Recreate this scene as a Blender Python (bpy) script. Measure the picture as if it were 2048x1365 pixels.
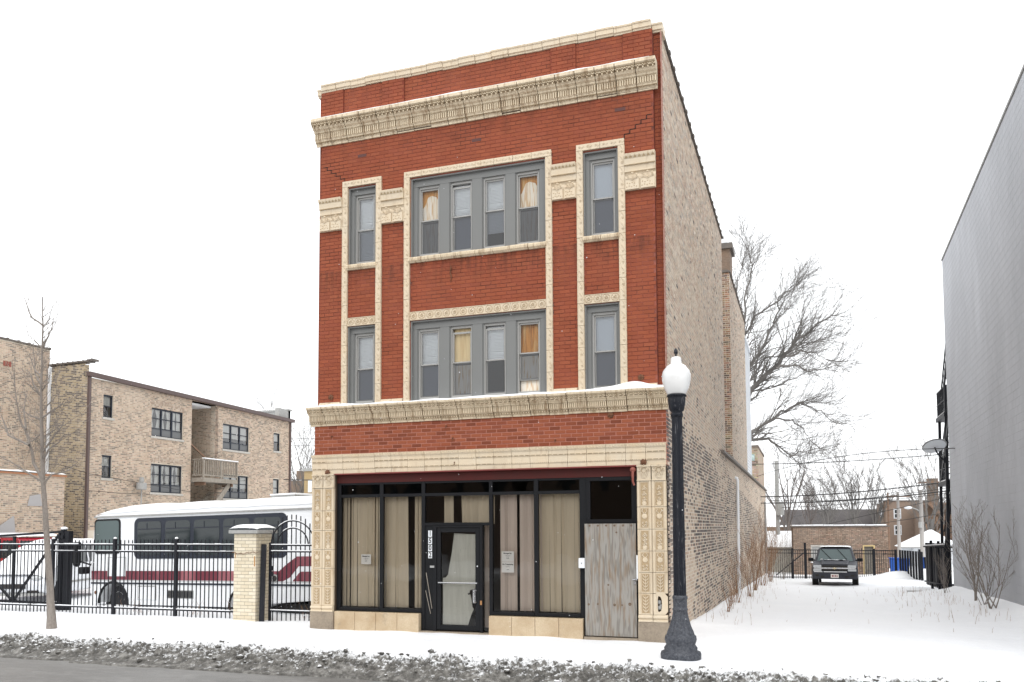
import bpy, math, random
from math import sin, cos, pi, radians
from mathutils import Vector, Matrix, noise
S = bpy.context.scene
for o in list(bpy.data.objects): bpy.data.objects.remove(o)
COL = S.collection
random.seed(11)
rnd = random.random
def U(a, b): return a + (b - a) * random.random()

# ------------------------------------------------------------------ camera
cd = bpy.data.cameras.new('camera'); cam = bpy.data.objects.new('camera', cd); COL.objects.link(cam)
cam.location = (9.589, -15.186, 2.02)
_y, _p, _r = 0.33353, 0.0618526, -0.0047847
_f = Vector((-sin(_y) * cos(_p), cos(_y) * cos(_p), sin(_p))); _rt = Vector((cos(_y), sin(_y), 0)); _u = _rt.cross(_f)
_R = cos(_r) * _rt + sin(_r) * _u; _U = -sin(_r) * _rt + cos(_r) * _u
cam.rotation_euler = Matrix((_R, _U, -_f)).transposed().to_euler()
cd.sensor_width = 36; cd.lens = 1692.99 / 2048 * 36; cd.shift_y = (951.5 - 682.5) / 2048
cd.clip_start = 0.1; cd.clip_end = 2000
S.camera = cam
# ------------------------------------------------------------------ overcast daylight
W = bpy.data.worlds.new('World'); S.world = W; W.use_nodes = True
nt = W.node_tree; nt.nodes.clear()
sky = nt.nodes.new('ShaderNodeTexSky'); sky.sky_type = 'NISHITA'; sky.sun_disc = False
sky.sun_elevation = radians(48); sky.sun_rotation = radians(205); sky.air_density = 1; sky.dust_density = 3
hs = nt.nodes.new('ShaderNodeHueSaturation'); hs.inputs['Saturation'].default_value = 0.25
mx = nt.nodes.new('ShaderNodeMix'); mx.data_type = 'RGBA'; mx.inputs[0].default_value = 0.12
bg = nt.nodes.new('ShaderNodeBackground'); bg.inputs['Strength'].default_value = 0.1
wo = nt.nodes.new('ShaderNodeOutputWorld')
mx.inputs[6].default_value = (11.3, 11.5, 11.75, 1)      # flat white cloud cover
nt.links.new(sky.outputs[0], hs.inputs['Color']); nt.links.new(hs.outputs[0], mx.inputs[7])
nt.links.new(mx.outputs[2], bg.inputs['Color']); nt.links.new(bg.outputs[0], wo.inputs[0])
sd = bpy.data.lights.new('sun', 'SUN'); sd.energy = 0.9; sd.angle = radians(40); sd.color = (1, 0.975, 0.94)
so = bpy.data.objects.new('sun', sd); COL.objects.link(so)
so.rotation_euler = (radians(42), 0, radians(25)); so.location = (0, -20, 30)
S.view_settings.view_transform = 'Standard'; S.view_settings.look = 'None'
S.view_settings.exposure = 0.6; S.view_settings.gamma = 1; S.view_settings.use_curve_mapping = False

# ------------------------------------------------------------------ materials
def M(name, col, rough=0.7, metal=0.0, n=None, bump=None, attr=None, rand=None, coat=0, alpha=None, stains=None, streak=None, em=None, spec=0.5):
    """n=(scale, amount, colour2[, (sx,sy,sz)]) noise towards colour2; attr/rand: per-piece colour; streak=(scale,thr,colour,amt)"""
    m = bpy.data.materials.new(name); m.use_nodes = True; t = m.node_tree; N = t.nodes; L = t.links
    b = N['Principled BSDF']; b.inputs['Roughness'].default_value = rough; b.inputs['Metallic'].default_value = metal
    b.inputs['Base Color'].default_value = (*col, 1); b.inputs['Coat Weight'].default_value = coat
    b.inputs['Specular IOR Level'].default_value = spec
    geo = N.new('ShaderNodeNewGeometry'); out = None
    def mixc(fac, a, c, mode='MIX'):
        x = N.new('ShaderNodeMix'); x.data_type = 'RGBA'; x.blend_type = mode
        if isinstance(fac, float): x.inputs[0].default_value = fac
        else: L.new(fac, x.inputs[0])
        for i, v in ((6, a), (7, c)):
            if isinstance(v, tuple): x.inputs[i].default_value = (*v, 1)
            else: L.new(v, x.inputs[i])
        return x.outputs[2]
    def nz(scale, det=4, st=(1, 1, 1), rough=0.6):
        mp = N.new('ShaderNodeVectorMath'); mp.operation = 'MULTIPLY'; mp.inputs[1].default_value = st
        L.new(geo.outputs['Position'], mp.inputs[0])
        x = N.new('ShaderNodeTexNoise'); x.inputs['Scale'].default_value = scale; x.inputs['Detail'].default_value = det
        x.inputs['Roughness'].default_value = rough
        L.new(mp.outputs[0], x.inputs['Vector']); return x.outputs[0]
    def ramp(v, a, b_):
        x = N.new('ShaderNodeMapRange'); x.inputs[1].default_value = a; x.inputs[2].default_value = b_; L.new(v, x.inputs[0]); return x.outputs[0]
    def mul(v, k):
        x = N.new('ShaderNodeMath'); x.operation = 'MULTIPLY'; x.inputs[1].default_value = k; L.new(v, x.inputs[0]); return x.outputs[0]
    cur = col
    if attr:
        a = N.new('ShaderNodeAttribute'); a.attribute_name = 'bc'; cur = a.outputs['Color']
    if rand:
        oi = N.new('ShaderNodeObjectInfo'); cr = N.new('ShaderNodeValToRGB'); L.new(oi.outputs['Random'], cr.inputs[0])
        cr.color_ramp.interpolation = 'CONSTANT'; e = cr.color_ramp.elements
        for i, c in enumerate(rand):
            k = e[i] if i < 2 else e.new(i / len(rand)); k.position = i / len(rand); k.color = (*c, 1)
        cur = cr.outputs[0]
    if n:
        ns = n if isinstance(n, list) else [n]
        for q in ns:
            st = q[3] if len(q) > 3 else (1, 1, 1); lo, hi = q[4] if len(q) > 4 else (0.35, 0.7)
            cur = mixc(mul(ramp(nz(q[0], 5, st), lo, hi), q[1]), cur, q[2])
    for (za, zb, colr, amt, st) in (stains or []):     # soot and run-off below ledges: streaks that start at height zb
        sp = N.new('ShaderNodeSeparateXYZ'); L.new(geo.outputs['Position'], sp.inputs[0])
        mr = N.new('ShaderNodeMapRange'); mr.inputs[1].default_value = za; mr.inputs[2].default_value = zb; L.new(sp.outputs[2], mr.inputs[0])
        ct = N.new('ShaderNodeMath'); ct.operation = 'LESS_THAN'; ct.inputs[1].default_value = zb + 0.005; L.new(sp.outputs[2], ct.inputs[0])
        m1 = N.new('ShaderNodeMath'); m1.operation = 'MULTIPLY'; L.new(mr.outputs[0], m1.inputs[0]); L.new(ct.outputs[0], m1.inputs[1])
        m2 = N.new('ShaderNodeMath'); m2.operation = 'MULTIPLY'; L.new(m1.outputs[0], m2.inputs[0]); L.new(mul(ramp(nz(3.2, 5, st, 0.7), 0.42, 0.68), amt), m2.inputs[1])
        cur = mixc(m2.outputs[0], cur, colr)
    if not isinstance(cur, tuple): L.new(cur, b.inputs['Base Color'])
    if bump:
        bs = bump if isinstance(bump, list) else [bump]; prev = None
        for q in bs:
            st = q[2] if len(q) > 2 else (1, 1, 1)
            bp = N.new('ShaderNodeBump'); bp.inputs['Strength'].default_value = 1; bp.inputs['Distance'].default_value = q[1]
            L.new(nz(q[0], 5, st), bp.inputs['Height'])
            if prev: L.new(prev, bp.inputs['Normal'])
            prev = bp.outputs[0]
        L.new(prev, b.inputs['Normal'])
    if em: b.inputs['Emission Color'].default_value = (*em[0], 1); b.inputs['Emission Strength'].default_value = em[1]
    return m
def glass_mat(name, tint=(0.9, 0.95, 0.95), refl=1.0, dark=0.0):
    m = bpy.data.materials.new(name); m.use_nodes = True; t = m.node_tree; N = t.nodes; L = t.links; N.clear()
    o = N.new('ShaderNodeOutputMaterial'); tr = N.new('ShaderNodeBsdfTransparent'); tr.inputs[0].default_value = (*tint, 1)
    gl = N.new('ShaderNodeBsdfGlossy'); gl.inputs['Roughness'].default_value = 0.02
    fr = N.new('ShaderNodeFresnel'); fr.inputs[0].default_value = 1.5
    mu = N.new('ShaderNodeMath'); mu.operation = 'MULTIPLY_ADD'; mu.inputs[1].default_value = 1.7 * refl; mu.inputs[2].default_value = dark; mu.use_clamp = True
    g = N.new('ShaderNodeNewGeometry'); nn = N.new('ShaderNodeTexNoise'); nn.inputs['Scale'].default_value = 1.1
    bp = N.new('ShaderNodeBump'); bp.inputs['Distance'].default_value = 0.01
    L.new(g.outputs['Position'], nn.inputs['Vector']); L.new(nn.outputs[0], bp.inputs['Height']); L.new(bp.outputs[0], gl.inputs['Normal'])
    ms = N.new('ShaderNodeMixShader'); L.new(fr.outputs[0], mu.inputs[0]); L.new(mu.outputs[0], ms.inputs[0])
    L.new(tr.outputs[0], ms.inputs[1]); L.new(gl.outputs[0], ms.inputs[2]); L.new(ms.outputs[0], o.inputs[0])
    return m
def plywood_mat(name, a, b_, c, scale=1.0, axis='x', st=None):
    m = bpy.data.materials.new(name); m.use_nodes = True; t = m.node_tree; N = t.nodes; L = t.links; b = N['Principled BSDF']; b.inputs['Roughness'].default_value = 0.8
    g = N.new('ShaderNodeNewGeometry'); mp = N.new('ShaderNodeVectorMath'); mp.operation = 'MULTIPLY'; mp.inputs[1].default_value = st or (6.5 * scale, 1, 0.55 * scale)
    L.new(g.outputs['Position'], mp.inputs[0])
    n1 = N.new('ShaderNodeTexNoise'); n1.inputs['Scale'].default_value = 1.6; n1.inputs['Detail'].default_value = 2.5; L.new(mp.outputs[0], n1.inputs['Vector'])
    k = N.new('ShaderNodeMath'); k.operation = 'MULTIPLY'; k.inputs[1].default_value = 34; L.new(n1.outputs[0], k.inputs[0])
    s = N.new('ShaderNodeMath'); s.operation = 'SINE'; L.new(k.outputs[0], s.inputs[0])
    cr = N.new('ShaderNodeValToRGB'); e = cr.color_ramp.elements; e[0].position = 0.0; e[0].color = (*a, 1); e[1].position = 1; e[1].color = (*b_, 1)
    q = N.new('ShaderNodeMapRange'); q.inputs[1].default_value = -1; q.inputs[2].default_value = -0.2; q.inputs[3].default_value = 0.25; L.new(s.outputs[0], q.inputs[0]); L.new(q.outputs[0], cr.inputs[0])
    mp2 = N.new('ShaderNodeVectorMath'); mp2.operation = 'MULTIPLY'; mp2.inputs[1].default_value = (14, 3, 1.6); L.new(g.outputs['Position'], mp2.inputs[0])
    n2 = N.new('ShaderNodeTexNoise'); n2.inputs['Scale'].default_value = 1.3; n2.inputs['Detail'].default_value = 5; L.new(mp2.outputs[0], n2.inputs['Vector'])
    r2 = N.new('ShaderNodeMapRange'); r2.inputs[1].default_value = 0.48; r2.inputs[2].default_value = 0.68; L.new(n2.outputs[0], r2.inputs[0])
    x = N.new('ShaderNodeMix'); x.data_type = 'RGBA'; L.new(r2.outputs[0], x.inputs[0]); L.new(cr.outputs[0], x.inputs[6]); x.inputs[7].default_value = (*c, 1)
    L.new(x.outputs[2], b.inputs['Base Color'])
    bp = N.new('ShaderNodeBump'); bp.inputs['Distance'].default_value = 0.002; L.new(n2.outputs[0], bp.inputs['Height']); L.new(bp.outputs[0], b.inputs['Normal'])
    return m

WH = (0.8, 0.82, 0.84)
m_snow = M('snow', (0.88, 0.89, 0.905), 0.6, bump=[(1.2, 0.05), (9, 0.012), (60, 0.004)], n=[(0.25, 0.6, (0.83, 0.845, 0.87)), (1.1, 0.4, (0.82, 0.835, 0.86), (0.5, 1, 1))])
REDS = [tuple(c * k for c, k in zip(r, (1.1, 1.14, 1.16))) for r in [(0.238, 0.066, 0.031), (0.23, 0.063, 0.03), (0.246, 0.071, 0.034), (0.217, 0.059, 0.03), (0.236, 0.069, 0.034), (0.222, 0.062, 0.033), (0.243, 0.066, 0.031), (0.233, 0.063, 0.03)]]
STN = [(6.75, 7.36, (0.06, 0.028, 0.02), 0.8, (2.2, 1, 0.35)), (9.5, 10.09, (0.1, 0.035, 0.022), 0.6, (1.2, 1, 0.3)), (8.0, 8.24, (0.1, 0.035, 0.022), 0.7, (1.5, 1, 0.5)), (10.7, 11.25, (0.09, 0.035, 0.024), 0.55, (1.0, 1, 0.5))]
m_redb = M('red_painted_brick', REDS[0], 0.85, spec=0.2, stains=STN, attr=1, bump=[(60, 0.004), (7, 0.006)], n=[(2.0, 0.4, (0.24, 0.055, 0.03)), (0.55, 0.35, (0.36, 0.1, 0.055)), (14, 0.3, (0.17, 0.045, 0.028), (1, 1, 2.5), (0.55, 0.8)), (90, 0.3, (0.5, 0.3, 0.24), (1, 1, 3), (0.72, 0.8))])
m_redo = M('red_painted_brick_single', REDS[0], 0.8, spec=0.25, rand=[tuple(c * k for c in r) for r, k in zip(REDS, (1.05, 0.8, 1.0, 0.7, 1.1, 0.92, 1.0, 0.85))], bump=[(60, 0.004), (7, 0.006)], n=[(3.0, 0.25, (0.24, 0.055, 0.03)), (14, 0.25, (0.2, 0.05, 0.03), (1, 1, 2.5), (0.55, 0.8))])
m_redm = M('red_painted_mortar', (0.235, 0.055, 0.03), 0.85, n=[(1.3, 0.85, (0.06, 0.02, 0.015), (1, 1, 2), (0.48, 0.62)), (0.8, 0.5, (0.36, 0.12, 0.085), (1, 1, 1), (0.5, 0.65))], bump=(40, 0.004))
m_pinkm = M('pink_mortar', (0.47, 0.21, 0.155), 0.9, n=(3, 0.5, (0.33, 0.12, 0.08)), bump=(40, 0.003))
TC = (0.62, 0.53, 0.4)
m_tc = M('terracotta', TC, 0.42, n=[(2.5, 0.5, (0.66, 0.51, 0.33)), (55, 0.4, (0.5, 0.37, 0.22), (1, 1, 1), (0.55, 0.75)), (5, 0.6, (0.34, 0.22, 0.11), (2.4, 1, 0.6), (0.56, 0.78)), (0.9, 0.5, (0.5, 0.41, 0.29), (1, 1, 1), (0.5, 0.7))], bump=[(80, 0.002), (20, 0.002)])
m_tcd = M('terracotta_darker', (0.44, 0.33, 0.2), 0.7, n=(20, 0.6, (0.28, 0.19, 0.1)))  # darker tone for panel recesses and some raised ornament
m_tcshade = M('terracotta_shade_tone', (0.2, 0.14, 0.08), 0.8, n=(9, 0.7, (0.4, 0.31, 0.19)))  # recess shade between cornice ornament, put into the colour
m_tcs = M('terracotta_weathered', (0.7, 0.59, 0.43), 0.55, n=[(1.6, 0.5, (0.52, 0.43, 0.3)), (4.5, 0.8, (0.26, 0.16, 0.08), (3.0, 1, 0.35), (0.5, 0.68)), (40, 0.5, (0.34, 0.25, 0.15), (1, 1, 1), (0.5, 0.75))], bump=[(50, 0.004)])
m_joint = M('dirty_joint', (0.07, 0.045, 0.028), 0.9)
m_crack = M('crack_shadow', (0.012, 0.008, 0.007), 0.95)
m_stone = M('brown_base_stone', (0.3, 0.245, 0.18), 0.8, n=[(3, 0.8, (0.14, 0.11, 0.085)), (30, 0.5, (0.36, 0.3, 0.23))], bump=(50, 0.003))
m_knee = M('tan_glazed_block', (0.56, 0.46, 0.32), 0.45, n=[(2.2, 0.8, (0.36, 0.25, 0.14)), (45, 0.5, (0.36, 0.25, 0.14)), (5, 0.7, (0.2, 0.16, 0.12), (1, 1, 1), (0.6, 0.8))], bump=(60, 0.002))
m_grayf = M('grey_window_paint', (0.17, 0.173, 0.168), 0.55, n=(2, 0.4, (0.18, 0.18, 0.175)))
m_sash = M('light_grey_sash', (0.34, 0.335, 0.32), 0.45)
m_blk = M('black_metal', (0.009, 0.01, 0.014), 0.5, spec=0.25, n=(30, 0.3, (0.03, 0.03, 0.034)), bump=(60, 0.0006))
m_blkm = M('black_aluminium', (0.008, 0.0085, 0.01), 0.5, spec=0.2, n=(60, 0.35, (0.1, 0.1, 0.1), (1, 1, 1), (0.64, 0.78)))
m_maroon = M('maroon_steel', (0.07, 0.012, 0.01), 0.6, spec=0.25, n=(4, 0.5, (0.05, 0.015, 0.012)))
m_blind = M('tan_vertical_blind', (0.62, 0.51, 0.37), 0.6, n=(2, 0.4, (0.48, 0.39, 0.28), (8, 1, 0.6)))
m_blindp = M('pinkish_vertical_blind', (0.62, 0.5, 0.42), 0.6, n=(2, 0.4, (0.5, 0.4, 0.34), (8, 1, 0.6)))
m_mini = M('white_mini_blind', (0.88, 0.9, 0.92), 0.5)
m_paper = M('white_paper', (0.8, 0.76, 0.72), 0.8)
m_ink = M('black_ink', (0.02, 0.02, 0.02), 0.8)
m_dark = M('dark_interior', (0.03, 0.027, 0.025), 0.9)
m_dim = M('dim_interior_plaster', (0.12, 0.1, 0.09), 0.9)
m_glass = glass_mat('window_glass', (0.97, 0.985, 0.98), 0.55)
m_glassb = glass_mat('upper_window_glass', (0.96, 0.98, 0.98), 1.1, 0.06)
m_scr = glass_mat('insect_screen_glass', (0.55, 0.57, 0.6), 0.8, 0.03)
m_glassp = glass_mat('clean_window_glass', (0.97, 0.97, 0.96), 0.4, 0.0)
m_glassd = glass_mat('dark_tinted_glass', (0.12, 0.14, 0.15), 0.5)
m_plyg = plywood_mat('grey_weathered_plywood', (0.155, 0.14, 0.122), (0.275, 0.26, 0.235), (0.2, 0.14, 0.09), 0.9)
m_plyo = plywood_mat('orange_plywood', (0.3, 0.11, 0.03), (0.58, 0.28, 0.08), (0.62, 0.42, 0.2), 0.8)
m_plyw = plywood_mat('pale_plywood', (0.62, 0.38, 0.17), (0.85, 0.77, 0.64), (0.85, 0.82, 0.77), 1.1)
m_plyt = plywood_mat('tan_plywood', (0.66, 0.48, 0.25), (0.82, 0.66, 0.4), (0.76, 0.62, 0.38), 0.6)
m_mort = M('pale_lime_mortar', (0.66, 0.595, 0.5), 0.9, n=[(1.3, 0.5, (0.54, 0.48, 0.41)), (20, 0.3, (0.45, 0.4, 0.34))], bump=(30, 0.01))
m_mortl = M('tan_mortar', (0.62, 0.56, 0.47), 0.9, n=(1.5, 0.6, (0.36, 0.3, 0.22)), bump=(30, 0.006))
m_cb = M('common_brick', (0.4, 0.3, 0.22), 0.85, attr=1, n=[(25, 0.25, (0.25, 0.2, 0.16)), (0.35, 0.3, (0.6, 0.5, 0.41), (1, 1, 1), (0.45, 0.65))], bump=(50, 0.005))
m_cbf = M('far_brown_brick', (0.2, 0.15, 0.115), 0.9, n=[(3, 0.6, (0.27, 0.17, 0.11)), (12, 0.6, (0.1, 0.07, 0.05), (1, 1, 3))], bump=(10, 0.01))
m_coping = M('clay_coping_tile', (0.1, 0.085, 0.075), 0.6, n=(3, 0.5, (0.2, 0.17, 0.14)))
m_grayb = M('grey_painted_block', (0.6, 0.62, 0.66), 0.75, attr=1, n=[(0.3, 0.7, (0.56, 0.58, 0.62), (1, 1, 0.6)), (1.3, 0.45, (0.36, 0.375, 0.4), (1, 1, 0.2), (0.45, 0.75)), (18, 0.35, (0.6, 0.61, 0.62), (1, 1, 1), (0.68, 0.78))], bump=(25, 0.004))
m_graym = M('grey_painted_joint', (0.27, 0.28, 0.3), 0.85, n=(0.9, 1.0, (0.45, 0.465, 0.5), (1, 1, 1), (0.35, 0.55)), bump=(25, 0.004))
m_bark = M('grey_bark', (0.23, 0.2, 0.175), 0.9, n=[(9, 0.7, (0.11, 0.09, 0.075), (1, 1, 0.25)), (40, 0.5, (0.33, 0.3, 0.27), (1, 1, 0.4))], bump=[(30, 0.012, (1, 1, 0.3))])
m_barkf = M('far_bark', (0.15, 0.14, 0.13), 0.9)
m_barkd = M('dark_bark', (0.14, 0.12, 0.11), 0.9)  # lightened: distance haze is put into the bark colour
m_twigr = M('red_brown_stems', (0.26, 0.14, 0.08), 0.9, n=(5, 0.6, (0.33, 0.24, 0.15)))
m_brown = M('brown_metal_trim', (0.095, 0.065, 0.06), 0.5)
m_wood = M('weathered_grey_wood', (0.3, 0.27, 0.23), 0.85, n=(9, 0.6, (0.17, 0.14, 0.11), (1, 1, 0.3)))
m_woodb = M('brown_stained_wood', (0.17, 0.1, 0.065), 0.85, n=(9, 0.5, (0.28, 0.2, 0.14)))
m_white = M('white_paint', (0.74, 0.76, 0.78), 0.5)
m_lime = M('limestone_sill', (0.48, 0.46, 0.42), 0.8, n=(8, 0.5, (0.3, 0.28, 0.26)))
m_curt = M('white_curtain', (0.7, 0.69, 0.66), 0.9, n=(6, 0.5, (0.5, 0.49, 0.47), (3, 3, 0.3)))
m_creamb = M('cream_glazed_brick', (0.66, 0.59, 0.45), 0.4, rand=[(0.68, 0.61, 0.47), (0.64, 0.57, 0.43), (0.7, 0.63, 0.5), (0.62, 0.54, 0.4)], n=(8, 0.3, (0.55, 0.46, 0.32)))
m_greym = M('grey_mortar', (0.25, 0.22, 0.18), 0.9)
m_conc = M('concrete', (0.36, 0.36, 0.35), 0.85, n=(10, 0.5, (0.22, 0.22, 0.21)), bump=(40, 0.003))
m_rust = M('rust', (0.1, 0.045, 0.025), 0.85, n=(30, 0.6, (0.25, 0.1, 0.04)))
m_lampp = M('dark_green_black_cast_iron', (0.008, 0.01, 0.016), 0.42, spec=0.3, n=[(6, 0.8, (0.2, 0.2, 0.21), (6, 6, 0.8), (0.6, 0.75)), (120, 0.7, (0.4, 0.41, 0.42), (1, 1, 1), (0.66, 0.74))], bump=(60, 0.0015))
m_lampb = M('salt_stained_cast_iron', (0.02, 0.023, 0.032), 0.6, n=[(25, 0.45, (0.14, 0.15, 0.17)), (90, 0.6, (0.4, 0.41, 0.42), (1, 1, 1), (0.6, 0.72))], bump=(60, 0.003))
m_globe = M('milky_globe', (0.8, 0.8, 0.79), 0.16, coat=0.5, n=(1.1, 0.5, (0.66, 0.67, 0.68), (1, 1, 3)))
m_tyre = M('tyre_rubber', (0.016, 0.016, 0.018), 0.8)
m_rim = M('wheel_rim', (0.45, 0.45, 0.46), 0.35, 0.7)
m_buswh = M('white_bus_paint', (0.82, 0.84, 0.86), 0.3, n=(3, 0.3, (0.74, 0.76, 0.78)), coat=0.2)
m_busred = M('faded_maroon_stripe', (0.16, 0.022, 0.038), 0.4, n=(1.4, 0.7, (0.42, 0.16, 0.18), (1, 1, 0.1), (0.5, 0.62)))
m_navy = M('dark_navy_surround', (0.02, 0.025, 0.038), 0.4, spec=0.3)
m_carw = M('white_car_paint', (0.72, 0.74, 0.78), 0.25, coat=0.4)
m_carr = M('red_car_paint', (0.38, 0.015, 0.03), 0.25, coat=0.5)
m_carg = M('grey_car_paint', (0.022, 0.024, 0.034), 0.5, spec=0.35, n=(4, 0.5, (0.06, 0.063, 0.075)))
m_chrome = M('chrome', (0.55, 0.55, 0.56), 0.2, 0.9)
m_lens = M('headlight_lens', (0.5, 0.52, 0.53), 0.12, coat=0.6)
m_amber = M('amber_lens', (0.75, 0.28, 0.04), 0.3)
m_carglass = M('car_glass', (0.025, 0.032, 0.034), 0.1, coat=0.0, spec=0.45)
m_wsglass = M('windscreen_glass', (0.07, 0.1, 0.1), 0.12, spec=0.4)
m_blue = M('blue_plastic', (0.02, 0.1, 0.42), 0.5)
m_roofd = M('dark_shingle', (0.075, 0.068, 0.068), 0.9, n=(1.2, 0.5, (0.13, 0.12, 0.12)))
m_pole = M('pale_utility_pole', (0.36, 0.34, 0.32), 0.9)
m_wire = M('cable_black', (0.03, 0.03, 0.03), 0.7)
m_yel = M('yellow_brick', (0.4, 0.3, 0.16), 0.85, n=(8, 0.5, (0.25, 0.16, 0.07), (1, 1, 3)))
m_sid = M('white_siding', (0.66, 0.68, 0.7), 0.6)

# ------------------------------------------------------------------ mesh helpers
class G:
    def __init__(s): s.v = []; s.f = []; s.m = []; s.c = None
    def add(s, vs, fs, mi=0):
        b = len(s.v); s.v.extend(vs); s.f.extend([tuple(i + b for i in f) for f in fs]); s.m.extend([mi] * len(fs)); return s
    def box(s, x0, x1, y0, y1, z0, z1, mi=0):
        return s.add([(x0, y0, z0), (x1, y0, z0), (x1, y1, z0), (x0, y1, z0), (x0, y0, z1), (x1, y0, z1), (x1, y1, z1), (x0, y1, z1)],
                     [(0, 3, 2, 1), (4, 5, 6, 7), (0, 1, 5, 4), (1, 2, 6, 5), (2, 3, 7, 6), (3, 0, 4, 7)], mi)
    def hexa(s, P, mi=0):
        return s.add(P, [(0, 3, 2, 1), (4, 5, 6, 7), (0, 1, 5, 4), (1, 2, 6, 5), (2, 3, 7, 6), (3, 0, 4, 7)], mi)
    def quad(s, a, b, c, d, mi=0): return s.add([a, b, c, d], [(0, 1, 2, 3)], mi)
    def bar(s, p, q, w, h=None, mi=0):
        p = Vector(p); q = Vector(q); h = h or w; d = (q - p).normalized()
        a = d.cross(Vector((0, 0, 1)));
        if a.length < 1e-3: a = Vector((1, 0, 0))
        a.normalize(); b = a.cross(d); a *= w / 2; b *= h / 2
        return s.hexa([tuple(p - a - b), tuple(p + a - b), tuple(q + a - b), tuple(q - a - b), tuple(p - a + b), tuple(p + a + b), tuple(q + a + b), tuple(q - a + b)], mi)
    def tube(s, pts, rs, n=6, mi=0, cap=True):
        if not isinstance(rs, (list, tuple)): rs = [rs] * len(pts)
        P = [Vector(p) for p in pts]; k = len(P); b0 = len(s.v); ref = Vector((0.13, 0.31, 0.94))
        for i, p in enumerate(P):
            d = (P[min(i + 1, k - 1)] - P[max(i - 1, 0)]); d = d.normalized() if d.length > 1e-9 else Vector((0, 0, 1))
            if abs(d.dot(ref)) > 0.97: ref = Vector((0.9, 0.3, 0.1))
            a = d.cross(ref).normalized(); b = d.cross(a)
            for j in range(n):
                t = 2 * pi * j / n; s.v.append(tuple(p + (a * cos(t) + b * sin(t)) * rs[i]))
        for i in range(k - 1):
            for j in range(n):
                s.f.append((b0 + i * n + j, b0 + i * n + (j + 1) % n, b0 + (i + 1) * n + (j + 1) % n, b0 + (i + 1) * n + j)); s.m.append(mi)
        if cap:
            s.f.append(tuple(b0 + j for j in range(n))); s.m.append(mi); s.f.append(tuple(b0 + (k - 1) * n + n - 1 - j for j in range(n))); s.m.append(mi)
        return s
    def lathe(s, prof, c=(0, 0, 0), n=24, mi=0, flute=0, axis='z'):
        b0 = len(s.v)
        for r, z in prof:
            for j in range(n):
                t = 2 * pi * j / n; rr = r * (1 - flute * (j % 2))
                x, y = rr * cos(t), rr * sin(t)
                s.v.append((c[0] + x, c[1] + y, c[2] + z) if axis == 'z' else ((c[0] + x, c[1] + z, c[2] + y) if axis == 'y' else (c[0] + z, c[1] + x, c[2] + y)))
        for i in range(len(prof) - 1):
            for j in range(n):
                s.f.append((b0 + i * n + j, b0 + i * n + (j + 1) % n, b0 + (i + 1) * n + (j + 1) % n, b0 + (i + 1) * n + j)); s.m.append(mi)
        s.f.append(tuple(b0 + n - 1 - j for j in range(n))); s.m.append(mi)
        s.f.append(tuple(b0 + (len(prof) - 1) * n + j for j in range(n))); s.m.append(mi)
        return s
    def prism(s, poly, y0, y1, mi=0, plane='xz', caps=True):
        """poly of (a,b) extruded along the third axis"""
        n = len(poly)
        mk = {'xz': lambda a, b, t: (a, t, b), 'yz': lambda a, b, t: (t, a, b), 'xy': lambda a, b, t: (a, b, t)}[plane]
        vs = [mk(a, b, y0) for a, b in poly] + [mk(a, b, y1) for a, b in poly]
        fs = [(i, (i + 1) % n, n + (i + 1) % n, n + i) for i in range(n)]
        if caps: fs += [tuple(range(n))[::-1], tuple(range(n, 2 * n))]
        return s.add(vs, fs, mi)
    def ball(s, c, r, sc=(1, 1, 1), n=8, m=5, mi=0):
        prof = [(max(1e-4, r * sin(pi * i / m)), -r * cos(pi * i / m)) for i in range(m + 1)]
        b = len(s.v); s.lathe(prof, (0, 0, 0), n, mi)
        s.v[b:] = [(c[0] + x * sc[0], c[1] + y * sc[1], c[2] + z * sc[2]) for x, y, z in s.v[b:]]; return s
    def spiral(s, cx, cz, y, r, turns=1.2, t=0.008, a0=0.0, sgn=1, n=11, mi=0):
        pts = [(cx + r * (1 - 0.8 * i / n) * cos(a0 + sgn * 2 * pi * turns * i / n), y, cz + r * (1 - 0.8 * i / n) * sin(a0 + sgn * 2 * pi * turns * i / n)) for i in range(n + 1)]
        return s.tube(pts, t, 3, mi, False)
    def ring(s, cx, cz, y, r, t=0.008, n=12, k=4, mi=0):
        pts = [(cx + r * cos(2 * pi * i / n), y, cz + r * sin(2 * pi * i / n)) for i in range(n + 1)]
        return s.tube(pts, t, k, mi, False)
    def mesh(s, name, mats, smooth=False):
        me = bpy.data.meshes.new(name); me.from_pydata(s.v, [], s.f)
        if not isinstance(mats, (list, tuple)): mats = [mats]
        for m in mats: me.materials.append(m)
        if len(mats) > 1: me.polygons.foreach_set('material_index', s.m)
        if s.c:
            a = me.attributes.new('bc', 'FLOAT_COLOR', 'CORNER'); buf = []
            for p, c in zip(me.polygons, s.c): buf.extend([c[0], c[1], c[2], 1.0] * p.loop_total)
            a.data.foreach_set('color', buf)
        if smooth: me.polygons.foreach_set('use_smooth', [True] * len(me.polygons))
        me.update(); return me
WP = {}
def place(o, parent, at):
    at = Vector(at); WP[o.name] = at
    if parent is not None: o.parent = parent; o.location = at - WP[parent.name]
    else: o.location = at
def link(name, me, parent=None, at=(0, 0, 0), kind=None, label=None, cat=None, group=None, bevel=None):
    o = bpy.data.objects.new(name, me); COL.objects.link(o); place(o, parent, at)
    for k, v in (('kind', kind), ('label', label), ('category', cat), ('group', group)):
        if v: o[k] = v
    if bevel:
        b = o.modifiers.new('bevel', 'BEVEL'); b.width = bevel[0]; b.segments = bevel[1]; b.limit_method = 'ANGLE'; b.angle_limit = radians(35)
    return o
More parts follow.
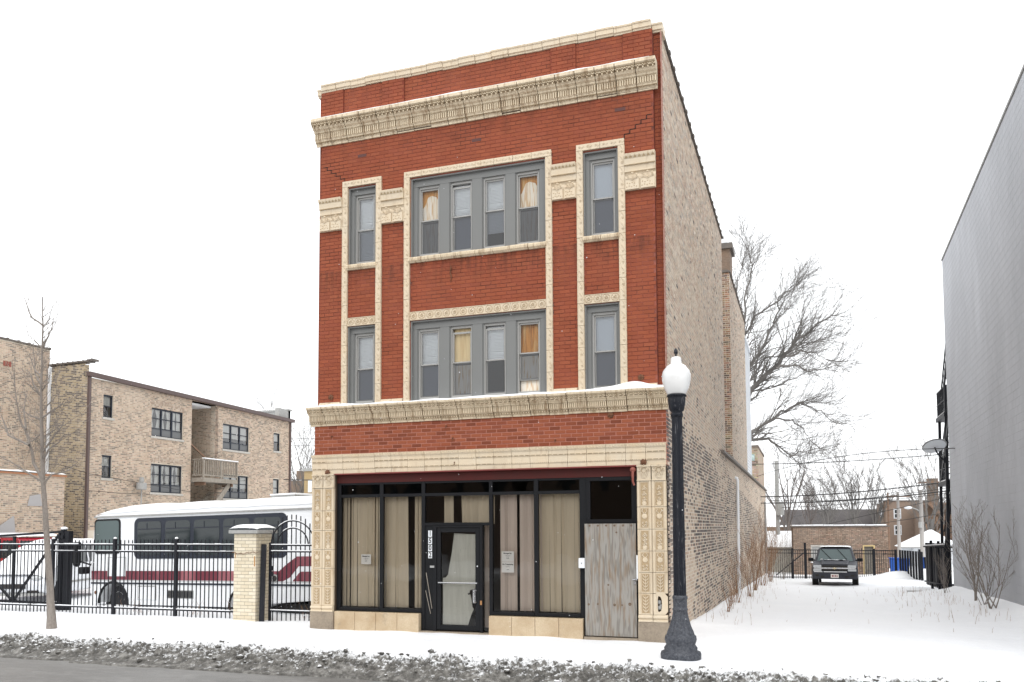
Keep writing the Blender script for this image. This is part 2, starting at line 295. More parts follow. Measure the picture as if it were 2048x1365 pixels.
def obj(name, g, mats, parent=None, at=(0, 0, 0), kind=None, label=None, cat=None, group=None, smooth=False, bevel=None):
    """g is in world coordinates relative to 'at'"""
    return link(name, g.mesh(name, mats, smooth), parent, at, kind, label, cat, group, bevel)
def thing(name, label, cat, at=(0, 0, 0), group=None, local=False, rot=None):
    o = bpy.data.objects.new(name, None); COL.objects.link(o); o.location = at; o.empty_display_size = 0.2
    o['label'] = label; o['category'] = cat
    if group: o['group'] = group
    if rot: o.rotation_euler = rot
    WP[o.name] = Vector((0, 0, 0)) if local else Vector(at)
    return o
def copy_tree(o, label=None, parent=None):
    c = o.copy(); COL.objects.link(c); WP[c.name] = WP[o.name].copy()
    if parent is not None: c.parent = parent
    if label: c['label'] = label
    for ch in list(o.children): copy_tree(ch, None, c)
    return c
def text_obj(body, size, mat, parent, at, rot=(pi / 2, 0, 0), align='CENTER', name='lettering', ext=0.001, sx=1.0, bold=0.0):
    cu = bpy.data.curves.new(name, 'FONT'); cu.body = body; cu.size = size; cu.align_x = align; cu.align_y = 'CENTER'; cu.extrude = ext; cu.offset = bold; cu.resolution_u = 3
    t = bpy.data.objects.new('tmp', cu); COL.objects.link(t)
    dg = bpy.context.evaluated_depsgraph_get(); me = bpy.data.meshes.new_from_object(t.evaluated_get(dg)); bpy.data.objects.remove(t)
    me.materials.clear(); me.materials.append(mat)
    o = link(name, me, parent, at); o.rotation_euler = rot; o.scale = (sx, 1, 1); return o

def cells(u0, u1, z0, z1, holes=(), bl=0.203, bh=0.066, pu=0.2115, pz=0.0745, bond=0.5, rs=None, head=0.0):
    """running bond bricks: (u, z, w, h) with the openings left out"""
    out = []; n = max(1, round((z1 - z0) / pz)); pz = (z1 - z0) / n; gap = pu - bl; bh = min(bh, pz - 0.006)
    for i in range(n):
        za = z0 + i * pz + (pz - bh) / 2; zb = za + bh
        iv = [(u0, u1)]
        for h in holes:
            if h[2] < zb - 0.01 and h[3] > za + 0.01:
                nv = []
                for a, b in iv:
                    if h[1] <= a or h[0] >= b: nv.append((a, b)); continue
                    if h[0] > a: nv.append((a, h[0]))
                    if h[1] < b: nv.append((h[1], b))
                iv = nv
        off = (i % 2) * pu * bond
        for a, b in iv:
            k = math.floor((a - off) / pu); x = off + k * pu
            while x < b:
                p = max(x, a + 0.002) + (gap / 2 if x >= a else 0); q = min(x + pu - gap / 2, b - 0.002)
                if q - p > 0.035:
                    if head and q - p > 0.15 and random.random() < head: hw_ = (q - p - gap) / 2; out.append((p, za, hw_, bh)); out.append((p + hw_ + gap, za, hw_, bh))
                    else: out.append((p, za, q - p, bh))
                x += pu
    return out
def brick_geo(cs, org, ud, nd, colf, dep=0.006, jit=0.003):
    """ud: unit direction along the wall, nd: outward normal"""
    g = G(); g.c = []; v = g.v; f = g.f; o = Vector(org); ud = Vector(ud); nd = Vector(nd); R = random.random
    ux, uy = ud.x, ud.y; nx, ny = nd.x, nd.y; ox, oy, oz = o
    flip = ud.cross(Vector((0, 0, 1))).dot(nd) < 0
    for (u, z, w, h) in cs:
        d = dep + (R() - 0.5) * jit; b = len(v); e = 0.003
        for (uu, zz, dd) in ((u, z, 0), (u + w, z, 0), (u + w, z + h, 0), (u, z + h, 0), (u + e, z + e, d), (u + w - e, z + e, d), (u + w - e, z + h - e, d), (u + e, z + h - e, d)):
            v.append((ox + ux * uu + nx * dd, oy + uy * uu + ny * dd, oz + zz))
        fs = [(4, 5, 6, 7), (0, 1, 5, 4), (1, 2, 6, 5), (2, 3, 7, 6), (3, 0, 4, 7)]
        for q in fs: f.append(tuple(b + i for i in (q[::-1] if flip else q)))
        c = colf(u + w / 2, z + h / 2); g.c.extend([c] * 5)
    g.m = [0] * len(g.f); return g
def sheet(u0, u1, z0, z1, holes, org, ud, nd, th=0.2):
    """slab with openings, front face at org plane, thickness inward"""
    us = sorted({u0, u1, *[min(max(h[i], u0), u1) for h in holes for i in (0, 1)]}); zs = sorted({z0, z1, *[min(max(h[i], z0), z1) for h in holes for i in (2, 3)]})
    g = G(); o = Vector(org); ud = Vector(ud); nd = Vector(nd)
    for a, b in zip(us, us[1:]):
        run = None
        for c, d in zip(zs, zs[1:]):
            if any(h[0] - 1e-4 < (a + b) / 2 < h[1] + 1e-4 and h[2] < (c + d) / 2 < h[3] for h in holes):
                run = None; continue
            P = []
            for z in (c, d):
                for uu, t in ((a, 0), (b, 0), (b, -th), (a, -th)):
                    P.append(tuple(o + ud * uu + nd * t + Vector((0, 0, z))))
            g.hexa(P)
    return g
BIG_LIMBS= [([(4.8, 42.77, 9.65), (5.91, 42.97, 12.33), (6.01, 42.9, 14.05), (6.0, 42.78, 15.76), (6.31, 42.74, 17.96), (6.55, 42.73, 19.43), (6.4, 42.61, 20.53)], 0.17), ([(5.84, 44.49, 13.62), (5.94, 44.42, 15.19), (6.62, 44.57, 16.51), (8.07, 45.01, 17.44), (8.68, 45.19, 18.0), (9.6, 45.45, 18.82)], 0.13), ([(5.36, 43.57, 10.97), (6.29, 43.77, 12.89), (7.14, 43.99, 14.06), (7.58, 44.05, 15.36), (8.43, 44.28, 16.34)], 0.2), ([(5.13, 44.79, 10.14), (6.24, 45.09, 11.4), (7.96, 45.57, 13.16), (8.45, 45.7, 13.79), (9.31, 45.93, 14.8), (10.66, 46.32, 15.93), (11.63, 46.62, 16.55)], 0.27), ([(8.45, 45.82, 13.75), (8.94, 45.94, 14.44), (9.67, 46.18, 14.69), (10.81, 46.56, 14.94)], 0.13), ([(8.67, 42.96, 13.19), (9.65, 43.28, 13.55), (10.56, 43.6, 13.48), (11.01, 43.78, 13.06)], 0.11), ([(7.92, 42.48, 12.36), (8.49, 42.66, 12.6), (9.4, 42.98, 12.53), (10.07, 43.24, 12.11), (10.99, 43.54, 12.34)], 0.12), ([(5.16, 46.05, 9.92), (6.16, 46.33, 10.94), (7.03, 46.58, 11.71), (8.26, 46.98, 12.09), (9.62, 47.41, 12.73)], 0.12), ([(5.32, 43.2, 7.57), (6.33, 43.5, 8.31), (7.69, 43.9, 9.28), (8.51, 44.16, 9.77), (9.34, 44.41, 10.31), (9.92, 44.6, 10.37)], 0.17), ([(8.51, 44.03, 9.75), (9.34, 44.28, 10.23), (10.02, 44.53, 9.99), (10.71, 44.79, 9.74), (11.39, 45.07, 9.0)], 0.1), ([(5.04, 46.99, 7.67), (6.04, 47.31, 8.19), (7.16, 47.68, 8.38), (8.0, 48.02, 7.66), (8.85, 48.37, 6.87)], 0.2), ([(8.65, 45.51, 6.85), (9.37, 45.75, 7.1), (9.96, 45.94, 7.22)], 0.08), ([(7.59, 46.91, 9.58), (8.81, 47.33, 9.58), (9.52, 47.63, 8.87), (9.99, 47.84, 8.09)], 0.09), ([(5.81, 44.25, 11.55), (6.42, 44.42, 12.3), (7.22, 44.61, 13.54), (8.23, 44.95, 13.66)], 0.14), ([(7.79, 45.5, 16.11), (8.17, 45.58, 17.0), (8.13, 45.51, 17.88), (8.8, 45.71, 18.39)], 0.09), ([(8.21, 43.38, 11.27), (8.08, 43.39, 10.42), (8.41, 43.53, 10.06)], 0.06), ([(9.11, 46.56, 6.66), (9.27, 46.68, 5.71), (9.44, 46.76, 5.27)], 0.04), ([(9.19, 47.26, 15.22), (9.59, 47.32, 16.51), (9.86, 47.33, 17.8)], 0.07), ([(5.91, 44.22, 16.36), (5.52, 44.02, 17.36), (5.49, 43.93, 18.62), (5.88, 43.98, 19.87)], 0.09)]
BIG_TRUNK= [(4.77, 44.71, 1.06), (4.84, 44.4, 6.07), (4.87, 44.17, 9.82), (4.75, 43.96, 12.33)]
WIRES= [((7.85, 30.65, 5.34), (16.01, 29.22, 5.54), 0.06, 0.016), ((8.01, 30.75, 4.69), (14.33, 18.11, 4.41), -0.18, 0.012), ((7.91, 32.89, 3.75), (15.91, 29.27, 4.27), 0.09, 0.022), ((7.9, 32.91, 3.4), (15.9, 29.3, 3.84), 0.09, 0.022), ((8.59, 37.38, 3.67), (15.45, 31.25, 4.01), 0.12, 0.012), ((9.28, 37.64, 3.25), (16.21, 31.53, 3.76), 0.06, 0.012), ((10.71, 48.31, 9.86), (17.3, 40.03, 9.28), 0.09, 0.008), ((10.71, 48.33, 9.5), (17.29, 40.04, 9.1), 0.09, 0.008), ((7.83, 47.86, 1.45), (16.26, 40.05, 3.42), 0.0, 0.014), ((10.52, 48.77, 1.86), (16.1, 40.04, 2.68), 0.06, 0.014), ((9.14, 58.82, 3.0), (14.59, 50.02, 4.25), 0.06, 0.012), ((-30.67, 44.6, 9.47), (-22.94, 36.75, 8.4), 0.0, 0.012), ((-30.68, 44.63, 8.9), (-22.96, 36.77, 7.9), 0.0, 0.012), ((-19.28, 27.64, 4.93), (-12.06, 19.58, 4.31), 0.0, 0.02)]
LWIRES= [[(-20.9, 12.97, 4.85), (-20.9, 14.56, 4.55), (-20.9, 18.33, 4.23), (-20.9, 21.4, 3.98)], [(-20.9, 14.58, 3.79), (-20.9, 16.41, 3.74), (-20.9, 18.34, 3.76)]]
YT_TRUNK= [(-5.17, -1.64, -0.05), (-5.25, -1.64, 0.79), (-5.35, -1.64, 1.61), (-5.45, -1.64, 2.45), (-5.53, -1.64, 3.08), (-5.59, -1.64, 3.92), (-5.65, -1.64, 4.78), (-5.66, -1.64, 5.63), (-5.66, -1.64, 6.39), (-5.7, -1.64, 6.99)]
YT_LIMBS= [[(-5.62, -1.64, 3.03), (-5.84, -1.6, 3.44), (-6.0, -1.57, 3.83), (-6.18, -1.53, 4.18), (-6.33, -1.5, 4.29), (-6.49, -1.46, 4.59), (-6.61, -1.43, 4.92), (-6.74, -1.39, 5.52)], [(-6.06, -1.64, 4.17), (-6.29, -1.49, 4.57), (-6.43, -1.34, 4.99)], [(-5.58, -1.64, 3.46), (-5.33, -1.71, 3.7), (-4.99, -1.77, 3.83), (-4.76, -1.84, 4.0)], [(-5.67, -1.64, 4.84), (-5.88, -1.61, 5.11), (-6.08, -1.57, 5.38), (-6.2, -1.54, 5.49)], [(-5.68, -1.64, 4.96), (-5.41, -1.69, 5.13), (-5.3, -1.74, 5.27)], [(-5.63, -1.64, 4.52), (-5.53, -1.49, 4.76), (-5.42, -1.34, 4.99)], [(-5.64, -1.64, 4.4), (-5.25, -1.74, 4.49), (-4.9, -1.84, 4.58), (-4.7, -1.94, 4.65)], [(-5.6, -1.64, 3.96), (-5.45, -1.54, 4.09), (-5.45, -1.44, 4.29)], [(-5.69, -1.64, 4.84), (-5.83, -1.74, 5.05), (-5.89, -1.84, 5.16)], [(-5.65, -1.64, 5.9), (-5.54, -1.61, 6.12), (-5.5, -1.57, 6.28), (-5.48, -1.54, 6.54)], [(-5.67, -1.64, 6.38), (-5.93, -1.67, 6.55), (-6.02, -1.71, 6.77), (-6.1, -1.74, 7.0)], [(-5.68, -1.64, 6.35), (-5.54, -1.54, 6.55)], [(-5.65, -1.64, 5.27), (-5.94, -1.59, 5.49), (-6.15, -1.54, 5.83)], [(-5.67, -1.64, 4.34), (-6.08, -1.54, 4.49), (-6.45, -1.44, 4.65)], [(-5.68, -1.64, 4.06), (-5.8, -1.69, 3.9), (-5.94, -1.74, 4.12)], [(-5.94, -1.64, 3.82), (-6.61, -1.57, 4.07), (-6.87, -1.51, 4.41), (-7.0, -1.44, 4.52)], [(-5.68, -1.64, 3.03), (-6.03, -1.72, 3.31), (-6.18, -1.81, 3.44), (-6.42, -1.89, 3.56)], [(-5.56, -1.64, 3.0), (-5.38, -1.57, 3.18), (-4.98, -1.51, 3.27), (-4.81, -1.44, 3.45)], [(-5.59, -1.64, 3.65), (-5.06, -1.64, 4.19), (-4.99, -1.64, 4.3)], [(-5.65, -1.64, 5.87), (-5.82, -1.64, 6.01), (-5.91, -1.64, 6.11)], [(-5.66, -1.64, 5.09), (-5.89, -1.59, 5.36), (-6.04, -1.54, 6.05)]]
# ================================================================== GROUND
def gz(x, y):
    """snow height of the place"""
    t = min(max(y - 1.0, 0), 34)
    z = -0.024 * t
    if y > 1.5:
        z += 0.08 * noise.noise(Vector((x * 0.25, y * 0.25, 3.1))) * min(1, (y - 1.5) / 3)
    z += 0.026 * noise.noise(Vector((x * 1.1, y * 1.1, 0.7))) + 0.007 * noise.noise(Vector((x * 4, y * 4, 2.2)))
    if y > 1.0:   # drifts against the walls of the lot
        if 7.25 < x < 9.2: z += 0.1 * math.exp(-(x - 7.27) / 0.55) * min(1, (y - 1) / 2)
        if 11.5 < x < 14.8 and y < 19: z += 0.3 * math.exp(-(14.1 + 0.023 * y - x) / 0.9) * min(1, (y - 1) / 3)
    z += 0.45 * math.exp(-(((x - 14.3) / 1.3) ** 2 + ((y - 34.6) / 0.9) ** 2))      # shovelled heap by the gate
    if y < -2.8:
        z -= 0.3 * min(1, (-2.8 - y) / 1.0)
    return z
def axis_pts(spec):
    out = [spec[0][0]]
    for a, b, st in spec:
        n = max(1, round((b - a) / st)); out += [a + (b - a) * (i + 1) / n for i in range(n)]
    return out
def grid(xs, ys, zf):
    g = G(); nx = len(xs)
    for y in ys:
        for x in xs: g.v.append((x, y, zf(x, y)))
    for j in range(len(ys) - 1):
        for i in range(nx - 1):
            a = j * nx + i; g.f.append((a, a + 1, a + nx + 1, a + nx)); g.m.append(0)
    return g
gg = grid(axis_pts([(-600, -60, 90), (-60, -12, 2.5), (-12, 17, 0.09), (17, 60, 2.5), (60, 600, 90)]), axis_pts([(-4.0, 3, 0.09), (3, 20, 0.22), (20, 44, 0.5), (44, 120, 8), (120, 1500, 150)]), gz)
obj('snow_ground', gg, m_snow, kind='structure', smooth=True)
m_road = M('wet_salted_asphalt', (0.19, 0.183, 0.172), 0.42, n=[(1.2, 0.8, (0.1, 0.095, 0.088), (0.35, 1, 1)), (6, 0.6, (0.3, 0.29, 0.275), (0.5, 1, 1), (0.5, 0.8)), (70, 0.5, (0.1, 0.095, 0.09))], bump=[(3, 0.01), (90, 0.005)])
road = grid(axis_pts([(-600, -60, 90), (-60, -9, 3), (-9, 14, 0.12), (14, 60, 3), (60, 600, 90)]), axis_pts([(-60, -6.5, 4), (-6.5, -3.6, 0.06)]),
            lambda x, y: -0.17 + 0.012 * noise.noise(Vector((x * 0.9, y * 1.6, 5))) + (0.02 * max(0, noise.noise(Vector((x * 2.5, y * 6, 9)))) if y > -6.5 else 0))
obj('road', road, m_road, kind='structure', smooth=True)
# dirty ploughed snow along the kerb
m_slush = bpy.data.materials.new('dirty_ploughed_snow'); m_slush.use_nodes = True
def _sl():
    t = m_slush.node_tree; N = t.nodes; L = t.links; b = N['Principled BSDF']; b.inputs['Roughness'].default_value = 0.75
    g = N.new('ShaderNodeNewGeometry')
    def nz(s, d, r=0.65):
        x = N.new('ShaderNodeTexNoise'); x.inputs['Scale'].default_value = s; x.inputs['Detail'].default_value = d; x.inputs['Roughness'].default_value = r; L.new(g.outputs['Position'], x.inputs['Vector']); return x.outputs[0]
    cr = N.new('ShaderNodeValToRGB'); e = cr.color_ramp.elements; e[0].position = 0.36; e[0].color = (0.04, 0.037, 0.033, 1); e[1].position = 0.66; e[1].color = (0.28, 0.27, 0.25, 1)
    k = e.new(0.5); k.color = (0.11, 0.104, 0.093, 1)
    L.new(nz(7, 6, 0.75), cr.inputs[0])
    at = N.new('ShaderNodeAttribute'); at.attribute_name = 'bc'
    mr = N.new('ShaderNodeMapRange'); mr.inputs[1].default_value = 0.42; mr.inputs[2].default_value = 0.58
    sp = N.new('ShaderNodeSeparateXYZ'); L.new(g.outputs['Normal'], sp.inputs[0]); up = N.new('ShaderNodeMath'); up.operation = 'MULTIPLY_ADD'; up.inputs[1].default_value = 0.45; up.inputs[2].default_value = -0.33; L.new(sp.outputs[2], up.inputs[0])
    a2 = N.new('ShaderNodeMath'); a2.operation = 'ADD'; L.new(nz(9, 6, 0.75), a2.inputs[0]); L.new(up.outputs[0], a2.inputs[1])
    ad = N.new('ShaderNodeMath'); ad.operation = 'ADD'; L.new(a2.outputs[0], ad.inputs[0]); sb = N.new('ShaderNodeMath'); sb.operation = 'SUBTRACT'; sb.inputs[1].default_value = 0.5
    L.new(at.outputs['Fac'], sb.inputs[0]); L.new(sb.outputs[0], ad.inputs[1]); L.new(ad.outputs[0], mr.inputs[0])
    mx = N.new('ShaderNodeMix'); mx.data_type = 'RGBA'; L.new(mr.outputs[0], mx.inputs[0]); L.new(cr.outputs[0], mx.inputs[6]); mx.inputs[7].default_value = (0.82, 0.83, 0.84, 1)
    L.new(mx.outputs[2], b.inputs['Base Color'])
    bp = N.new('ShaderNodeBump'); bp.inputs['Distance'].default_value = 0.025; L.new(nz(28, 5), bp.inputs['Height']); L.new(bp.outputs[0], b.inputs['Normal'])
_sl()
def slush_top(x): return -2.98 + 0.2 * noise.noise(Vector((x * 0.45, 4, 0))) + 0.1 * noise.noise(Vector((x * 2.1, 8, 0))) - 0.015 * (x - 2)
def slush_bot(x): return -4.2 + 0.14 * noise.noise(Vector((x * 0.5, 14, 0))) + (0.12 if x < -2 else 0)
def slz(x, y):
    a = slush_top(x); b = slush_bot(x); t = (a - y) / (a - b)
    env = max(0.0, 1 - abs(2 * t - 0.8) ** 2.2) if -0.1 < t < 1.1 else 0
    r = noise.noise(Vector((x * 1.7, y * 2.0, 1))) * 0.6 + (0.45 - abs(noise.noise(Vector((x * 5, y * 6, 2))))) * 0.9 + (0.4 - abs(noise.noise(Vector((x * 11, y * 12, 3))))) * 0.8 + noise.noise(Vector((x * 22, y * 24, 3))) * 0.5
    base = -0.015 - 0.165 * min(1, max(0, t)) ** 1.6
    lift = 0.03 if 0 < t < 1 else -0.03 * min(1, abs(t - 0.5) * 2 - 1 + 0.3) * 3
    return base + env * (0.03 + 0.13 * r) + lift
sx = axis_pts([(-10.5, 15, 0.021)]); sy = [-4.5 + 1.75 * i / 80 for i in range(81)]
sg = grid(sx, sy, slz)
cl = []
for j in range(len(sy) - 1):
    for i in range(len(sx) - 1):
        a = slush_top(sx[i]); t = (a - sy[j]) / (a - slush_bot(sx[i]))
        w = 0.53 + (0.3 - t) * 1.2 if t < 0.3 else 0.58 - 0.36 * t
        if t < -0.02: w = 1.2
        cl.append((w, w, w))
sg.c = cl
R2 = random.Random(5)
for i in range(650):     # broken lumps
    x = R2.uniform(-10, 15); t = R2.random() ** 1.3; t0 = t * 0.95 - 0.04; y = slush_top(x) + (slush_bot(x) - slush_top(x)) * t0
    r = R2.choice([0.014, 0.018, 0.022, 0.03, 0.04]) * R2.uniform(0.6, 1.2)
    b = len(sg.v); sg.ball((0, 0, 0), r, (R2.uniform(0.8, 1.5), R2.uniform(0.8, 1.3), R2.uniform(0.6, 0.9)), 7, 5)
    z = slz(x, y) + r * 0.3
    sg.v[b:] = [(x + vx * (1 + 0.6 * noise.noise(Vector((vx * 25 + i, vy * 40, vz * 40)))), y + vy * (1 + 0.9 * noise.noise(Vector((vx * 40, vy * 40 + i, vz * 40)))), z + vz * (1 + 0.9 * noise.noise(Vector((vx * 40, vy * 40, vz * 40 + i))))) for vx, vy, vz in sg.v[b:]]
    w = 0.36 + 0.25 * R2.random() if t0 > 0.15 else 0.52
    sg.c.extend([(w, w, w)] * (len(sg.f) - len(sg.c)))
obj('ploughed_snow_bank', sg, m_slush, kind='structure', smooth=True)

# ================================================================== CORNER BUILDING
B = thing('brick_building', 'tall three-storey red brick shop building with cream terracotta trim and boarded windows', 'building', (3.6, 0, 0))
# openings in the facade
NZ = [(4.55, 6.17), (7.46, 9.09)]
NX = [(0.76, 1.41), (5.78, 6.45)]
CX0, CX1 = 2.19, 5.04
holes = [(a, b, c, d) for (a, b) in NX for (c, d) in NZ] + [(CX0, CX1, c, d) for c, d in NZ]
obj('front_wall', sheet(0.1, 7.12, 4.5, 11.24, holes, (0, 0, 0), (1, 0, 0), (0, -1, 0), 0.28), m_redm, B)
obj('corner_return', G().box(0.0, 0.098, 0.1, 0.28, 4.5, 11.24), m_redm, B); obj('corner_return', G().box(7.122, 7.262, 0.1, 0.28, 4.5, 11.24), m_redm, B)
g = G(); g.box(0.0, 7.262, 0.0, 0.28, 3.14, 4.498); obj('band_wall', g, m_pinkm, B)
# --- red bricks
def redc(u, z):
    c = REDS[int(random.random() * len(REDS))]; k = U(0.9, 1.1); return (c[0] * k, c[1] * k, c[2] * k)
P4 = [(0.1, 0.63), (1.54, 2.04), (5.16, 5.66), (6.57, 7.12)]
cs = cells(0.1, 7.12, 9.24, 10.08)
for a, b in P4: cs += cells(a, b, 4.62, 8.23) + cells(a, b, 8.9, 9.24)
cs += cells(0.1, 7.12, 8.9, 9.24, [(0.0, 0.63, 0, 99), (0.63, 1.54, 0, 99), (2.04, 5.16, 0, 9.24), (5.66, 6.57, 0, 99), (0.1, 0.63, 0, 99), (1.54, 2.04, 0, 99), (5.16, 5.66, 0, 99), (6.57, 7.12, 0, 99)])
for a, b in ((0.76, 1.41), (5.78, 6.45), (2.19, 5.04)): cs += cells(a, b, 6.36, 7.35)
g = brick_geo(cs, (0, 0, 0), (1, 0, 0), (0, -1, 0), redc)
k = brick_geo(cells(0.0, 0.098, 4.6, 11.24, bl=0.19, pu=0.2) + cells(7.122, 7.262, 4.6, 11.24, bl=0.19, pu=0.2), (0, 0.1, 0), (1, 0, 0), (0, -1, 0), redc)
g.add(k.v, k.f); g.c += k.c
# parapet strips, alternate ones standing a little proud
for i, (a, b) in enumerate([(0.1, 0.63), (0.63, 1.54), (1.54, 2.04), (2.04, 5.16), (5.16, 5.66), (5.66, 6.57), (6.57, 7.12)]):
    off = 0.03 if i % 2 == 0 else 0.0
    k = brick_geo(cells(a, b, 10.57, 11.24), (0, -off, 0), (1, 0, 0), (0, -1, 0), redc, dep=0.006)
    if off: g.box(a, b, -off, -0.001, 10.57, 11.24); g.c += [(0.17, 0.035, 0.022)] * 6
    g.add(k.v, k.f); g.c += k.c
g.m = [0] * len(g.f)
obj('bricks', g, m_redb, B, kind='stuff')
# crack running down in steps under the top cornice, left and right
g = G()
for x0, z0, n, sx_ in ((7.1, 9.62, 7, -0.105), (0.14, 9.62, 5, 0.105)):
    x, z = x0, z0
    for i in range(n):
        g.box(min(x, x + sx_), max(x, x + sx_), -0.0075, -0.004, z - 0.008, z + 0.008); x += sx_
        g.box(x - 0.008, x + 0.008, -0.0075, -0.004, z - 0.0745, z); z -= 0.0745
obj('stepped_crack', g, m_crack, B, kind='stuff')
# band of single bricks over the shopfront
bme = {}
def brick_mesh(w, h, dep, mat, key):
    k = (round(w, 3), round(h, 3), key)
    if k not in bme:
        q = G(); e = 0.003
        q.hexa([(0, 0, 0), (w, 0, 0), (w, 0.012, 0), (0, 0.012, 0), (0, 0, h), (w, 0, h), (w, 0.012, h), (0, 0.012, h)]); bme[k] = q.mesh('brick', mat)
        me = bme[k]
        for i in (0, 1, 4, 5):
            v = me.vertices[i].co; v.x += e if v.x < w / 2 else -e; v.z += e if v.z < h / 2 else -e
    return bme[k]
cs = cells(-0.0, 7.262, 3.55, 4.14, bl=0.2, bh=0.0625); nb = 0
for (u, z, w, h) in cs:
    nb += 1; link('brick', brick_mesh(w, h, 0.006, m_redo, 'r'), B, (u, -0.006 - U(0, 0.002), z))
# --- side wall, buff common brick
SC = [(0.53, 0.415, 0.305), (0.57, 0.455, 0.345), (0.5, 0.37, 0.275), (0.58, 0.48, 0.37), (0.5, 0.355, 0.265), (0.6, 0.5, 0.39)]
SD = [(0.075, 0.065, 0.06), (0.12, 0.1, 0.09), (0.055, 0.05, 0.05), (0.2, 0.15, 0.12), (0.16, 0.11, 0.085)]
SM = [(0.42, 0.34, 0.265), (0.46, 0.335, 0.26), (0.44, 0.37, 0.295), (0.38, 0.33, 0.28)]
def sidec(u, z):
    n = noise.noise(Vector((u * 0.5, z * 0.5, 7))) ; n2 = noise.noise(Vector((u * 0.22, z * 0.9, 17)))
    p = 0.03 + 0.05 * max(0, n)
    if z > 4.3 and random.random() < (0.3 if u < 8.5 else 0.6) + 0.4 * n: c = random.choice(SM); k = U(0.92, 1.1); return tuple(x * k for x in c)
    if z < 4.3 - 0.05 * u: p = 0.74 - 0.5 * max(0, n) * 1.3
    if z < 4.3 and n2 > 0.18: p = 0.25
    if z < 1.4 and u < 14: p -= 0.25
    if 8.5 < u < 12 and z > 4.3: p += 0.1
    if u > 14.7 and z > 4.3: p = 0.25
    c = random.choice(SD if random.random() < p else SC); k = U(0.88, 1.12); return tuple(x * k for x in c)
XS = 7.262
g = sheet(0.28, 12.0, -1.2, 11.2, [], (XS, 0, 0), (0, 1, 0), (1, 0, 0), 0.3); obj('side_wall', g, m_mort, B)
g = sheet(14.8, 22.6, 4.2, 10.9, [], (XS, 0, 0), (0, 1, 0), (1, 0, 0), 0.3)
k = sheet(12.0, 39.5, -1.5, 4.2, [], (XS, 0, 0), (0, 1, 0), (1, 0, 0), 0.3); g.add(k.v, k.f)
g.box(0.3, XS - 0.3, 14.8, 15.1, 4.0, 10.9).box(0.02, 6.95, 22.3, 22.6, 4, 10.9); obj('rear_wall', g, m_mort, B)
kw = dict(bl=0.198, bh=0.054, pu=0.212, pz=0.0735, head=0.3)
cs = cells(0.0, 12.0, -0.6, 11.2, bond=0.5, **kw) + cells(12.0, 39.5, -1.4, 4.22, **kw) + cells(14.8, 22.6, 4.25, 10.9, **kw)
g = brick_geo(cs, (XS, 0, 0), (0, 1, 0), (1, 0, 0), sidec, dep=0.004, jit=0.007)
k = brick_geo(cells(5.5, XS, 4.3, 10.9, **kw), (0, 14.8, 0), (1, 0, 0), (0, -1, 0), lambda u, z: tuple(x * U(0.85, 1.1) for x in random.choice([(0.3, 0.17, 0.1), (0.12, 0.08, 0.06), (0.24, 0.14, 0.09), (0.4, 0.27, 0.18)])), dep=0.012)
g.add(k.v, k.f); g.c += k.c; g.m = [0] * len(g.f)
obj('common_bricks', g, m_cb, B, kind='stuff')
g = G().box(7.264, 7.272, 0.0, 0.16, 4.5, 11.2); obj('red_paint_edge', g, M('worn_red_paint_edge', (0.34, 0.13, 0.09), 0.8, n=(12, 0.8, (0.45, 0.3, 0.24))), B)
# hidden walls, floors, roofs (keep the rooms dark)
g = G().box(0.0, 0.25, 0.28, 12, -1, 11.2).box(0.25, 6.96, 11.7, 12, -1, 11.2).box(0.25, 6.96, 0.28, 11.7, 10.4, 10.6).box(0.0, 0.3, 12, 39.5, -1, 4.2).box(0.3, 6.96, 39.2, 39.5, -1, 4.2).box(0.0, 0.3, 14.8, 22.6, 4.2, 10.9)
obj('back_walls', g, m_mort, B)
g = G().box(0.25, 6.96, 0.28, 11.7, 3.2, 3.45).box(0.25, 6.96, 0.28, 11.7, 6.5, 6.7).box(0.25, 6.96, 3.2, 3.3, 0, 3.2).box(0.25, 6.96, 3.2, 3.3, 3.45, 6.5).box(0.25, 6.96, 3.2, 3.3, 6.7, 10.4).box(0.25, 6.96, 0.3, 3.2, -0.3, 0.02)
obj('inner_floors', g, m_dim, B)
g = G().box(0.3, 6.96, 12, 39.2, 4.0, 4.1).box(0.3, 6.96, 15.1, 22.3, 10.6, 10.7); obj('roof_deck', g, m_snow, B)
# --- clay coping tiles along the side parapets
def coping_run(y0, y1, z, x=XS, parent=B, L=0.62, snow=False):
    n = round((y1 - y0) / L); L = (y1 - y0) / n
    q = G(); q.prism([(-0.32, 0), (0.05, 0), (0.05, 0.035), (-0.05, 0.08), (-0.22, 0.08), (-0.32, 0.035)], 0, L - 0.09, 0, 'xz')
    q.prism([(-0.335, -0.01), (0.07, -0.01), (0.07, 0.045), (-0.05, 0.1), (-0.22, 0.1), (-0.335, 0.045)], L - 0.09, L, 0, 'xz')
    me = q.mesh('coping_tile', m_coping)
    for i in range(n): link('coping_tile', me, parent, (x, y0 + i * L, z + U(-0.008, 0.008)))
coping_run(0.3, 12.05, 11.205); coping_run(14.75, 22.65, 10.905)
g = G().box(7.2, 7.37, 10.35, 39.5, 4.22, 4.29).box(7.0, 7.33, 12, 39.5, 4.29, 4.33); obj('ledge_coping', g, m_coping, B)
g = grid([7.02 + 0.05 * i for i in range(7)], axis_pts([(12, 39.5, 0.25)]), lambda x, y: 4.335 + (0.07 + 0.03 * noise.noise(Vector((x * 2, y * 1.5, 0)))) * (1 - abs(x - 7.17) / 0.16) ** 0.5 if abs(x - 7.17) < 0.16 else 4.33)
obj('ledge_snow', g, m_snow, B, smooth=True)
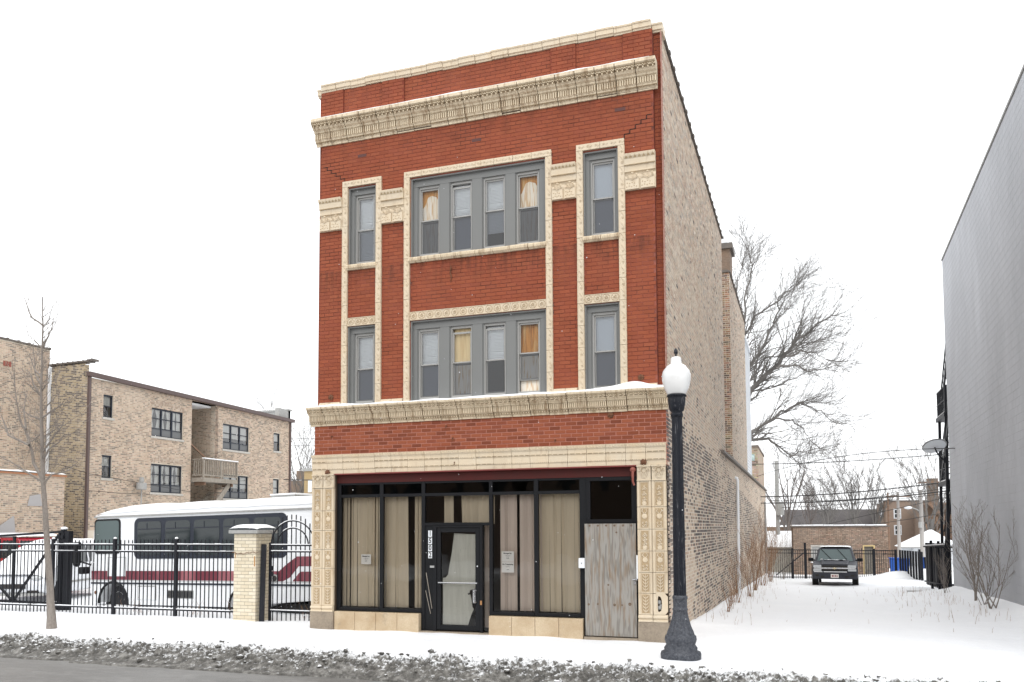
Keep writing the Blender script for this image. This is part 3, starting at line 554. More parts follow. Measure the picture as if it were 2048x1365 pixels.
# roof chimney with metal cap behind the court
g = G().box(6.4, 7.2, 16.2, 17.2, 10.6, 12.2, 0).box(6.3, 7.3, 16.1, 17.3, 12.2, 12.4, 1).box(6.55, 7.05, 16.3, 17.1, 12.4, 12.85, 2); ch = obj('chimney', g, [m_cbf, m_coping, m_white], B)
# white sided porch and rear stair tower
g = G()
for i in range(44): z = 4.3 + i * 0.135; g.hexa([(6.0, 22.6, z), (7.235, 22.6, z), (7.235, 25.9, z), (6.0, 25.9, z), (6.0, 22.6, z + 0.13), (7.215, 22.6, z + 0.13), (7.215, 25.9, z + 0.13), (6.0, 25.9, z + 0.13)])
g.box(7.2, 7.26, 22.6, 22.75, 4.3, 10.3).box(7.2, 7.26, 25.8, 25.95, 4.3, 10.3).box(5.9, 7.3, 22.6, 26, 10.24, 10.36)
obj('sided_porch', g, m_sid, B)
g = brick_geo(cells(6.15, 7.2, 4.2, 6.35, **kw), (0, 32.5, 0), (1, 0, 0), (0, -1, 0), lambda u, z: tuple(x * U(0.8, 1.1) for x in random.choice(SC + [(0.2, 0.14, 0.1)])), dep=0.01)
k = brick_geo(cells(32.5, 39.5, 4.25, 6.35, **kw), (7.2, 0, 0), (0, 1, 0), (1, 0, 0), lambda u, z: tuple(x * U(0.8, 1.1) for x in random.choice(SC))); g.add(k.v, k.f); g.c += k.c
for q in ((6.16, 7.19, 32.51, 39.5, 3.9, 6.35),): g.box(*q); g.c += [(0.4, 0.35, 0.28)] * 6
g.box(6.9, 7.25, 32.4, 39.6, 6.351, 6.45); g.box(6.1, 6.9, 32.4, 39.6, 6.351, 6.4); g.c += [(0.1, 0.085, 0.075)] * 12
g.m = [0] * len(g.f); obj('rear_stack', g, m_cb, B)
g = G().ball((6.88, 32.38, 5.75), 0.16, (1, 0.8, 1)).box(6.72, 7.04, 32.4, 32.5, 5.6, 5.95); obj('flood_light', g, M('pale_green_lamp_glass', (0.4, 0.5, 0.48), 0.4), B, smooth=False)
# pipes on the side wall
g = G().tube([(7.33, 15.4, -0.6), (7.36, 15.4, 3.62), (7.34, 15.4, 3.72), (7.27, 15.4, 3.75)], 0.05, 10); obj('vent_pipe', g, m_white, B, smooth=True)
g = G().tube([(7.34, 37.0, -0.9), (7.34, 37.0, 3.3), (7.28, 37, 3.5)], 0.06, 8); obj('downspout', g, m_conc, B)

# ------------------------------------------------------------------ terracotta
def prof_seg(prof, L, mat, extra=None, name='cornice_block', smooth=False):
    q = G(); q.prism([(y, z) for y, z in prof], 0.0, L, 0, 'yz')
    if extra: extra(q, L)
    return q.mesh(name, mat)
def run(name, me, x0, n, L, y, z, jz=0.004, jy=0.004, parent=B):
    r = []
    for i in range(n): r.append(link(name, me, parent, (x0 + i * L, y + U(-jy, jy), z + U(-jz, jz))))
    return r
# upper cornice
UP = [(0, 0), (-0.035, 0), (-0.045, 0.05), (-0.08, 0.08), (-0.085, 0.1), (-0.1, 0.11), (-0.1, 0.235), (-0.135, 0.25), (-0.14, 0.28), (-0.19, 0.3), (-0.225, 0.36), (-0.27, 0.42), (-0.285, 0.43), (-0.285, 0.49), (0, 0.5)]
def up_orn(q, L):
    q.box(0.0, L, -0.1015, -0.1, 0.12, 0.228, 1).hexa([(0.0, -0.2305, 0.345), (L, -0.2305, 0.345), (L, -0.2, 0.345), (0, -0.2, 0.345), (0.0, -0.2705, 0.41), (L, -0.2705, 0.41), (L, -0.24, 0.41), (0, -0.24, 0.41)], 1).box(0, L, -0.077, -0.06, 0.06, 0.085, 1)  # dark strips behind flutes and leaves: recess shade painted in
    n = 8
    for i in range(n):      # fluted band
        x = (i + 0.5) * L / n; q.box(x - L / n * 0.28, x + L / n * 0.28, -0.114, -0.1, 0.12, 0.228)
    for i in range(4):      # leaf row
        x = (i + 0.5) * L / 4; q.spiral(x - L / 16, 0.378, -0.256, 0.026, 1.1, 0.0085); q.spiral(x + L / 16, 0.378, -0.256, 0.026, 1.1, 0.0085, pi, -1)
        q.ball((x, -0.235, 0.345), 0.018, (1, 1, 1.7), 5, 3)
    for i in range(6): x = (i + 0.5) * L / 6; q.ball((x, -0.055, 0.055), 0.014, (1.3, 1, 1), 5, 3)
Lc = 7.22 / 19
me_up = prof_seg(UP, Lc - 0.014, [m_tcs, m_tcshade], up_orn)
run('cornice_block', me_up, 0.0, 19, Lc, 0, 10.08)
me_ret = G().prism([(x, z) for x, z in UP], 0, 0.25, 0, 'yz').mesh('cornice_return', m_tcs)
g = G().box(0.02, 7.19, -0.04, 0.0, 10.1, 10.5); obj('cornice_core', g, m_joint, B)
# lower cornice
LO = [(0, 0), (-0.03, 0), (-0.035, 0.03), (-0.055, 0.04), (-0.06, 0.085), (-0.1, 0.1), (-0.1, 0.2), (-0.13, 0.212), (-0.135, 0.235), (-0.165, 0.245), (-0.2, 0.32), (-0.235, 0.335), (-0.24, 0.37), (0, 0.38)]
def lo_orn(q, L):
    q.box(0.0, L, -0.1015, -0.1, 0.108, 0.192, 1).hexa([(0.0, -0.1755, 0.26), (L, -0.1755, 0.26), (L, -0.15, 0.26), (0, -0.15, 0.26), (0.0, -0.2005, 0.315), (L, -0.2005, 0.315), (L, -0.18, 0.315), (0, -0.18, 0.315)], 1).box(0, L, -0.062, -0.05, 0.045, 0.08, 1)  # painted recess shade behind the lower cornice ornament
    n = 10
    for i in range(n): x = (i + 0.5) * L / n; q.box(x - L / n * 0.27, x + L / n * 0.27, -0.112, -0.099, 0.108, 0.192)
    for i in range(4):
        x = (i + 0.5) * L / 4; q.spiral(x - L / 16, 0.288, -0.194, 0.026, 1.1, 0.0085); q.spiral(x + L / 16, 0.288, -0.194, 0.026, 1.1, 0.0085, pi, -1)
        q.ball((x, -0.18, 0.262), 0.014, (1, 1, 1.6), 5, 3)
    for i in range(7): x = (i + 0.5) * L / 7; q.ball((x, -0.06, 0.062), 0.013, (1.5, 1, 1), 5, 3)
Ll = 7.4 / 20
run('cornice_block', prof_seg(LO, Ll - 0.013, [m_tcs, m_tcshade], lo_orn), -0.08, 20, Ll, 0, 4.135)
g = G().box(-0.06, 7.3, -0.025, 0.0, 4.15, 4.5); obj('cornice_core', g, m_joint, B)
# lintel course of the shopfront
LI = [(0, 0), (-0.035, 0), (-0.035, 0.095), (-0.047, 0.1), (-0.047, 0.235), (-0.058, 0.24), (-0.06, 0.31), (-0.075, 0.33), (-0.09, 0.39), (0, 0.4)]
def li_orn(q, L):
    for zz, yy in ((0.1, -0.05), (0.237, -0.06)):
        n = 9
        for i in range(n): x = (i + 0.5) * L / n; q.box(x - L / n * 0.36, x + L / n * 0.36, yy, yy + 0.014, zz - 0.012, zz + 0.008)
    for i in range(6):
        x = (i + 0.5) * L / 6; q.add([(x - L / 14, -0.078, 0.325), (x + L / 14, -0.078, 0.325), (x, -0.1, 0.355), (x, -0.085, 0.38)], [(0, 1, 2), (0, 2, 3), (1, 3, 2)])
Lz = 7.29 / 20
me_li = prof_seg(LI, Lz - 0.006, m_tc, li_orn, 'lintel_tile'); run('lintel_tile', me_li, -0.03, 20, Lz, 0, 3.145, 0.003, 0.003)
g = G()
for i in range(66): x = -0.01 + i * 0.11; g.box(x, x + 0.085, -0.0495, -0.046, 3.238, 3.25); g.box(x, x + 0.085, -0.0615, -0.058, 3.377, 3.389)
obj('bead_line', g, m_tcshade, B, kind='stuff')
# top coping of the parapet
TP = [(0.0, 0), (-0.03, 0), (-0.035, 0.03), (-0.06, 0.04), (-0.065, 0.115), (-0.08, 0.125), (-0.085, 0.155), (0.0, 0.175), (0.28, 0.17), (0.28, 0.0)]
Lt = 7.0 / 20; me_tp = prof_seg(TP, Lt - 0.008, m_tc, None, 'coping_block')
run('coping_block', me_tp, 0.11, 20, Lt, 0, 11.242, 0.009, 0.008)
for x, L_ in ((-0.03, 0.13), (7.115, 0.19)):
    me = prof_seg(TP, L_, m_tc, None, 'coping_block'); link('coping_block', me, B, (x, 0.09, 11.2))
# --- window surrounds: scroll tiles
def scroll_tile(w, h, horiz=False):
    q = G(); q.box(0, w, -0.045, 0.0, 0, h - 0.006)
    e = 0.012; a, b = (w, h) if not horiz else (h, w)
    if not horiz:
        for zc in (h * 0.12, h * 0.62): q.spiral(w * 0.58, zc + 0.03, -0.047, 0.028, 1.3, 0.0065, -pi / 2); q.tube([(w * 0.3, -0.046, zc + 0.15), (w * 0.62, -0.05, zc + 0.1), (w * 0.8, -0.046, zc + 0.04)], 0.006, 3, 0, False)
        q.box(e * 0.4, e, -0.051, -0.045, 0, h - 0.006).box(w - e, w - e * 0.4, -0.051, -0.045, 0, h - 0.006)
    else:
        for xc in (w * 0.16, w * 0.5, w * 0.84): q.spiral(xc, h * 0.5, -0.047, 0.028, 1.3, 0.0065, 0); q.tube([(xc + 0.03, -0.046, h * 0.25), (xc + 0.08, -0.05, h * 0.6)], 0.006, 3, 0, False)
    return q.mesh('terracotta_tile', m_tc)
hv = (9.115 - 4.53) / 11
me_v = scroll_tile(0.125, hv)
for x in (0.632, 1.413, 2.052, 5.042, 5.655, 6.452):
    for i in range(11): link('terracotta_tile', me_v, B, (x, U(-0.004, 0.003), 4.53 + i * hv))
for x0, x1, n in ((0.632, 1.54, 2), (2.052, 5.167, 8), (5.655, 6.577, 2)):
    w = (x1 - x0) / n; me = scroll_tile(w - 0.006, 0.125, True)
    for i in range(n): link('terracotta_tile', me, B, (x0 + i * w, U(-0.003, 0.003), 9.117))
# --- rosette tiles above the first-floor windows
def ros_tile(w, h):
    q = G(); q.box(0, w - 0.005, -0.028, 0.0, 0, h)
    q.box(0, w - 0.005, -0.034, -0.028, 0, 0.012).box(0, w - 0.005, -0.034, -0.028, h - 0.012, h)
    for cx in (w * 0.25, w * 0.75):
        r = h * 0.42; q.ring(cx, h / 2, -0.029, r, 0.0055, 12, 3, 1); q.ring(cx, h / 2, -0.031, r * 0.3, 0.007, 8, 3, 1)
        for k in range(4): a = pi / 4 + k * pi / 2; q.tube([(cx + r * 0.35 * cos(a), -0.03, h / 2 + r * 0.35 * sin(a)), (cx + r * 0.95 * cos(a), -0.03, h / 2 + r * 0.95 * sin(a))], [0.012, 0.004], 3, 0, False)
        for k in range(4): a = k * pi / 2; q.ball((cx + r * 0.62 * cos(a), -0.03, h / 2 + r * 0.62 * sin(a)), 0.015, (1, 0.6, 1), 5, 3)
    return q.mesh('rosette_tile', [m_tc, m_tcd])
for x0, x1, n in ((0.757, 1.411, 2), (2.178, 5.04, 8), (5.78, 6.452, 2)):
    w = (x1 - x0) / n; me = ros_tile(w, 0.17)
    for i in range(n): link('rosette_tile', me, B, (x0 + i * w, U(-0.003, 0.003), 6.18))
# --- window sills
SI = [(0, 0), (-0.04, 0), (-0.075, 0.04), (-0.08, 0.085), (-0.065, 0.105), (0, 0.11)]
def sill_orn(q, L):
    for i in range(9): x = (i + 0.5) * L / 9; q.box(x - 0.009, x + 0.009, -0.086, -0.06, 0.025, 0.075)
for x0, x1, n in ((0.745, 1.43, 2), (2.165, 5.06, 8), (5.77, 6.47, 2)):
    w = (x1 - x0) / n; run('sill_block', prof_seg(SI, w - 0.006, m_tcs, sill_orn, 'sill_block'), x0, n, w, -0.0, 7.35, 0.002, 0.003)
# --- capitals on the four piers
def capital(x0, x1):
    w = x1 - x0; c = obj('capital', G().prism([(0, 0), (-0.045, 0), (-0.05, 0.2), (-0.02, 0.3), (-0.03, 0.33), (-0.06, 0.345), (-0.06, 0.36), (-0.05, 0.365), (-0.06, 0.46), (-0.08, 0.475), (-0.08, 0.49), (-0.09, 0.575), (-0.12, 0.62), (-0.13, 0.665), (0, 0.67)], 0, w, 0, 'yz'), m_tc, B, (x0, 0, 8.23))
    q = G(); h = w / 2
    for i in (0, 1):
        a = i * h
        q.box(a + 0.015, a + h - 0.02, -0.075, -0.04, 0.005, 0.19)
        for k, s in ((0.045, -1), (h - 0.045, 1)): q.spiral(a + k, 0.24, -0.085, 0.042, 1.6, 0.011, pi / 2, s, 14)
        q.tube([(a + 0.05, -0.08, 0.205), (a + h / 2 - 0.03, -0.085, 0.2), (a + h / 2, -0.09, 0.17), (a + h / 2 + 0.03, -0.085, 0.2), (a + h - 0.05, -0.08, 0.205)], 0.009, 4, 0, False)
        for k in range(-2, 3): q.tube([(a + h / 2, -0.07, 0.2), (a + h / 2 + k * 0.022, -0.08, 0.265 - abs(k) * 0.012)], [0.006, 0.004], 3, 0, False)
        q.ball((a + h / 2, -0.08, 0.3), 0.022, (1.2, 1, 0.9), 6, 4)
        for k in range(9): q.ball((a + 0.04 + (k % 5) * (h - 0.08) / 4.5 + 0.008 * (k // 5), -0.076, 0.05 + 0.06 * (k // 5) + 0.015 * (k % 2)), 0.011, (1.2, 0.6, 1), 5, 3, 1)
    n = 7
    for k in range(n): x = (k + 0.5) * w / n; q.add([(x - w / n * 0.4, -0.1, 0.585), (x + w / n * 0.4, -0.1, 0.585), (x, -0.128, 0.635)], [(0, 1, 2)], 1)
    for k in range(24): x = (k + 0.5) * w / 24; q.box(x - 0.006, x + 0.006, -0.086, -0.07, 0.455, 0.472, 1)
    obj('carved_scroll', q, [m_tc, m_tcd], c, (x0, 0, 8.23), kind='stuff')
for a, b in ((0.1, 0.63), (1.542, 2.05), (5.17, 5.653), (6.58, 7.15)): capital(a, b)
# --- moulded bases of the piers above the lower cornice
for a, b in ((0.13, 0.62), (1.55, 2.045), (5.175, 5.65), (6.585, 7.13)):
    w = (b - a) / 2
    me = G().prism([(0, 0), (-0.1, 0), (-0.11, 0.035), (-0.07, 0.05), (-0.07, 0.08), (-0.03, 0.11), (0, 0.115)], 0, w - 0.012, 0, 'yz').mesh('pier_base', m_tc)
    for i in (0, 1): link('pier_base', me, B, (a + i * w, 0, 4.51))
# snow lying on the cornices
def ledge_snow(x0, x1, y0, y1, z, h, fn=None):
    xs = axis_pts([(x0, x1, 0.06)]); n = 6; g = G(); ys = [y0 + (y1 - y0) * j / n for j in range(n + 1)]
    gr = grid(xs, ys, lambda x, y: z + (h * (0.75 + 0.5 * noise.noise(Vector((x * 1.7, y * 3, z)))) + (fn(x) if fn else 0)) * max(0, 1 - (2 * (y - y0) / (y1 - y0) - 1.1) ** 2 / 1.25 if y < (y0 + y1) / 2 else 1) ** 0.6)
    k = len(gr.v); nx = len(xs)
    gr.v += [(x, y0 + 0.004, z - 0.012) for x in xs]
    for i in range(nx - 1): gr.f.append((k + i, k + i + 1, i + 1, i)); gr.m.append(0)
    obj('ledge_snow', gr, m_snow, B, smooth=True)
ledge_snow(0.12, 7.1, -0.27, 0.02, 10.58, 0.075)
ledge_snow(-0.02, 7.26, -0.225, 0.06, 4.512, 0.06, lambda x: 0.1 * math.exp(-((x - 6.75) / 0.3) ** 2) + 0.03 * math.exp(-((x - 6.2) / 0.4) ** 2))
# --- shopfront pilasters
def panel_tile(w, h, kind):
    q = G(); q.box(0, w - 0.005, -0.05, 0, 0, h - 0.007)
    a, b = w * 0.24, w * 0.76
    q.box(0.012, a - 0.018, -0.062, -0.05, 0, h - 0.007).box(b + 0.018, w - 0.017, -0.062, -0.05, 0, h - 0.007)
    q.box(a - 0.006, a, -0.057, -0.05, 0.02, h - 0.03).box(b, b + 0.006, -0.057, -0.05, 0.02, h - 0.03)
    c = (a + b) / 2; m = h / 2; s = min(1, h / 0.4)
    q.box(a + 0.002, b - 0.002, -0.052, -0.05, 0.025, h - 0.03, 1)  # flat strip; the recess is shown only by its darker colour
    if kind == 0:
        q.lathe([(0.042, 0.0), (0.05, -0.004), (0.044, -0.012), (0.02, -0.016)][::-1], (c, -0.05, m + 0.03), 12, 0, 0, 'y')
        for sg_ in (-1, 1):
            q.tube([(c + sg_ * 0.03, -0.056, h - 0.04), (c + sg_ * 0.045, -0.06, h - 0.08), (c + sg_ * 0.01, -0.056, h - 0.12)], 0.009, 4, 0, False)
            q.spiral(c + sg_ * 0.026, 0.06, -0.055, 0.026, 1.2, 0.008, pi / 2, sg_); q.spiral(c + sg_ * 0.026, 0.115, -0.055, 0.02, 1.1, 0.008, -pi / 2, sg_)
    elif kind == 1:
        for j in range(5):
            z = 0.05 + j * (h - 0.12) / 4.4
            for sg_ in (-1, 1): q.tube([(c, -0.054, z), (c + sg_ * 0.032, -0.062, z + 0.02), (c + sg_ * 0.05, -0.055, z + 0.05)], [0.011, 0.01, 0.004], 4, 0, False)
        q.tube([(c, -0.056, 0.03), (c, -0.056, h - 0.04)], 0.007, 4, 0, False)
    else:
        q.lathe([(0.045, 0), (0.04, -0.01)][::-1], (c, -0.05, 0.06), 12, 0, 0, 'y')
        for j in range(3):
            z = 0.12 + j * (h - 0.16) / 3
            for sg_ in (-1, 1): q.spiral(c + sg_ * 0.024, z, -0.056, 0.024, 1.3, 0.009, pi / 2, sg_)
            q.ball((c, -0.055, z + 0.04), 0.014, (1.4, 0.8, 1), 5, 3)
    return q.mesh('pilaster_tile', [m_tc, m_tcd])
JZ = [0.47, 0.85, 1.22, 1.6, 1.99, 2.39, 2.855]
for si, (xa, xb) in enumerate(((-0.02, 0.5), (6.725, 7.255))):
    g = G().box(xa + 0.01, xb - 0.01, 0.0, 0.3, -0.4, 3.14); obj('pilaster_core', g, m_joint, B)
    w = (xb - xa) / 2
    for j in range(6):
        me = panel_tile(w, JZ[j + 1] - JZ[j], (1, 1, 0, 2, 0, 2)[j])
        for i in (0, 1):
            if si == 1 and j == 0 and i == 1: continue
            link('pilaster_tile', me, B, (xa + i * w, 0, JZ[j]))
    # capital of the pilaster
    for i in (0, 1):
        a = xa + i * w; q = G().box(0.006, w - 0.012, -0.055, 0, 0, 0.285).box(0, w - 0.006, -0.075, 0, 0.255, 0.282).box(0.0, w - 0.006, -0.07, 0, 0, 0.018)
        for sg_ in (-1, 1): q.spiral(w / 2 + sg_ * 0.082, 0.21, -0.075, 0.036, 1.6, 0.01, pi / 2, sg_, 14)
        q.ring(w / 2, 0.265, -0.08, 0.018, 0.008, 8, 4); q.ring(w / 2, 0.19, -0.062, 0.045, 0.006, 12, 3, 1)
        for k in range(-2, 3): q.tube([(w / 2 + k * 0.012, -0.055, 0.05), (w / 2 + k * 0.032, -0.075, 0.14 + 0.02 * (2 - abs(k)))], [0.012, 0.008], 4, 0, False)
        obj('pilaster_capital', q, [m_tc, m_tcd], B, (a, 0, 2.855))
        me = G().prism([(0, 0), (-0.075, 0), (-0.08, 0.02), (-0.05, 0.05), (-0.085, 0.075), (-0.085, 0.1), (-0.05, 0.125), (0, 0.13)], 0, w - 0.01, 0, 'yz').mesh('pilaster_base', m_tc)
        link('pilaster_base', me, B, (a, 0, 0.34))
    obj('plinth_block', G().box(xa - 0.01, xb + 0.005, -0.075, 0.2, -0.3, 0.335), m_stone, B, bevel=(0.008, 2))
# broken tile: a hole with rubble in the right-hand pilaster
xa = 6.725 + 0.265; h = 0.38
pts_o = [(0, 0), (0.26, 0), (0.26, h - 0.007), (0, h - 0.007)]
hole = [(0.075 + 0.06 * cos(t) * (1.0 if cos(t) > 0 else 0.25) + 0.02, 0.19 + 0.15 * sin(t) + 0.012 * sin(3 * t)) for t in [2 * pi * k / 16 for k in range(16)]]
q = G(); n = 16
ring_o = []
for k in range(16):
    t = 2 * pi * k / 16; c_, s_ = cos(t), sin(t); sc = min(0.13 / max(abs(c_), 1e-6), (h / 2) / max(abs(s_), 1e-6)); ring_o.append((0.13 + c_ * sc, h / 2 + s_ * sc))
for k in range(16):
    k2 = (k + 1) % 16
    q.quad((ring_o[k][0], -0.05, ring_o[k][1]), (ring_o[k2][0], -0.05, ring_o[k2][1]), (hole[k2][0], -0.05, hole[k2][1]), (hole[k][0], -0.05, hole[k][1]), 0)
    q.quad((hole[k][0], -0.05, hole[k][1]), (hole[k2][0], -0.05, hole[k2][1]), (hole[k2][0], -0.002, hole[k2][1]), (hole[k][0], -0.002, hole[k][1]), 1)
q.quad((0, -0.002, 0), (0.26, -0.002, 0), (0.26, -0.002, h), (0, -0.002, h), 1).box(0.005, 0.06, -0.062, -0.05, 0, h - 0.01, 0)
bt = obj('broken_pilaster_tile', q, [m_tc, m_joint], B, (xa, 0, 0.47), label='terracotta tile with a hole showing rubble')
q = G(); q.ball((0.105, -0.012, 0.12), 0.045, (1.1, 0.6, 0.9), 7, 5).ball((0.1, -0.01, 0.22), 0.04, (1, 0.6, 1), 7, 5).ball((0.13, -0.01, 0.16), 0.03, (1, 0.6, 1), 7, 5)
obj('rubble', q, m_conc, bt, (xa, 0, 0.47), smooth=True)
# --- iron anchor rosettes
q = G(); q.lathe([(0.062, 0), (0.058, 0.016), (0.02, 0.03), (0.015, 0.05)], (0, -0.05, 0), 12, 0, 0.25, 'y')
q = G().lathe([(0.018, -0.05), (0.022, -0.03), (0.058, -0.018), (0.066, 0.0)], (0, 0, 0), 14, 0, 0.22, 'y'); me_an = q.mesh('anchor_plate', m_rust)
for x, z, y in ((0.38, 4.73, -0.006), (6.82, 4.74, -0.006), (6.25, 4.08, -0.012), (0.34, 3.17, -0.05), (6.85, 3.19, -0.05)): link('anchor_plate', me_an, B, (x, y, z))
q = G().tube([(0, 0, 0), (0, -0.05, 0), (0, -0.055, -0.05)], 0.012, 5); me_st = q.mesh('iron_stub', m_rust)
for x, z in ((0.42, 3.92), (2.98, 4.02), (3.12, 3.78), (3.16, 3.3), (5.2, 3.66)): link('iron_stub', me_st, B, (x, -0.004, z))
q = G().tube([(0, -0.01, 0.26), (0.02, -0.05, 0.2), (-0.01, -0.02, 0.12), (0.015, -0.02, 0.05), (0, -0.015, -0.08)], [0.012, 0.016, 0.01, 0.012, 0.004], 5); obj('broken_bracket', q, m_rust, B, (3.07, 0, 6.95))
g = G()
for x, z in ((0.97, 9.72), (3.52, 9.65), (6.4, 9.78)): g.box(x, x + 0.2, -0.0085, -0.005, z, z + 0.062)
obj('patched_bricks', g, M('dark_red_replacement_brick', (0.1, 0.04, 0.035), 0.8), B)
g = G().tube([(6.655, -0.03, 3.07), (6.66, -0.1, 3.0), (6.66, -0.09, 2.85), (6.68, -0.06, 2.78)], [0.03, 0.025, 0.02, 0.018], 8).ball((6.655, -0.05, 3.06), 0.055, (1, 1, 0.9), 8, 5); obj('lamp_bracket', g, M('dull_red_paint', (0.25, 0.07, 0.05), 0.6), B, smooth=True)

# ------------------------------------------------------------------ upper windows
def blind_geo(x0, x1, y, z0, z1, mi=0, sag=False):
    q = G(); n = int((z1 - z0) / 0.028)
    for i in range(n):
        z = z0 + i * (z1 - z0) / n; t = U(-0.003, 0.003)
        s = 0.03 * sin(i * 0.7) if sag and i < 7 else 0
        q.add([(x0, y - 0.006, z), (x1, y - 0.006, z + t + s), (x1, y + 0.008, z + 0.024 + t + s), (x0, y + 0.008, z + 0.024)], [(0, 1, 2, 3)])
    q.box(x0, x1, y - 0.01, y + 0.012, z1 - 0.03, z1)
    q.quad((x0, y + 0.02, z0), (x1, y + 0.02, z0), (x1, y + 0.02, z1), (x0, y + 0.02, z1))
    return q
m_scrn = M('grey_roller_shade', (0.28, 0.3, 0.35), 0.9); m_skyref = M('pale_blue_sky_reflection', (0.5, 0.55, 0.62), 0.8)  # the pale blue is a painted sky reflection for upper panes
def sash_window(x0, x1, z0, z1, up, lo, slide=0.0, top_gap=0.0, parent=B, lowrail=0.0):
    """double hung sash; up/lo are what stands behind the panes"""
    y = 0.13; w = 0.045; zm = z0 + (z1 - z0) * (0.485 + slide)
    f = obj('window', G().box(x0, x0 + w, y - 0.03, y + 0.05, z0, z1).box(x1 - w, x1, y - 0.03, y + 0.05, z0, z1).box(x0 + w, x1 - w, y - 0.03, y + 0.05, z1 - w, z1).box(x0 + w, x1 - w, y - 0.04, y + 0.05, z0, z0 + w), m_sash, parent)
    a, b = x0 + w + 0.002, x1 - w - 0.002; zt = z1 - w - top_gap
    s = 0.025
    obj('sash', G().box(a, a + s, y, y + 0.03, zm, zt).box(b - s, b, y, y + 0.03, zm, zt).box(a + s, b - s, y, y + 0.03, zt - s - 0.01, zt).box(a + s, b - s, y, y + 0.03, zm, zm + s), m_sash, f)
    zl = z0 + w + lowrail
    obj('sash', G().box(a, a + s, y + 0.031, y + 0.055, zl, zm + 0.03).box(b - s, b, y + 0.031, y + 0.055, zl, zm + 0.03).box(a + s, b - s, y + 0.031, y + 0.055, zm - 0.01, zm + 0.03).box(a + s, b - s, y + 0.031, y + 0.055, zl, zl + s + 0.015), m_sash, f)
    obj('pane', G().quad((a + s, y + 0.015, zm + s), (b - s, y + 0.015, zm + s), (b - s, y + 0.015, zt - s), (a + s, y + 0.015, zt - s)), m_glassp if up in ('o', 'w', 't') else m_glassb, f)
    obj('pane', G().quad((a + s, y + 0.012, zl + s), (b - s, y + 0.012, zl + s), (b - s, y + 0.012, zm - 0.01), (a + s, y + 0.012, zm - 0.01)), m_scr, f)
    mats = {'o': m_plyo, 'w': m_plyw, 't': m_plyt, 'g': m_plyg}
    for what, p, q_, yy in ((up, zm, z1, y + 0.075), (lo, z0, zm, y + 0.085)):
        if what == 'b': obj('blind', blind_geo(a, b, yy, p, q_ - (0.05 if top_gap else 0), 0, True), m_mini, f)
        elif what == 's': obj('roller_shade_or_reflection', G().box(a, b, yy, yy + 0.006, p, q_), m_scrn, f)
        elif what == 'l': obj('roller_shade_or_reflection', G().box(a, b, yy, yy + 0.006, p, q_), m_skyref, f)  # flat panel coloured as the sky's reflection in the pane
        elif what == 'h': obj('blind', blind_geo(a, b, yy, p + (q_ - p) * 0.45, q_), m_mini, f); 
        elif what in mats:
            obj('plywood_panel', G().box(a, b, yy, yy + 0.015, p, q_ - 0.03), mats[what], f)
            if what == 'w' and p > z0 + 0.3: obj('water_stain', G().prism([(a, q_ - 0.03), (a, p + 0.42 * (q_ - p)), (a + 0.05, p + 0.5 * (q_ - p)), (a + 0.12, p + 0.74 * (q_ - p)), (a + 0.2, p + 0.78 * (q_ - p)), (b - 0.09, p + 0.72 * (q_ - p)), (b - 0.02, p + 0.55 * (q_ - p)), (b, p + 0.6 * (q_ - p)), (b, q_ - 0.03)], yy - 0.002, yy - 0.0005, 0, 'xz'), m_plyo, f)
    return f
def outer_frame(x0, x1, z0, z1, mull):
    y0, y1 = 0.06, 0.2
    xs = [x0] + [v for p in mull for v in p] + [x1]
    q = G(); q.box(x0, x1, y0, y1, mull_top, z1).box(x0, x1, y0, y1, z0, z0 + 0.03)
    for i in range(0, len(xs), 2): q.box(xs[i], xs[i + 1], y0, y1, z0 + 0.03, mull_top)
    # stop beads
    for a, b in mull:
        q.box(a, a + 0.02, y0 + 0.015, y1 - 0.03, z0 + 0.03, mull_top).box(b - 0.02, b, y0 + 0.015, y1 - 0.03, z0 + 0.03, mull_top)
    q.box(x0, x0 + 0.03, 0.0, y0, z0, z1).box(x1 - 0.03, x1, 0.0, y0, z0, z1).box(x0 + 0.03, x1 - 0.03, 0.0, y0, z1 - 0.03, z1)
    obj('window_surround_frame', q, m_grayf, B, bevel=(0.004, 1))
SP = {(0, 0): ('b', 's'), (0, 1): ('b', 'b'), (1, 0): ('l', 's'), (1, 1): ('l', 's')}
for i, (a, b) in enumerate(NX):
    for j, (c, d) in enumerate(NZ):
        mull_top = d - 0.14; xa, xb = a + 0.105, b - 0.07
        outer_frame(a, b, c, d, [(xa, xb)])
        u, l = SP[(i, j)]
        sash_window(xa, xb, c + 0.035, mull_top, u, l)
CW = [(2.31, 2.8), (3.01, 3.5), (3.71, 4.2), (4.4, 4.9)]
CF = {(0, 0): ('b', 's', 0, 0), (1, 0): ('t', 'w', 0, .07), (2, 0): ('b', None, 0, .05), (3, 0): ('o', 'w', 0.06, 0), (0, 1): ('w', 'g', 0.02, 0), (1, 1): ('b', 's', 0.02, .05), (2, 1): ('b', 'h', 0.04, 0), (3, 1): ('w', 'g', 0.02, 0)}
for j, (c, d) in enumerate(NZ):
    mull_top = d - 0.16; outer_frame(CX0, CX1, c, d, CW)
    for i, (a, b) in enumerate(CW):
        u, l, sl, tg = CF[(i, j)]; sash_window(a, b, c + 0.035, mull_top, u, l, sl, tg, lowrail=0.22 if (i, j) == (3, 0) else 0)

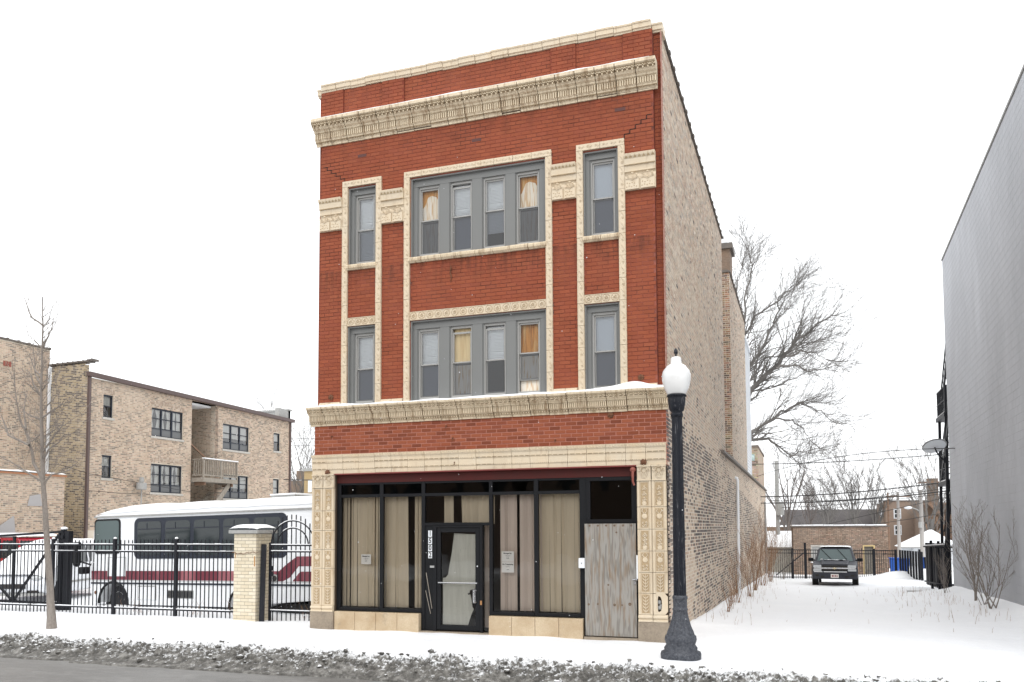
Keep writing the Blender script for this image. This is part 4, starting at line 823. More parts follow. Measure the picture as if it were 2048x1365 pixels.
# ------------------------------------------------------------------ shopfront
g = G().box(0.5, 6.725, 0.06, 0.2, 2.95, 3.135); obj('steel_lintel', g, m_maroon, B)
g = G().box(0.5, 6.725, -0.055, 0.06, 3.122, 3.142); obj('lintel_flange', g, M('dull_red_steel', (0.2, 0.035, 0.03), 0.5), B)
FY0, FY1 = 0.07, 0.15
def fr(q, x0, x1, z0, z1, d=0.0): q.box(x0, x1, FY0 - d, FY1, z0, z1); return q
q = G()
for x0, x1 in ((0.5, 0.585), (1.475, 1.555), (2.4, 2.475), (3.83, 3.9), (4.735, 4.82), (5.625, 5.75)): fr(q, x0, x1, 0.02 if x0 in (2.4, 3.83, 5.625) else 0.36, 2.95)
for x0, x1 in ((0.585, 1.475), (1.555, 2.4), (2.475, 3.83), (3.9, 4.735), (4.82, 5.625)): fr(q, x0, x1, 2.91, 2.95, -0.002); fr(q, x0, x1, 2.655, 2.715, -0.002)
for x0, x1 in ((0.585, 1.475), (1.555, 2.4), (3.9, 4.735), (4.82, 5.625)): fr(q, x0, x1, 0.365, 0.43, 0.012)
fr(q, 2.475, 3.83, 2.07, 2.13, -0.002)
obj('shopfront_frame', q, m_blkm, B, bevel=(0.004, 1))
sf = []
for x0, x1 in ((0.585, 1.475), (1.555, 2.4), (2.475, 3.83), (3.9, 4.735), (4.82, 5.625)):
    obj('transom_pane', G().quad((x0, 0.11, 2.715), (x1, 0.11, 2.715), (x1, 0.11, 2.91), (x0, 0.11, 2.91)), m_glassd, B)
def vblinds(x0, x1, z0, z1, mat, gaps, seed, y=0.26):
    rr = random.Random(seed); root = obj('vertical_blind', G().box(x0, x1, y - 0.02, y + 0.02, z1, z1 + 0.03), m_blkm, B)
    x = x0 + 0.01
    while x < x1 - 0.02:
        w = rr.uniform(0.055, 0.095); gap = False
        for ga, gb in gaps:
            if ga < x + w / 2 < gb: gap = True
        if not gap:
            a = rr.uniform(-0.5, 0.5); dx = w / 2 * cos(a); dy = w / 2 * sin(a); c = x + w / 2; tw = rr.uniform(-0.02, 0.02) if rr.random() < 0.3 else 0
            obj('blind_slat', G().hexa([(c - dx + tw, y - dy, z0), (c + dx + tw, y + dy, z0), (c + dx + tw, y + dy + 0.003, z0), (c - dx + tw, y - dy + 0.003, z0), (c - dx, y - dy, z1), (c + dx, y + dy, z1), (c + dx, y + dy + 0.003, z1), (c - dx, y - dy + 0.003, z1)]), mat, root)
        x += w * (0.93 if rr.random() < 0.85 else 1.08)
for i, (x0, x1, mt, gp) in enumerate(((0.585, 1.475, m_blind, []), (1.555, 2.4, m_blind, [(2.02, 2.07), (2.13, 2.17), (2.34, 2.41)]), (3.9, 4.735, m_blindp, [(3.87, 3.98), (4.33, 4.39)]), (4.82, 5.625, m_blind, []))):
    obj('shop_window_pane', G().quad((x0, 0.11, 0.43), (x1, 0.11, 0.43), (x1, 0.11, 2.655), (x0, 0.11, 2.655)), m_glass, B)
    vblinds(x0 - 0.05, x1 + 0.05, 0.44, 2.7, mt, gp, 40 + i)
obj('transom_pane', G().quad((2.475, 0.11, 2.13), (3.83, 0.11, 2.13), (3.83, 0.11, 2.655), (2.475, 0.11, 2.655)), m_glass, B)
vblinds(2.45, 3.88, 2.1, 2.7, m_blind, [(2.4, 2.78), (3.04, 3.15)], 50)
vblinds(3.64, 3.84, 0.1, 2.1, m_blindp, [], 52)
# knee walls
for x0, x1 in ((0.515, 2.4), (3.86, 5.7)):
    w = (x1 - x0) / 4; me = G().box(0, w - 0.006, -0.04, 0.16, -0.25, 0.355).mesh('knee_wall_block', m_knee)
    for i in range(4): link('knee_wall_block', me, B, (x0 + i * w, U(-0.002, 0.002), 0), bevel=(0.006, 2))
obj('door_threshold', G().box(5.72, 6.725, -0.05, 0.2, -0.25, 0.035), m_stone, B); obj('door_threshold', G().box(2.4, 3.86, -0.03, 0.2, -0.25, 0.02), m_stone, B)
# glass door with torn curtain
D = obj('shop_door', G().box(2.74, 2.82, 0.06, 0.12, 0.05, 2.03).box(3.55, 3.64, 0.06, 0.12, 0.05, 2.03).box(2.82, 3.55, 0.06, 0.12, 1.94, 2.03).box(2.82, 3.55, 0.06, 0.12, 0.05, 0.14), m_blkm, B, bevel=(0.004, 1))
obj('door_frame', G().box(2.66, 2.735, 0.05, 0.15, 0.02, 2.07).box(3.645, 3.7, 0.05, 0.15, 0.02, 2.07).box(2.735, 3.645, 0.05, 0.15, 2.035, 2.07), m_blkm, B)
obj('pane', G().quad((2.82, 0.09, 0.14), (3.55, 0.09, 0.14), (3.55, 0.09, 1.94), (2.82, 0.09, 1.94)), m_glass, D)
obj('push_bar', G().tube([(2.78, 0.035, 0.96), (3.6, 0.035, 0.96)], 0.014, 8), m_chrome, D)
obj('pull_handle', G().tube([(3.57, 0.055, 0.6), (3.54, 0.01, 0.61), (3.53, 0.0, 0.64), (3.53, 0.0, 0.78), (3.54, 0.01, 0.81), (3.57, 0.055, 0.82)], 0.014, 8).box(3.5, 3.56, 0.05, 0.06, 0.58, 0.84), m_chrome, D)
obj('lock_plate', G().box(3.655, 3.69, 0.04, 0.05, 0.55, 0.63), M('brass', (0.4, 0.2, 0.08), 0.5, 0.4), B)
cu = [(2.84, 0.15), (2.84, 1.05), (2.9, 1.06), (2.95, 1.12), (2.98, 1.3), (3.03, 1.55), (3.08, 1.92), (3.54, 1.9), (3.54, 0.86), (3.47, 0.84), (3.41, 0.82), (3.4, 0.77), (3.36, 0.76), (3.37, 0.73), (3.42, 0.74), (3.44, 0.66), (3.46, 0.5), (3.49, 0.46), (3.44, 0.36), (3.4, 0.24), (3.37, 0.15)]
m_cur = M('grubby_torn_door_curtain', (0.56, 0.54, 0.48), 0.9, n=[(3, 0.6, (0.42, 0.4, 0.35), (5, 1, 0.5)), (30, 0.7, (0.3, 0.29, 0.26), (1, 1, 0.3), (0.62, 0.72))])
obj('torn_curtain', G().prism(cu, 0.13, 0.134, 0, 'xz'), m_cur, D)
# side light with the street number
obj('sidelight_panel', G().box(2.475, 2.66, 0.09, 0.12, 0.02, 2.07), m_blkm, B)
obj('sidelight_pane', G().quad((3.7, 0.11, 0.05), (3.83, 0.11, 0.05), (3.83, 0.11, 2.07), (3.7, 0.11, 2.07)), m_glass, B)
me = G().box(-0.04, 0.04, 0.084, 0.089, -0.062, 0.062).mesh('number_plate', m_white)
for i, ch_ in enumerate('1502'):
    p = link('number_plate', me, B, (2.585, 0, 1.915 - i * 0.14)); text_obj(ch_, 0.14, m_ink, p, (2.585, 0.0825, 1.915 - i * 0.14), name='numeral', sx=0.8, bold=0.004)
obj('small_sticker', G().box(2.6, 2.69, 0.044, 0.0485, 1.25, 1.29), m_conc, B)
obj('leaning_stick', G().bar((2.5, 0.085, 1.15), (2.63, 0.08, 0.45), 0.012).bar((2.49, 0.085, 0.8), (2.6, 0.08, 0.35), 0.01), m_wood, B)
# entry bay: dark window over a plywood sheet
q = G(); fr(q, 5.75, 6.66, 2.88, 2.95); fr(q, 5.75, 6.66, 2.1, 2.17); fr(q, 5.75, 5.83, 2.17, 2.88); fr(q, 6.6, 6.66, 2.17, 2.88); q.box(6.66, 6.725, 0.05, 0.2, 0.02, 2.95); obj('entry_frame', q, m_blkm, B, bevel=(0.004, 1))
obj('entry_pane', G().quad((5.83, 0.11, 2.17), (6.6, 0.11, 2.17), (6.6, 0.11, 2.88), (5.83, 0.11, 2.88)), m_glassd, B)
obj('plywood_door', G().box(5.735, 6.685, 0.0, 0.02, 0.055, 2.09), m_plyg, B, label='grey weathered plywood sheet screwed over the doorway')
q = G()
for x, z, r in ((5.8, 0.62, 0.022), (5.97, 0.63, 0.02), (6.28, 0.62, 0.026), (6.42, 0.62, 0.016), (6.56, 0.64, 0.03), (6.17, 0.98, 0.018), (6.33, 1.93, 0.018)): q.lathe([(r, 0.001), (r, -0.002), (r * 0.7, -0.0015), (r * 0.4, -0.003), (0.001, -0.003)][::-1], (x, 0.0, z), 14, 0, 0, 'y')
for i in range(6): q.lathe([(0.02, 0.001), (0.02, -0.003), (0.001, -0.004)][::-1], (5.83 + i * 0.155, 0, 2.055), 8, 0, 0, 'y')
obj('knots', q, M('brown_knot', (0.1, 0.06, 0.035), 0.9, n=(60, 0.6, (0.25, 0.2, 0.16))), B, kind='stuff')
g = G().box(6.63, 6.7, -0.02, -0.005, 1.07, 1.1).tube([(6.62, -0.012, 1.085), (6.66, -0.03, 1.09), (6.7, -0.012, 1.085)], 0.012, 6).box(6.64, 6.68, -0.02, 0.0, 1.0, 1.05); obj('padlock_hasp', g, m_chrome, B)
obj('white_switch_plate', G().box(5.625, 5.735, -0.035, 0.07, 1.28, 1.46).box(5.675, 5.69, -0.04, -0.034, 1.36, 1.375, 1), [m_white, m_ink], B)
obj('white_strip', G().box(6.695, 6.73, -0.04, 0.02, 1.1, 1.52), m_white, B)
# paper notices inside the glass
def notice(x, z, lines, label, w=0.225, h=0.2):
    t = thing('paper_notice', label, 'notice', (x, 0.155, z))
    obj('paper', G().box(x - w / 2, x + w / 2, 0.152, 0.155, z - h / 2, z + h / 2), m_paper, t)
    for body, dz, s in lines: text_obj(body, s, m_ink, t, (x, 0.15, z + dz), name='printing', bold=0.0008 if s > 0.025 else 0)
notice(1.13, 1.4, [('Managed by:', 0.06, 0.034), ('for leasing information', 0.02, 0.012), ('please call', -0.005, 0.014), ('realty', -0.035, 0.024)], 'paper notice taped in the leftmost shop window')
notice(4.18, 1.475, [('Managed by:', 0.06, 0.034), ('for leasing information', 0.015, 0.012), ('please call', -0.01, 0.014), ('realty', -0.035, 0.024)], 'upper paper notice taped in the shop window right of the glass door', 0.25)
notice(4.18, 1.27, [('No Trespassing', 0.055, 0.034), ('private property', 0.01, 0.013), ('realty', -0.045, 0.024)], 'lower paper notice reading No Trespassing right of the glass door', 0.25, 0.2)
# ================================================================== LEFT APARTMENT BUILDING
A = thing('apartment_building', 'three-storey tan brick apartment block with brown eaves and a wooden balcony behind the bus', 'building', (-21, 22, 0))
def wins_long(z): return z
LH = [(15.37, 15.97, 7.24, 8.3), (15.37, 15.97, 4.42, 5.48), (18.45, 20.7, 6.68, 8.1), (18.47, 20.7, 3.87, 5.3), (23.9, 26.25, 6.5, 7.93), (23.98, 26.25, 3.75, 5.08), (28.66, 29.34, 6.8, 7.9), (28.66, 29.32, 3.96, 5.08), (21.35, 23.25, -1, 8.8)]
def abc(u, z):
    n = noise.noise(Vector((u * 0.35, z * 0.5, 31)))
    p = 0.42 + 0.12 * n
    c = random.choice([(0.24, 0.185, 0.145), (0.17, 0.14, 0.12), (0.33, 0.235, 0.18), (0.38, 0.28, 0.215), (0.3, 0.23, 0.185)] if random.random() < p else [(0.52, 0.4, 0.3), (0.56, 0.445, 0.34), (0.47, 0.35, 0.26), (0.53, 0.38, 0.29)])
    k = U(0.92, 1.1); return tuple(x * k for x in c)
def abd(u, z): c = random.choice([(0.4, 0.32, 0.2), (0.34, 0.27, 0.17), (0.13, 0.105, 0.09), (0.08, 0.07, 0.065), (0.44, 0.35, 0.23)]); k = U(0.85, 1.1); return tuple(x * k for x in c)
XL = -21.0; kw = dict(bl=0.196, bh=0.05, pu=0.214, pz=0.0745, head=0.5)
g = sheet(14.5, 30.4, -1, 8.95, LH, (XL, 0, 0), (0, 1, 0), (1, 0, 0), 0.3)
g.box(-24, XL - 0.3, 30.1, 30.4, -1, 8.9).box(-24, XL - 1.2, 21.0, 21.3, -1, 8.8).box(-24, XL, 23.26, 23.5, -1, 8.8).box(-23.2, XL - 0.3, 14.5, 14.8, -1, 9.55)
k = sheet(-2.0, 14.5, -1, 10.35, [(2.0, 3.0, 5.5, 7.0)], (-23.35, 0, 0), (0, 1, 0), (1, 0, 0), 0.3); g.add(k.v, k.f)
g.m = [0] * len(g.f); obj('wall', g, m_mortl, A)
g = brick_geo(cells(14.5, 30.4, 2.0, 8.9, LH, **kw), (XL, 0, 0), (0, 1, 0), (1, 0, 0), abc, dep=0.012)
k = brick_geo(cells(-0.5, 14.5, 2.5, 10.3, **kw), (-23.35, 0, 0), (0, 1, 0), (1, 0, 0), abc, dep=0.012); g.add(k.v, k.f); g.c += k.c
k = brick_geo(cells(-23.3, XL, 1.5, 9.6, **kw), (0, 14.5, 0), (1, 0, 0), (0, -1, 0), abd, dep=0.015); g.add(k.v, k.f); g.c += k.c
k = brick_geo(cells(-23.0, XL, 1.5, 8.75, **kw), (0, 23.26, 0), (1, 0, 0), (0, -1, 0), lambda u, z: tuple(q * 0.85 for q in abc(u, z)), dep=0.012); g.add(k.v, k.f); g.c += k.c
g.m = [0] * len(g.f); obj('bricks', g, m_cb, A, kind='stuff')
g = G().box(-23.9, XL - 0.31, 14.81, 30.1, 8.7, 8.85).box(-30, -23.66, -2, 14.5, 9.9, 10.1).box(-24.2, -24, 14.8, 30.4, -1, 8.9).box(-30, -29.8, -2, 14.5, -1, 9.9); obj('roof', g, m_snow, A)
g = G().hexa([(XL, 14.35, 8.98), (XL + 0.22, 14.35, 8.98), (XL + 0.22, 30.6, 8.72), (XL, 30.6, 8.72), (XL, 14.35, 9.17), (XL + 0.24, 14.35, 9.17), (XL + 0.24, 30.6, 8.91), (XL, 30.6, 8.91)]).box(XL + 0.01, XL + 0.13, 14.42, 14.54, -0.5, 9.0).box(XL + 0.01, XL + 0.1, 30.3, 30.42, -0.5, 8.75)
obj('eaves_gutter', g, m_brown, A)
g = G().box(-22.9, XL, 21.35, 23.25, 8.8, 8.86); obj('recess_ceiling', g, m_woodb, A)
n = 8; me = G().box(0, 0.3, -0.08, 0.3, 0, 0.07).box(0.26, 0.31, -0.1, 0.32, -0.01, 0.09).mesh('coping_tile', m_coping)
for i in range(8): link('coping_tile', me, A, (-23.35 + i * 0.3, 14.48, 9.6 + 0.006 * i))
link('coping_tile', me, A, (-21.05, 14.48, 9.68))
me = G().box(-0.3, 0.06, 0, 0.55, 0, 0.07).box(-0.32, 0.08, 0.47, 0.55, -0.01, 0.1).mesh('coping_tile', m_coping)
for i in range(27): link('coping_tile', me, A, (-23.35, -0.35 + i * 0.55, 10.36))
g = G().box(-23.3, -23.2, 14.38, 14.47, -0.5, 9.5); obj('white_downspout', g, m_white, A)
g = G().box(-23.34, -23.32, 12.1, 12.2, 9.2, 9.42).box(-23.34, -23.32, 12.24, 12.34, 9.2, 9.42).box(-23.34, -23.32, 12.38, 12.48, 9.2, 9.42); obj('red_vent_bricks', g, M('vent_red', (0.25, 0.07, 0.05)), A)
g = G().box(XL - 0.3, XL, 29.2, 30.4, 8.95, 9.5).box(-23.5, XL, 30.2, 30.42, 8.9, 9.45).box(-23.6, XL + 0.1, 30.1, 30.5, 9.45, 9.54); obj('parapet', g, m_conc, A)
def apt_win(y0, y1, z0, z1, n, curtains):
    x = XL - 0.12
    q = G(); e = 0.05
    q.box(x, x + 0.06, y0, y0 + e, z0, z1).box(x, x + 0.06, y1 - e, y1, z0, z1).box(x, x + 0.06, y0 + e, y1 - e, z1 - e * 1.6, z1).box(x, x + 0.06, y0 + e, y1 - e, z0, z0 + e)
    f = obj('window', q, m_navy, A); zs = z0 + 0.27 * (z1 - z0) if n > 1 else z0
    w = (y1 - y0) / n
    for i in range(n):
        a, b = y0 + i * w, y0 + (i + 1) * w
        if i: obj('mullion', G().box(x, x + 0.065, a - 0.04, a + 0.04, z0 + e, z1 - e * 1.6), m_navy, f)
        if n > 1: obj('lower_panel', G().box(x + 0.005, x + 0.03, a + 0.05, b - 0.05, z0 + e, zs), M_pan, f); obj('rail', G().box(x, x + 0.06, a + 0.04, b - 0.04, zs, zs + 0.04), m_navy, f)
        zm = (zs + z1) / 2
        obj('rail', G().box(x, x + 0.055, a + 0.04, b - 0.04, zm - 0.02, zm + 0.02), m_navy, f)
        obj('pane', G().quad((x + 0.02, a + 0.04, zs + 0.03), (x + 0.02, b - 0.04, zs + 0.03), (x + 0.02, b - 0.04, z1 - 0.07), (x + 0.02, a + 0.04, z1 - 0.07)), m_glassb, f)
        xc = x - 0.05
        if curtains == 'c':
            c = G(); m_ = (a + b) / 2; spread = U(0.06, 0.2)
            c.add([(xc, a, z1), (xc, m_ - 0.02, z1), (xc, m_ - spread, zm), (xc, m_ - spread * 0.3, zs), (xc, a, zs)], [(0, 1, 2, 3, 4)]).add([(xc, m_ + 0.02, z1), (xc, b, z1), (xc, b, zs), (xc, m_ + spread * 0.4, zs), (xc, m_ + spread, zm)], [(0, 1, 2, 3, 4)])
            obj('curtain', c, m_curt, f)
        elif curtains == 's': obj('roller_shade_or_reflection', G().box(xc, xc + 0.01, a, b, zs + 0.25 * (z1 - zs), z1), m_curt, f)
        elif curtains == 'h': obj('roller_shade_or_reflection', G().box(xc, xc + 0.01, a, b, zm, z1), m_curt, f)
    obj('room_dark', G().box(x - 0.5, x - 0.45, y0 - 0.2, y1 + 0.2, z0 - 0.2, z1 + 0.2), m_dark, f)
    obj('window_sill', G().box(XL - 0.1, XL + 0.05, y0 - 0.06, y1 + 0.06, z0 - 0.11, z0 - 0.004), m_lime, f)
    # segmental brick arch over the window
    c = G(); N_ = max(6, int((y1 - y0) / 0.08)); rise = 0.1 * (y1 - y0) ** 0.5; c.c = []
    for r_ in range(2):
        for i in range(N_):
            t0 = i / N_; t1 = (i + 0.8) / N_; ya, yb = y0 - 0.08 + (y1 - y0 + 0.16) * t0, y0 - 0.08 + (y1 - y0 + 0.16) * t1
            za = z1 + 0.02 + r_ * 0.11 + rise * (1 - (2 * t0 - 1) ** 2); zb = z1 + 0.02 + r_ * 0.11 + rise * (1 - (2 * t1 - 1) ** 2)
            c.hexa([(XL + 0.002, ya, za), (XL + 0.019, ya, za), (XL + 0.019, yb, zb), (XL + 0.002, yb, zb), (XL + 0.002, ya, za + 0.095), (XL + 0.019, ya, za + 0.095), (XL + 0.019, yb, zb + 0.095), (XL + 0.002, yb, zb + 0.095)])
            c.c += [random.choice([(0.42, 0.33, 0.26), (0.36, 0.28, 0.22), (0.5, 0.42, 0.34)])] * 6
    obj('brick_arch', c, m_cb, f)
M_pan = M('grey_panel', (0.13, 0.135, 0.14), 0.6)
for (a, b, c, d), n, cu_ in zip(LH[:8], (1, 1, 3, 3, 3, 3, 1, 1), 'hhccsshs'): apt_win(a, b, c, d, n, cu_)
# balcony with its stair
q = G(); bx0, bx1, by0, by1, bz = XL - 1.0, XL + 0.75, 21.45, 24.3, 4.75
bal = obj('balcony_deck', G().box(bx0, bx1, by0, by1, bz - 0.22, bz), m_wood, A)
obj('balcony_joists', G().box(XL, bx1 - 0.1, by0 + 0.2, by0 + 0.3, bz - 0.4, bz - 0.221).box(XL, bx1 - 0.1, by1 - 0.4, by1 - 0.3, bz - 0.4, bz - 0.221), m_woodb, bal)
g = G().box(bx1 - 0.1, bx1, by0, by1, bz + 0.95, bz + 1.0).box(XL, bx1, by0, by0 + 0.08, bz + 0.95, bz + 1.0).box(bx1 - 0.07, bx1 - 0.02, by0, by1, bz + 0.1, bz + 0.17).box(XL, bx1, by0 + 0.02, by0 + 0.06, bz + 0.1, bz + 0.17); obj('balcony_rail', g, m_wood, bal)
g = G().box(bx1 - 0.12, bx1 + 0.02, by0, by1, bz + 1.001, bz + 1.05); obj('rail_snow', g, m_snow, bal)
me = G().box(-0.02, 0.02, -0.02, 0.02, 0, 0.8).mesh('baluster', m_wood)
for i in range(20): link('baluster', me, bal, (bx1 - 0.045, by0 + 0.1 + i * 0.142, bz + 0.15))
for i in range(5): link('baluster', me, bal, (XL + 0.1 + i * 0.14, by0 + 0.04, bz + 0.15))
for y in (by0 + 0.03, by1 - 0.05, (by0 + by1) / 2): link('rail_post', G().box(-0.04, 0.04, -0.04, 0.04, 0, 1.0).mesh('rail_post', m_wood), bal, (bx1 - 0.045, y, bz))
g = G()
for i in range(11): t = i / 10; y = 23.6 - t * 2.2; z = bz - 0.3 - t * 2.3; g.box(XL - 0.3, XL + 0.5, y, y + 0.26, z, z + 0.05)
g.bar((XL + 0.52, 23.9, bz - 0.2), (XL + 0.52, 21.2, bz - 2.9), 0.05, 0.28).bar((XL - 0.32, 23.9, bz - 0.2), (XL - 0.32, 21.2, bz - 2.9), 0.05, 0.28); obj('stair', g, m_wood, A)
g = G().bar((XL - 0.2, 21.4, bz + 1.9), (XL + 0.1, 22.3, bz + 1.15), 0.08).box(XL - 0.9, XL - 0.8, 21.4, 21.6, bz, bz + 2.4); obj('stair_rail', g, m_woodb, A)
g = G().lathe([(0.01, 0), (0.22, 0), (0.24, 0.03), (0.24, 0.32), (0.2, 0.34)], (XL + 0.3, 17.55, 3.95), 12).lathe([(0.05, 0), (0.12, 0.02), (0.1, 0.25)], (XL + 0.3, 17.55, 4.3), 10).tube([(XL + 0.3, 17.55, 1.5), (XL + 0.3, 17.55, 4.0)], 0.03, 6); obj('meter_box', g, m_conc, A)
for i, L_ in enumerate(LWIRES):
    o = obj('facade_cable', G().tube(L_, 0.012, 4), m_wire, A)
# one-storey annexe with snowy coping
N1 = thing('brick_annexe', 'low tan brick annexe with snow along its orange coping, behind the young tree', 'building', (-21, 8, 0))
g = G().box(-23.2, -20.0, -2, 12.4, -1, 4.25); obj('wall', g, m_mortl, N1)
g = brick_geo(cells(-0.5, 12.4, 1.0, 4.22, **kw), (-20.0, 0, 0), (0, 1, 0), (1, 0, 0), abc, dep=0.012); obj('bricks', g, m_cb, N1, kind='stuff')
g = G().box(-20.3, -19.93, -2, 12.45, 4.251, 4.33); obj('coping', g, M('orange_clay_coping', (0.36, 0.17, 0.09), 0.8), N1)
g = grid([-23.1 + 0.2 * i for i in range(17)], axis_pts([(-2, 12.4, 0.3)]), lambda x, y: 4.34 + 0.1 * (0.8 + 0.4 * noise.noise(Vector((x, y, 3)))) * (1 if x < -20 else 0.2)); obj('roof_snow', g, m_snow, N1, smooth=True)
g = G().prism([(8.9, 1.0), (9.9, 1.0), (10.1, 1.9), (10.0, 2.6), (9.4, 2.2), (9.0, 1.5)], -19.985, -19.97, 0, 'yz').prism([(10.6, 3.0), (11.3, 3.0), (11.2, 3.5), (10.7, 3.4)], -19.985, -19.97, 0, 'yz'); obj('cement_patch', g, M('grey_cement_patch', (0.36, 0.35, 0.35), 0.85), N1)
# ================================================================== FENCE AND GATES
FY = 1.06
F = thing('iron_fence', 'long black picket fence with snow on its rails in front of the parked bus', 'fence', (-6, FY, 0), )
me_p = G().prism([(-0.009, 0), (0.009, 0), (0.009, 1.76), (0, 1.79), (-0.009, 1.76)], -0.009, 0.009, 0, 'xz').mesh('picket', m_blk)
x = -11.9
post_x = [-11.84, -9.99, -8.14, -6.2, -4.38]
while x < -2.55:
    if min(abs(x - p) for p in post_x) > 0.06: link('picket', me_p, F, (x, FY, gz(x, FY) - 0.0))
    x += 0.1175
segs = list(zip(post_x, post_x[1:] + [-2.5]))
for a, b in segs:
    for z in (1.66, 1.5, 0.15): obj('rail', G().box(a + 0.035, b - 0.035 if b != -2.5 else b, FY - 0.019, FY + 0.019, z - 0.02, z + 0.015), m_blk, F)
    g = G()
    for z, h in ((1.66, 0.02), (1.5, 0.014), (0.15, 0.02)):
        n = 12
        for i in range(n):
            if random.random() < 0.9: xa = a + 0.035 + (b - a - 0.07) * i / n; xb = a + 0.035 + (b - a - 0.07) * (i + 1) / n; g.box(xa, xb, FY - 0.02, FY + 0.02, z + 0.0155, z + 0.0155 + h * U(0.6, 1.2))
    obj('rail_snow', g, m_snow, F, kind='stuff')
for p in post_x:
    o = obj('post', G().box(p - 0.035, p + 0.035, FY - 0.035, FY + 0.035, -0.1, 1.78).box(p - 0.042, p + 0.042, FY - 0.042, FY + 0.042, 1.78, 1.8), m_blk, F)
    obj('post_snow', G().ball((p, FY, 1.815), 0.04, (1, 1, 0.8), 8, 5), m_snow, o, smooth=True)
SG = thing('sliding_gate', 'black braced sliding gate with diagonal struts behind the fence, left of the bus', 'gate', (-9.5, 1.5, 0))
q = [((-12.5, 1.5, 0.2), (-8.3, 1.5, 0.16), 0.06), ((-12.5, 1.5, 1.78), (-8.3, 1.5, 1.98), 0.055), ((-9.95, 1.5, 0.2), (-9.95, 1.5, 1.86), 0.06), ((-9.9, 1.5, 0.22), (-8.45, 1.5, 1.9), 0.05), ((-10.0, 1.5, 0.22), (-11.9, 1.5, 1.75), 0.05), ((-8.42, 1.5, 0.0), (-8.42, 1.5, 1.95), 0.05)]
for a, b, w in q: obj('gate_bar', G().bar(a, b, w), m_blk, SG)
GP = thing('gate_post', 'thick black square gate post with snow cap and roller plate', 'post', (-8.2, 1.55, 0))
obj('post', G().box(-8.26, -8.12, 1.5, 1.64, -0.1, 2.0), m_blk, GP); obj('post', G().box(-8.4, -8.33, 1.52, 1.6, -0.1, 1.95), m_blk, GP); obj('roller_box', G().box(-8.38, -8.27, 1.49, 1.58, 1.7, 2.04).lathe([(0.05, 0), (0.05, 0.03)], (-8.32, 1.46, 1.85), 10, 0, 0, 'y'), m_blk, GP); obj('snow_cap', G().ball((-8.33, 1.55, 2.06), 0.09, (1, 1, 0.5), 10, 6), m_snow, GP, smooth=True)
obj('bolt_plate', G().ball((-8.36, 1.45, 0.05), 0.06).box(-8.28, -8.13, 1.42, 1.5, 0.0, 0.08), m_blk, GP)
# brick pillar
PL = thing('brick_pillar', 'cream glazed brick gate pillar with a snowy stone cap', 'pillar', (-2.2, 1.0, 0))
px0, px1, py0, py1 = -2.49, -1.91, 0.7, 1.28
obj('pillar_core', G().box(px0 + 0.004, px1 - 0.004, py0 + 0.004, py1 - 0.004, -0.3, 1.93), m_greym, PL)
npl = 26; pz = 1.95 / npl; Lb = 0.2
bm = {}
def pb(w, d): 
    k = (round(w, 3), round(d, 3))
    if k not in bm: bm[k] = G().box(0, w, 0, d, 0, pz - 0.009).mesh('brick', m_creamb)
    return bm[k]
for i in range(npl):
    z = -0.03 + i * pz
    if i % 2 == 0:
        xs_ = [(px0, 0.193), (px0 + 0.2, 0.185), (px0 + 0.392, 0.188)]; ys_ = [(py0 + 0.1, 0.19), (py0 + 0.3, 0.19), (py0 + 0.5, 0.08)]
    else:
        xs_ = [(px0, 0.092), (px0 + 0.1, 0.192), (px0 + 0.3, 0.19), (px0 + 0.498, 0.082)]; ys_ = [(py0 + 0.1, 0.09), (py0 + 0.2, 0.19), (py0 + 0.4, 0.18)]
    for (x, w) in xs_: link('brick', pb(w, 0.09), PL, (x, py0 - U(0, 0.002), z))
    for (y, w) in ys_: link('brick', pb(0.09, w), PL, (px1 - 0.09 + U(0, 0.002), y, z))
cap = obj('cap_stone', G().prism([(px0 - 0.09, 1.925), (px1 + 0.09, 1.925), (px1 + 0.09, 2.0), (px0 - 0.09, 2.0)], py0 - 0.09, py1 + 0.09, 0, 'xz'), m_conc, PL, bevel=(0.008, 2))
gsn = grid([px0 - 0.08 + (px1 - px0 + 0.16) * i / 14 for i in range(15)], [py0 - 0.08 + (py1 - py0 + 0.16) * i / 14 for i in range(15)],
           lambda x, y: 2.0 + 0.13 * max(0, (1 - ((x - (px0 + px1) / 2) / 0.385) ** 4)) ** 0.5 * max(0, (1 - ((y - (py0 + py1) / 2) / 0.385) ** 4)) ** 0.5 + 0.008 * noise.noise(Vector((x * 7, y * 7, 0))))
obj('cap_snow', gsn, m_snow, PL, smooth=True)
obj('rust_stain', G().box(px1 - 0.05, px1 - 0.02, py0 - 0.0045, py0 - 0.003, 1.2, 1.42).box(px0 + 0.03, px0 + 0.05, py0 - 0.0045, py0 - 0.003, 1.38, 1.48), M('orange_rust_stain', (0.42, 0.22, 0.08), 0.8), PL)
CH = thing('rusty_chain', 'rusty chain looped round the cream brick pillar', 'chain', (-2.2, 0.68, 1.5))
gch = G(); n = 26
for i in range(n):
    t = i / n; x = px0 - 0.02 + (px1 - px0 + 0.05) * min(1, t / 0.72); y = py0 - 0.02 if t < 0.72 else py0 - 0.02 + (t - 0.72) * 1.6; z = 1.505 - 0.03 * sin(pi * min(1, t / 0.5)) + (0.01 * sin(i * 1.3))
    p = [(x + 0.016 * cos(a) * (1 if t < 0.72 else 0.2), y + (0.008 * sin(a) if i % 2 else 0) + (0.018 * cos(a) if t >= 0.72 else 0), z + (0.009 * sin(a) if not i % 2 else 0.003 * sin(a))) for a in [2 * pi * k / 8 for k in range(9)]]
    gch.tube(p, 0.004, 4, 0, False)
obj('chain_links', gch, m_rust, CH)
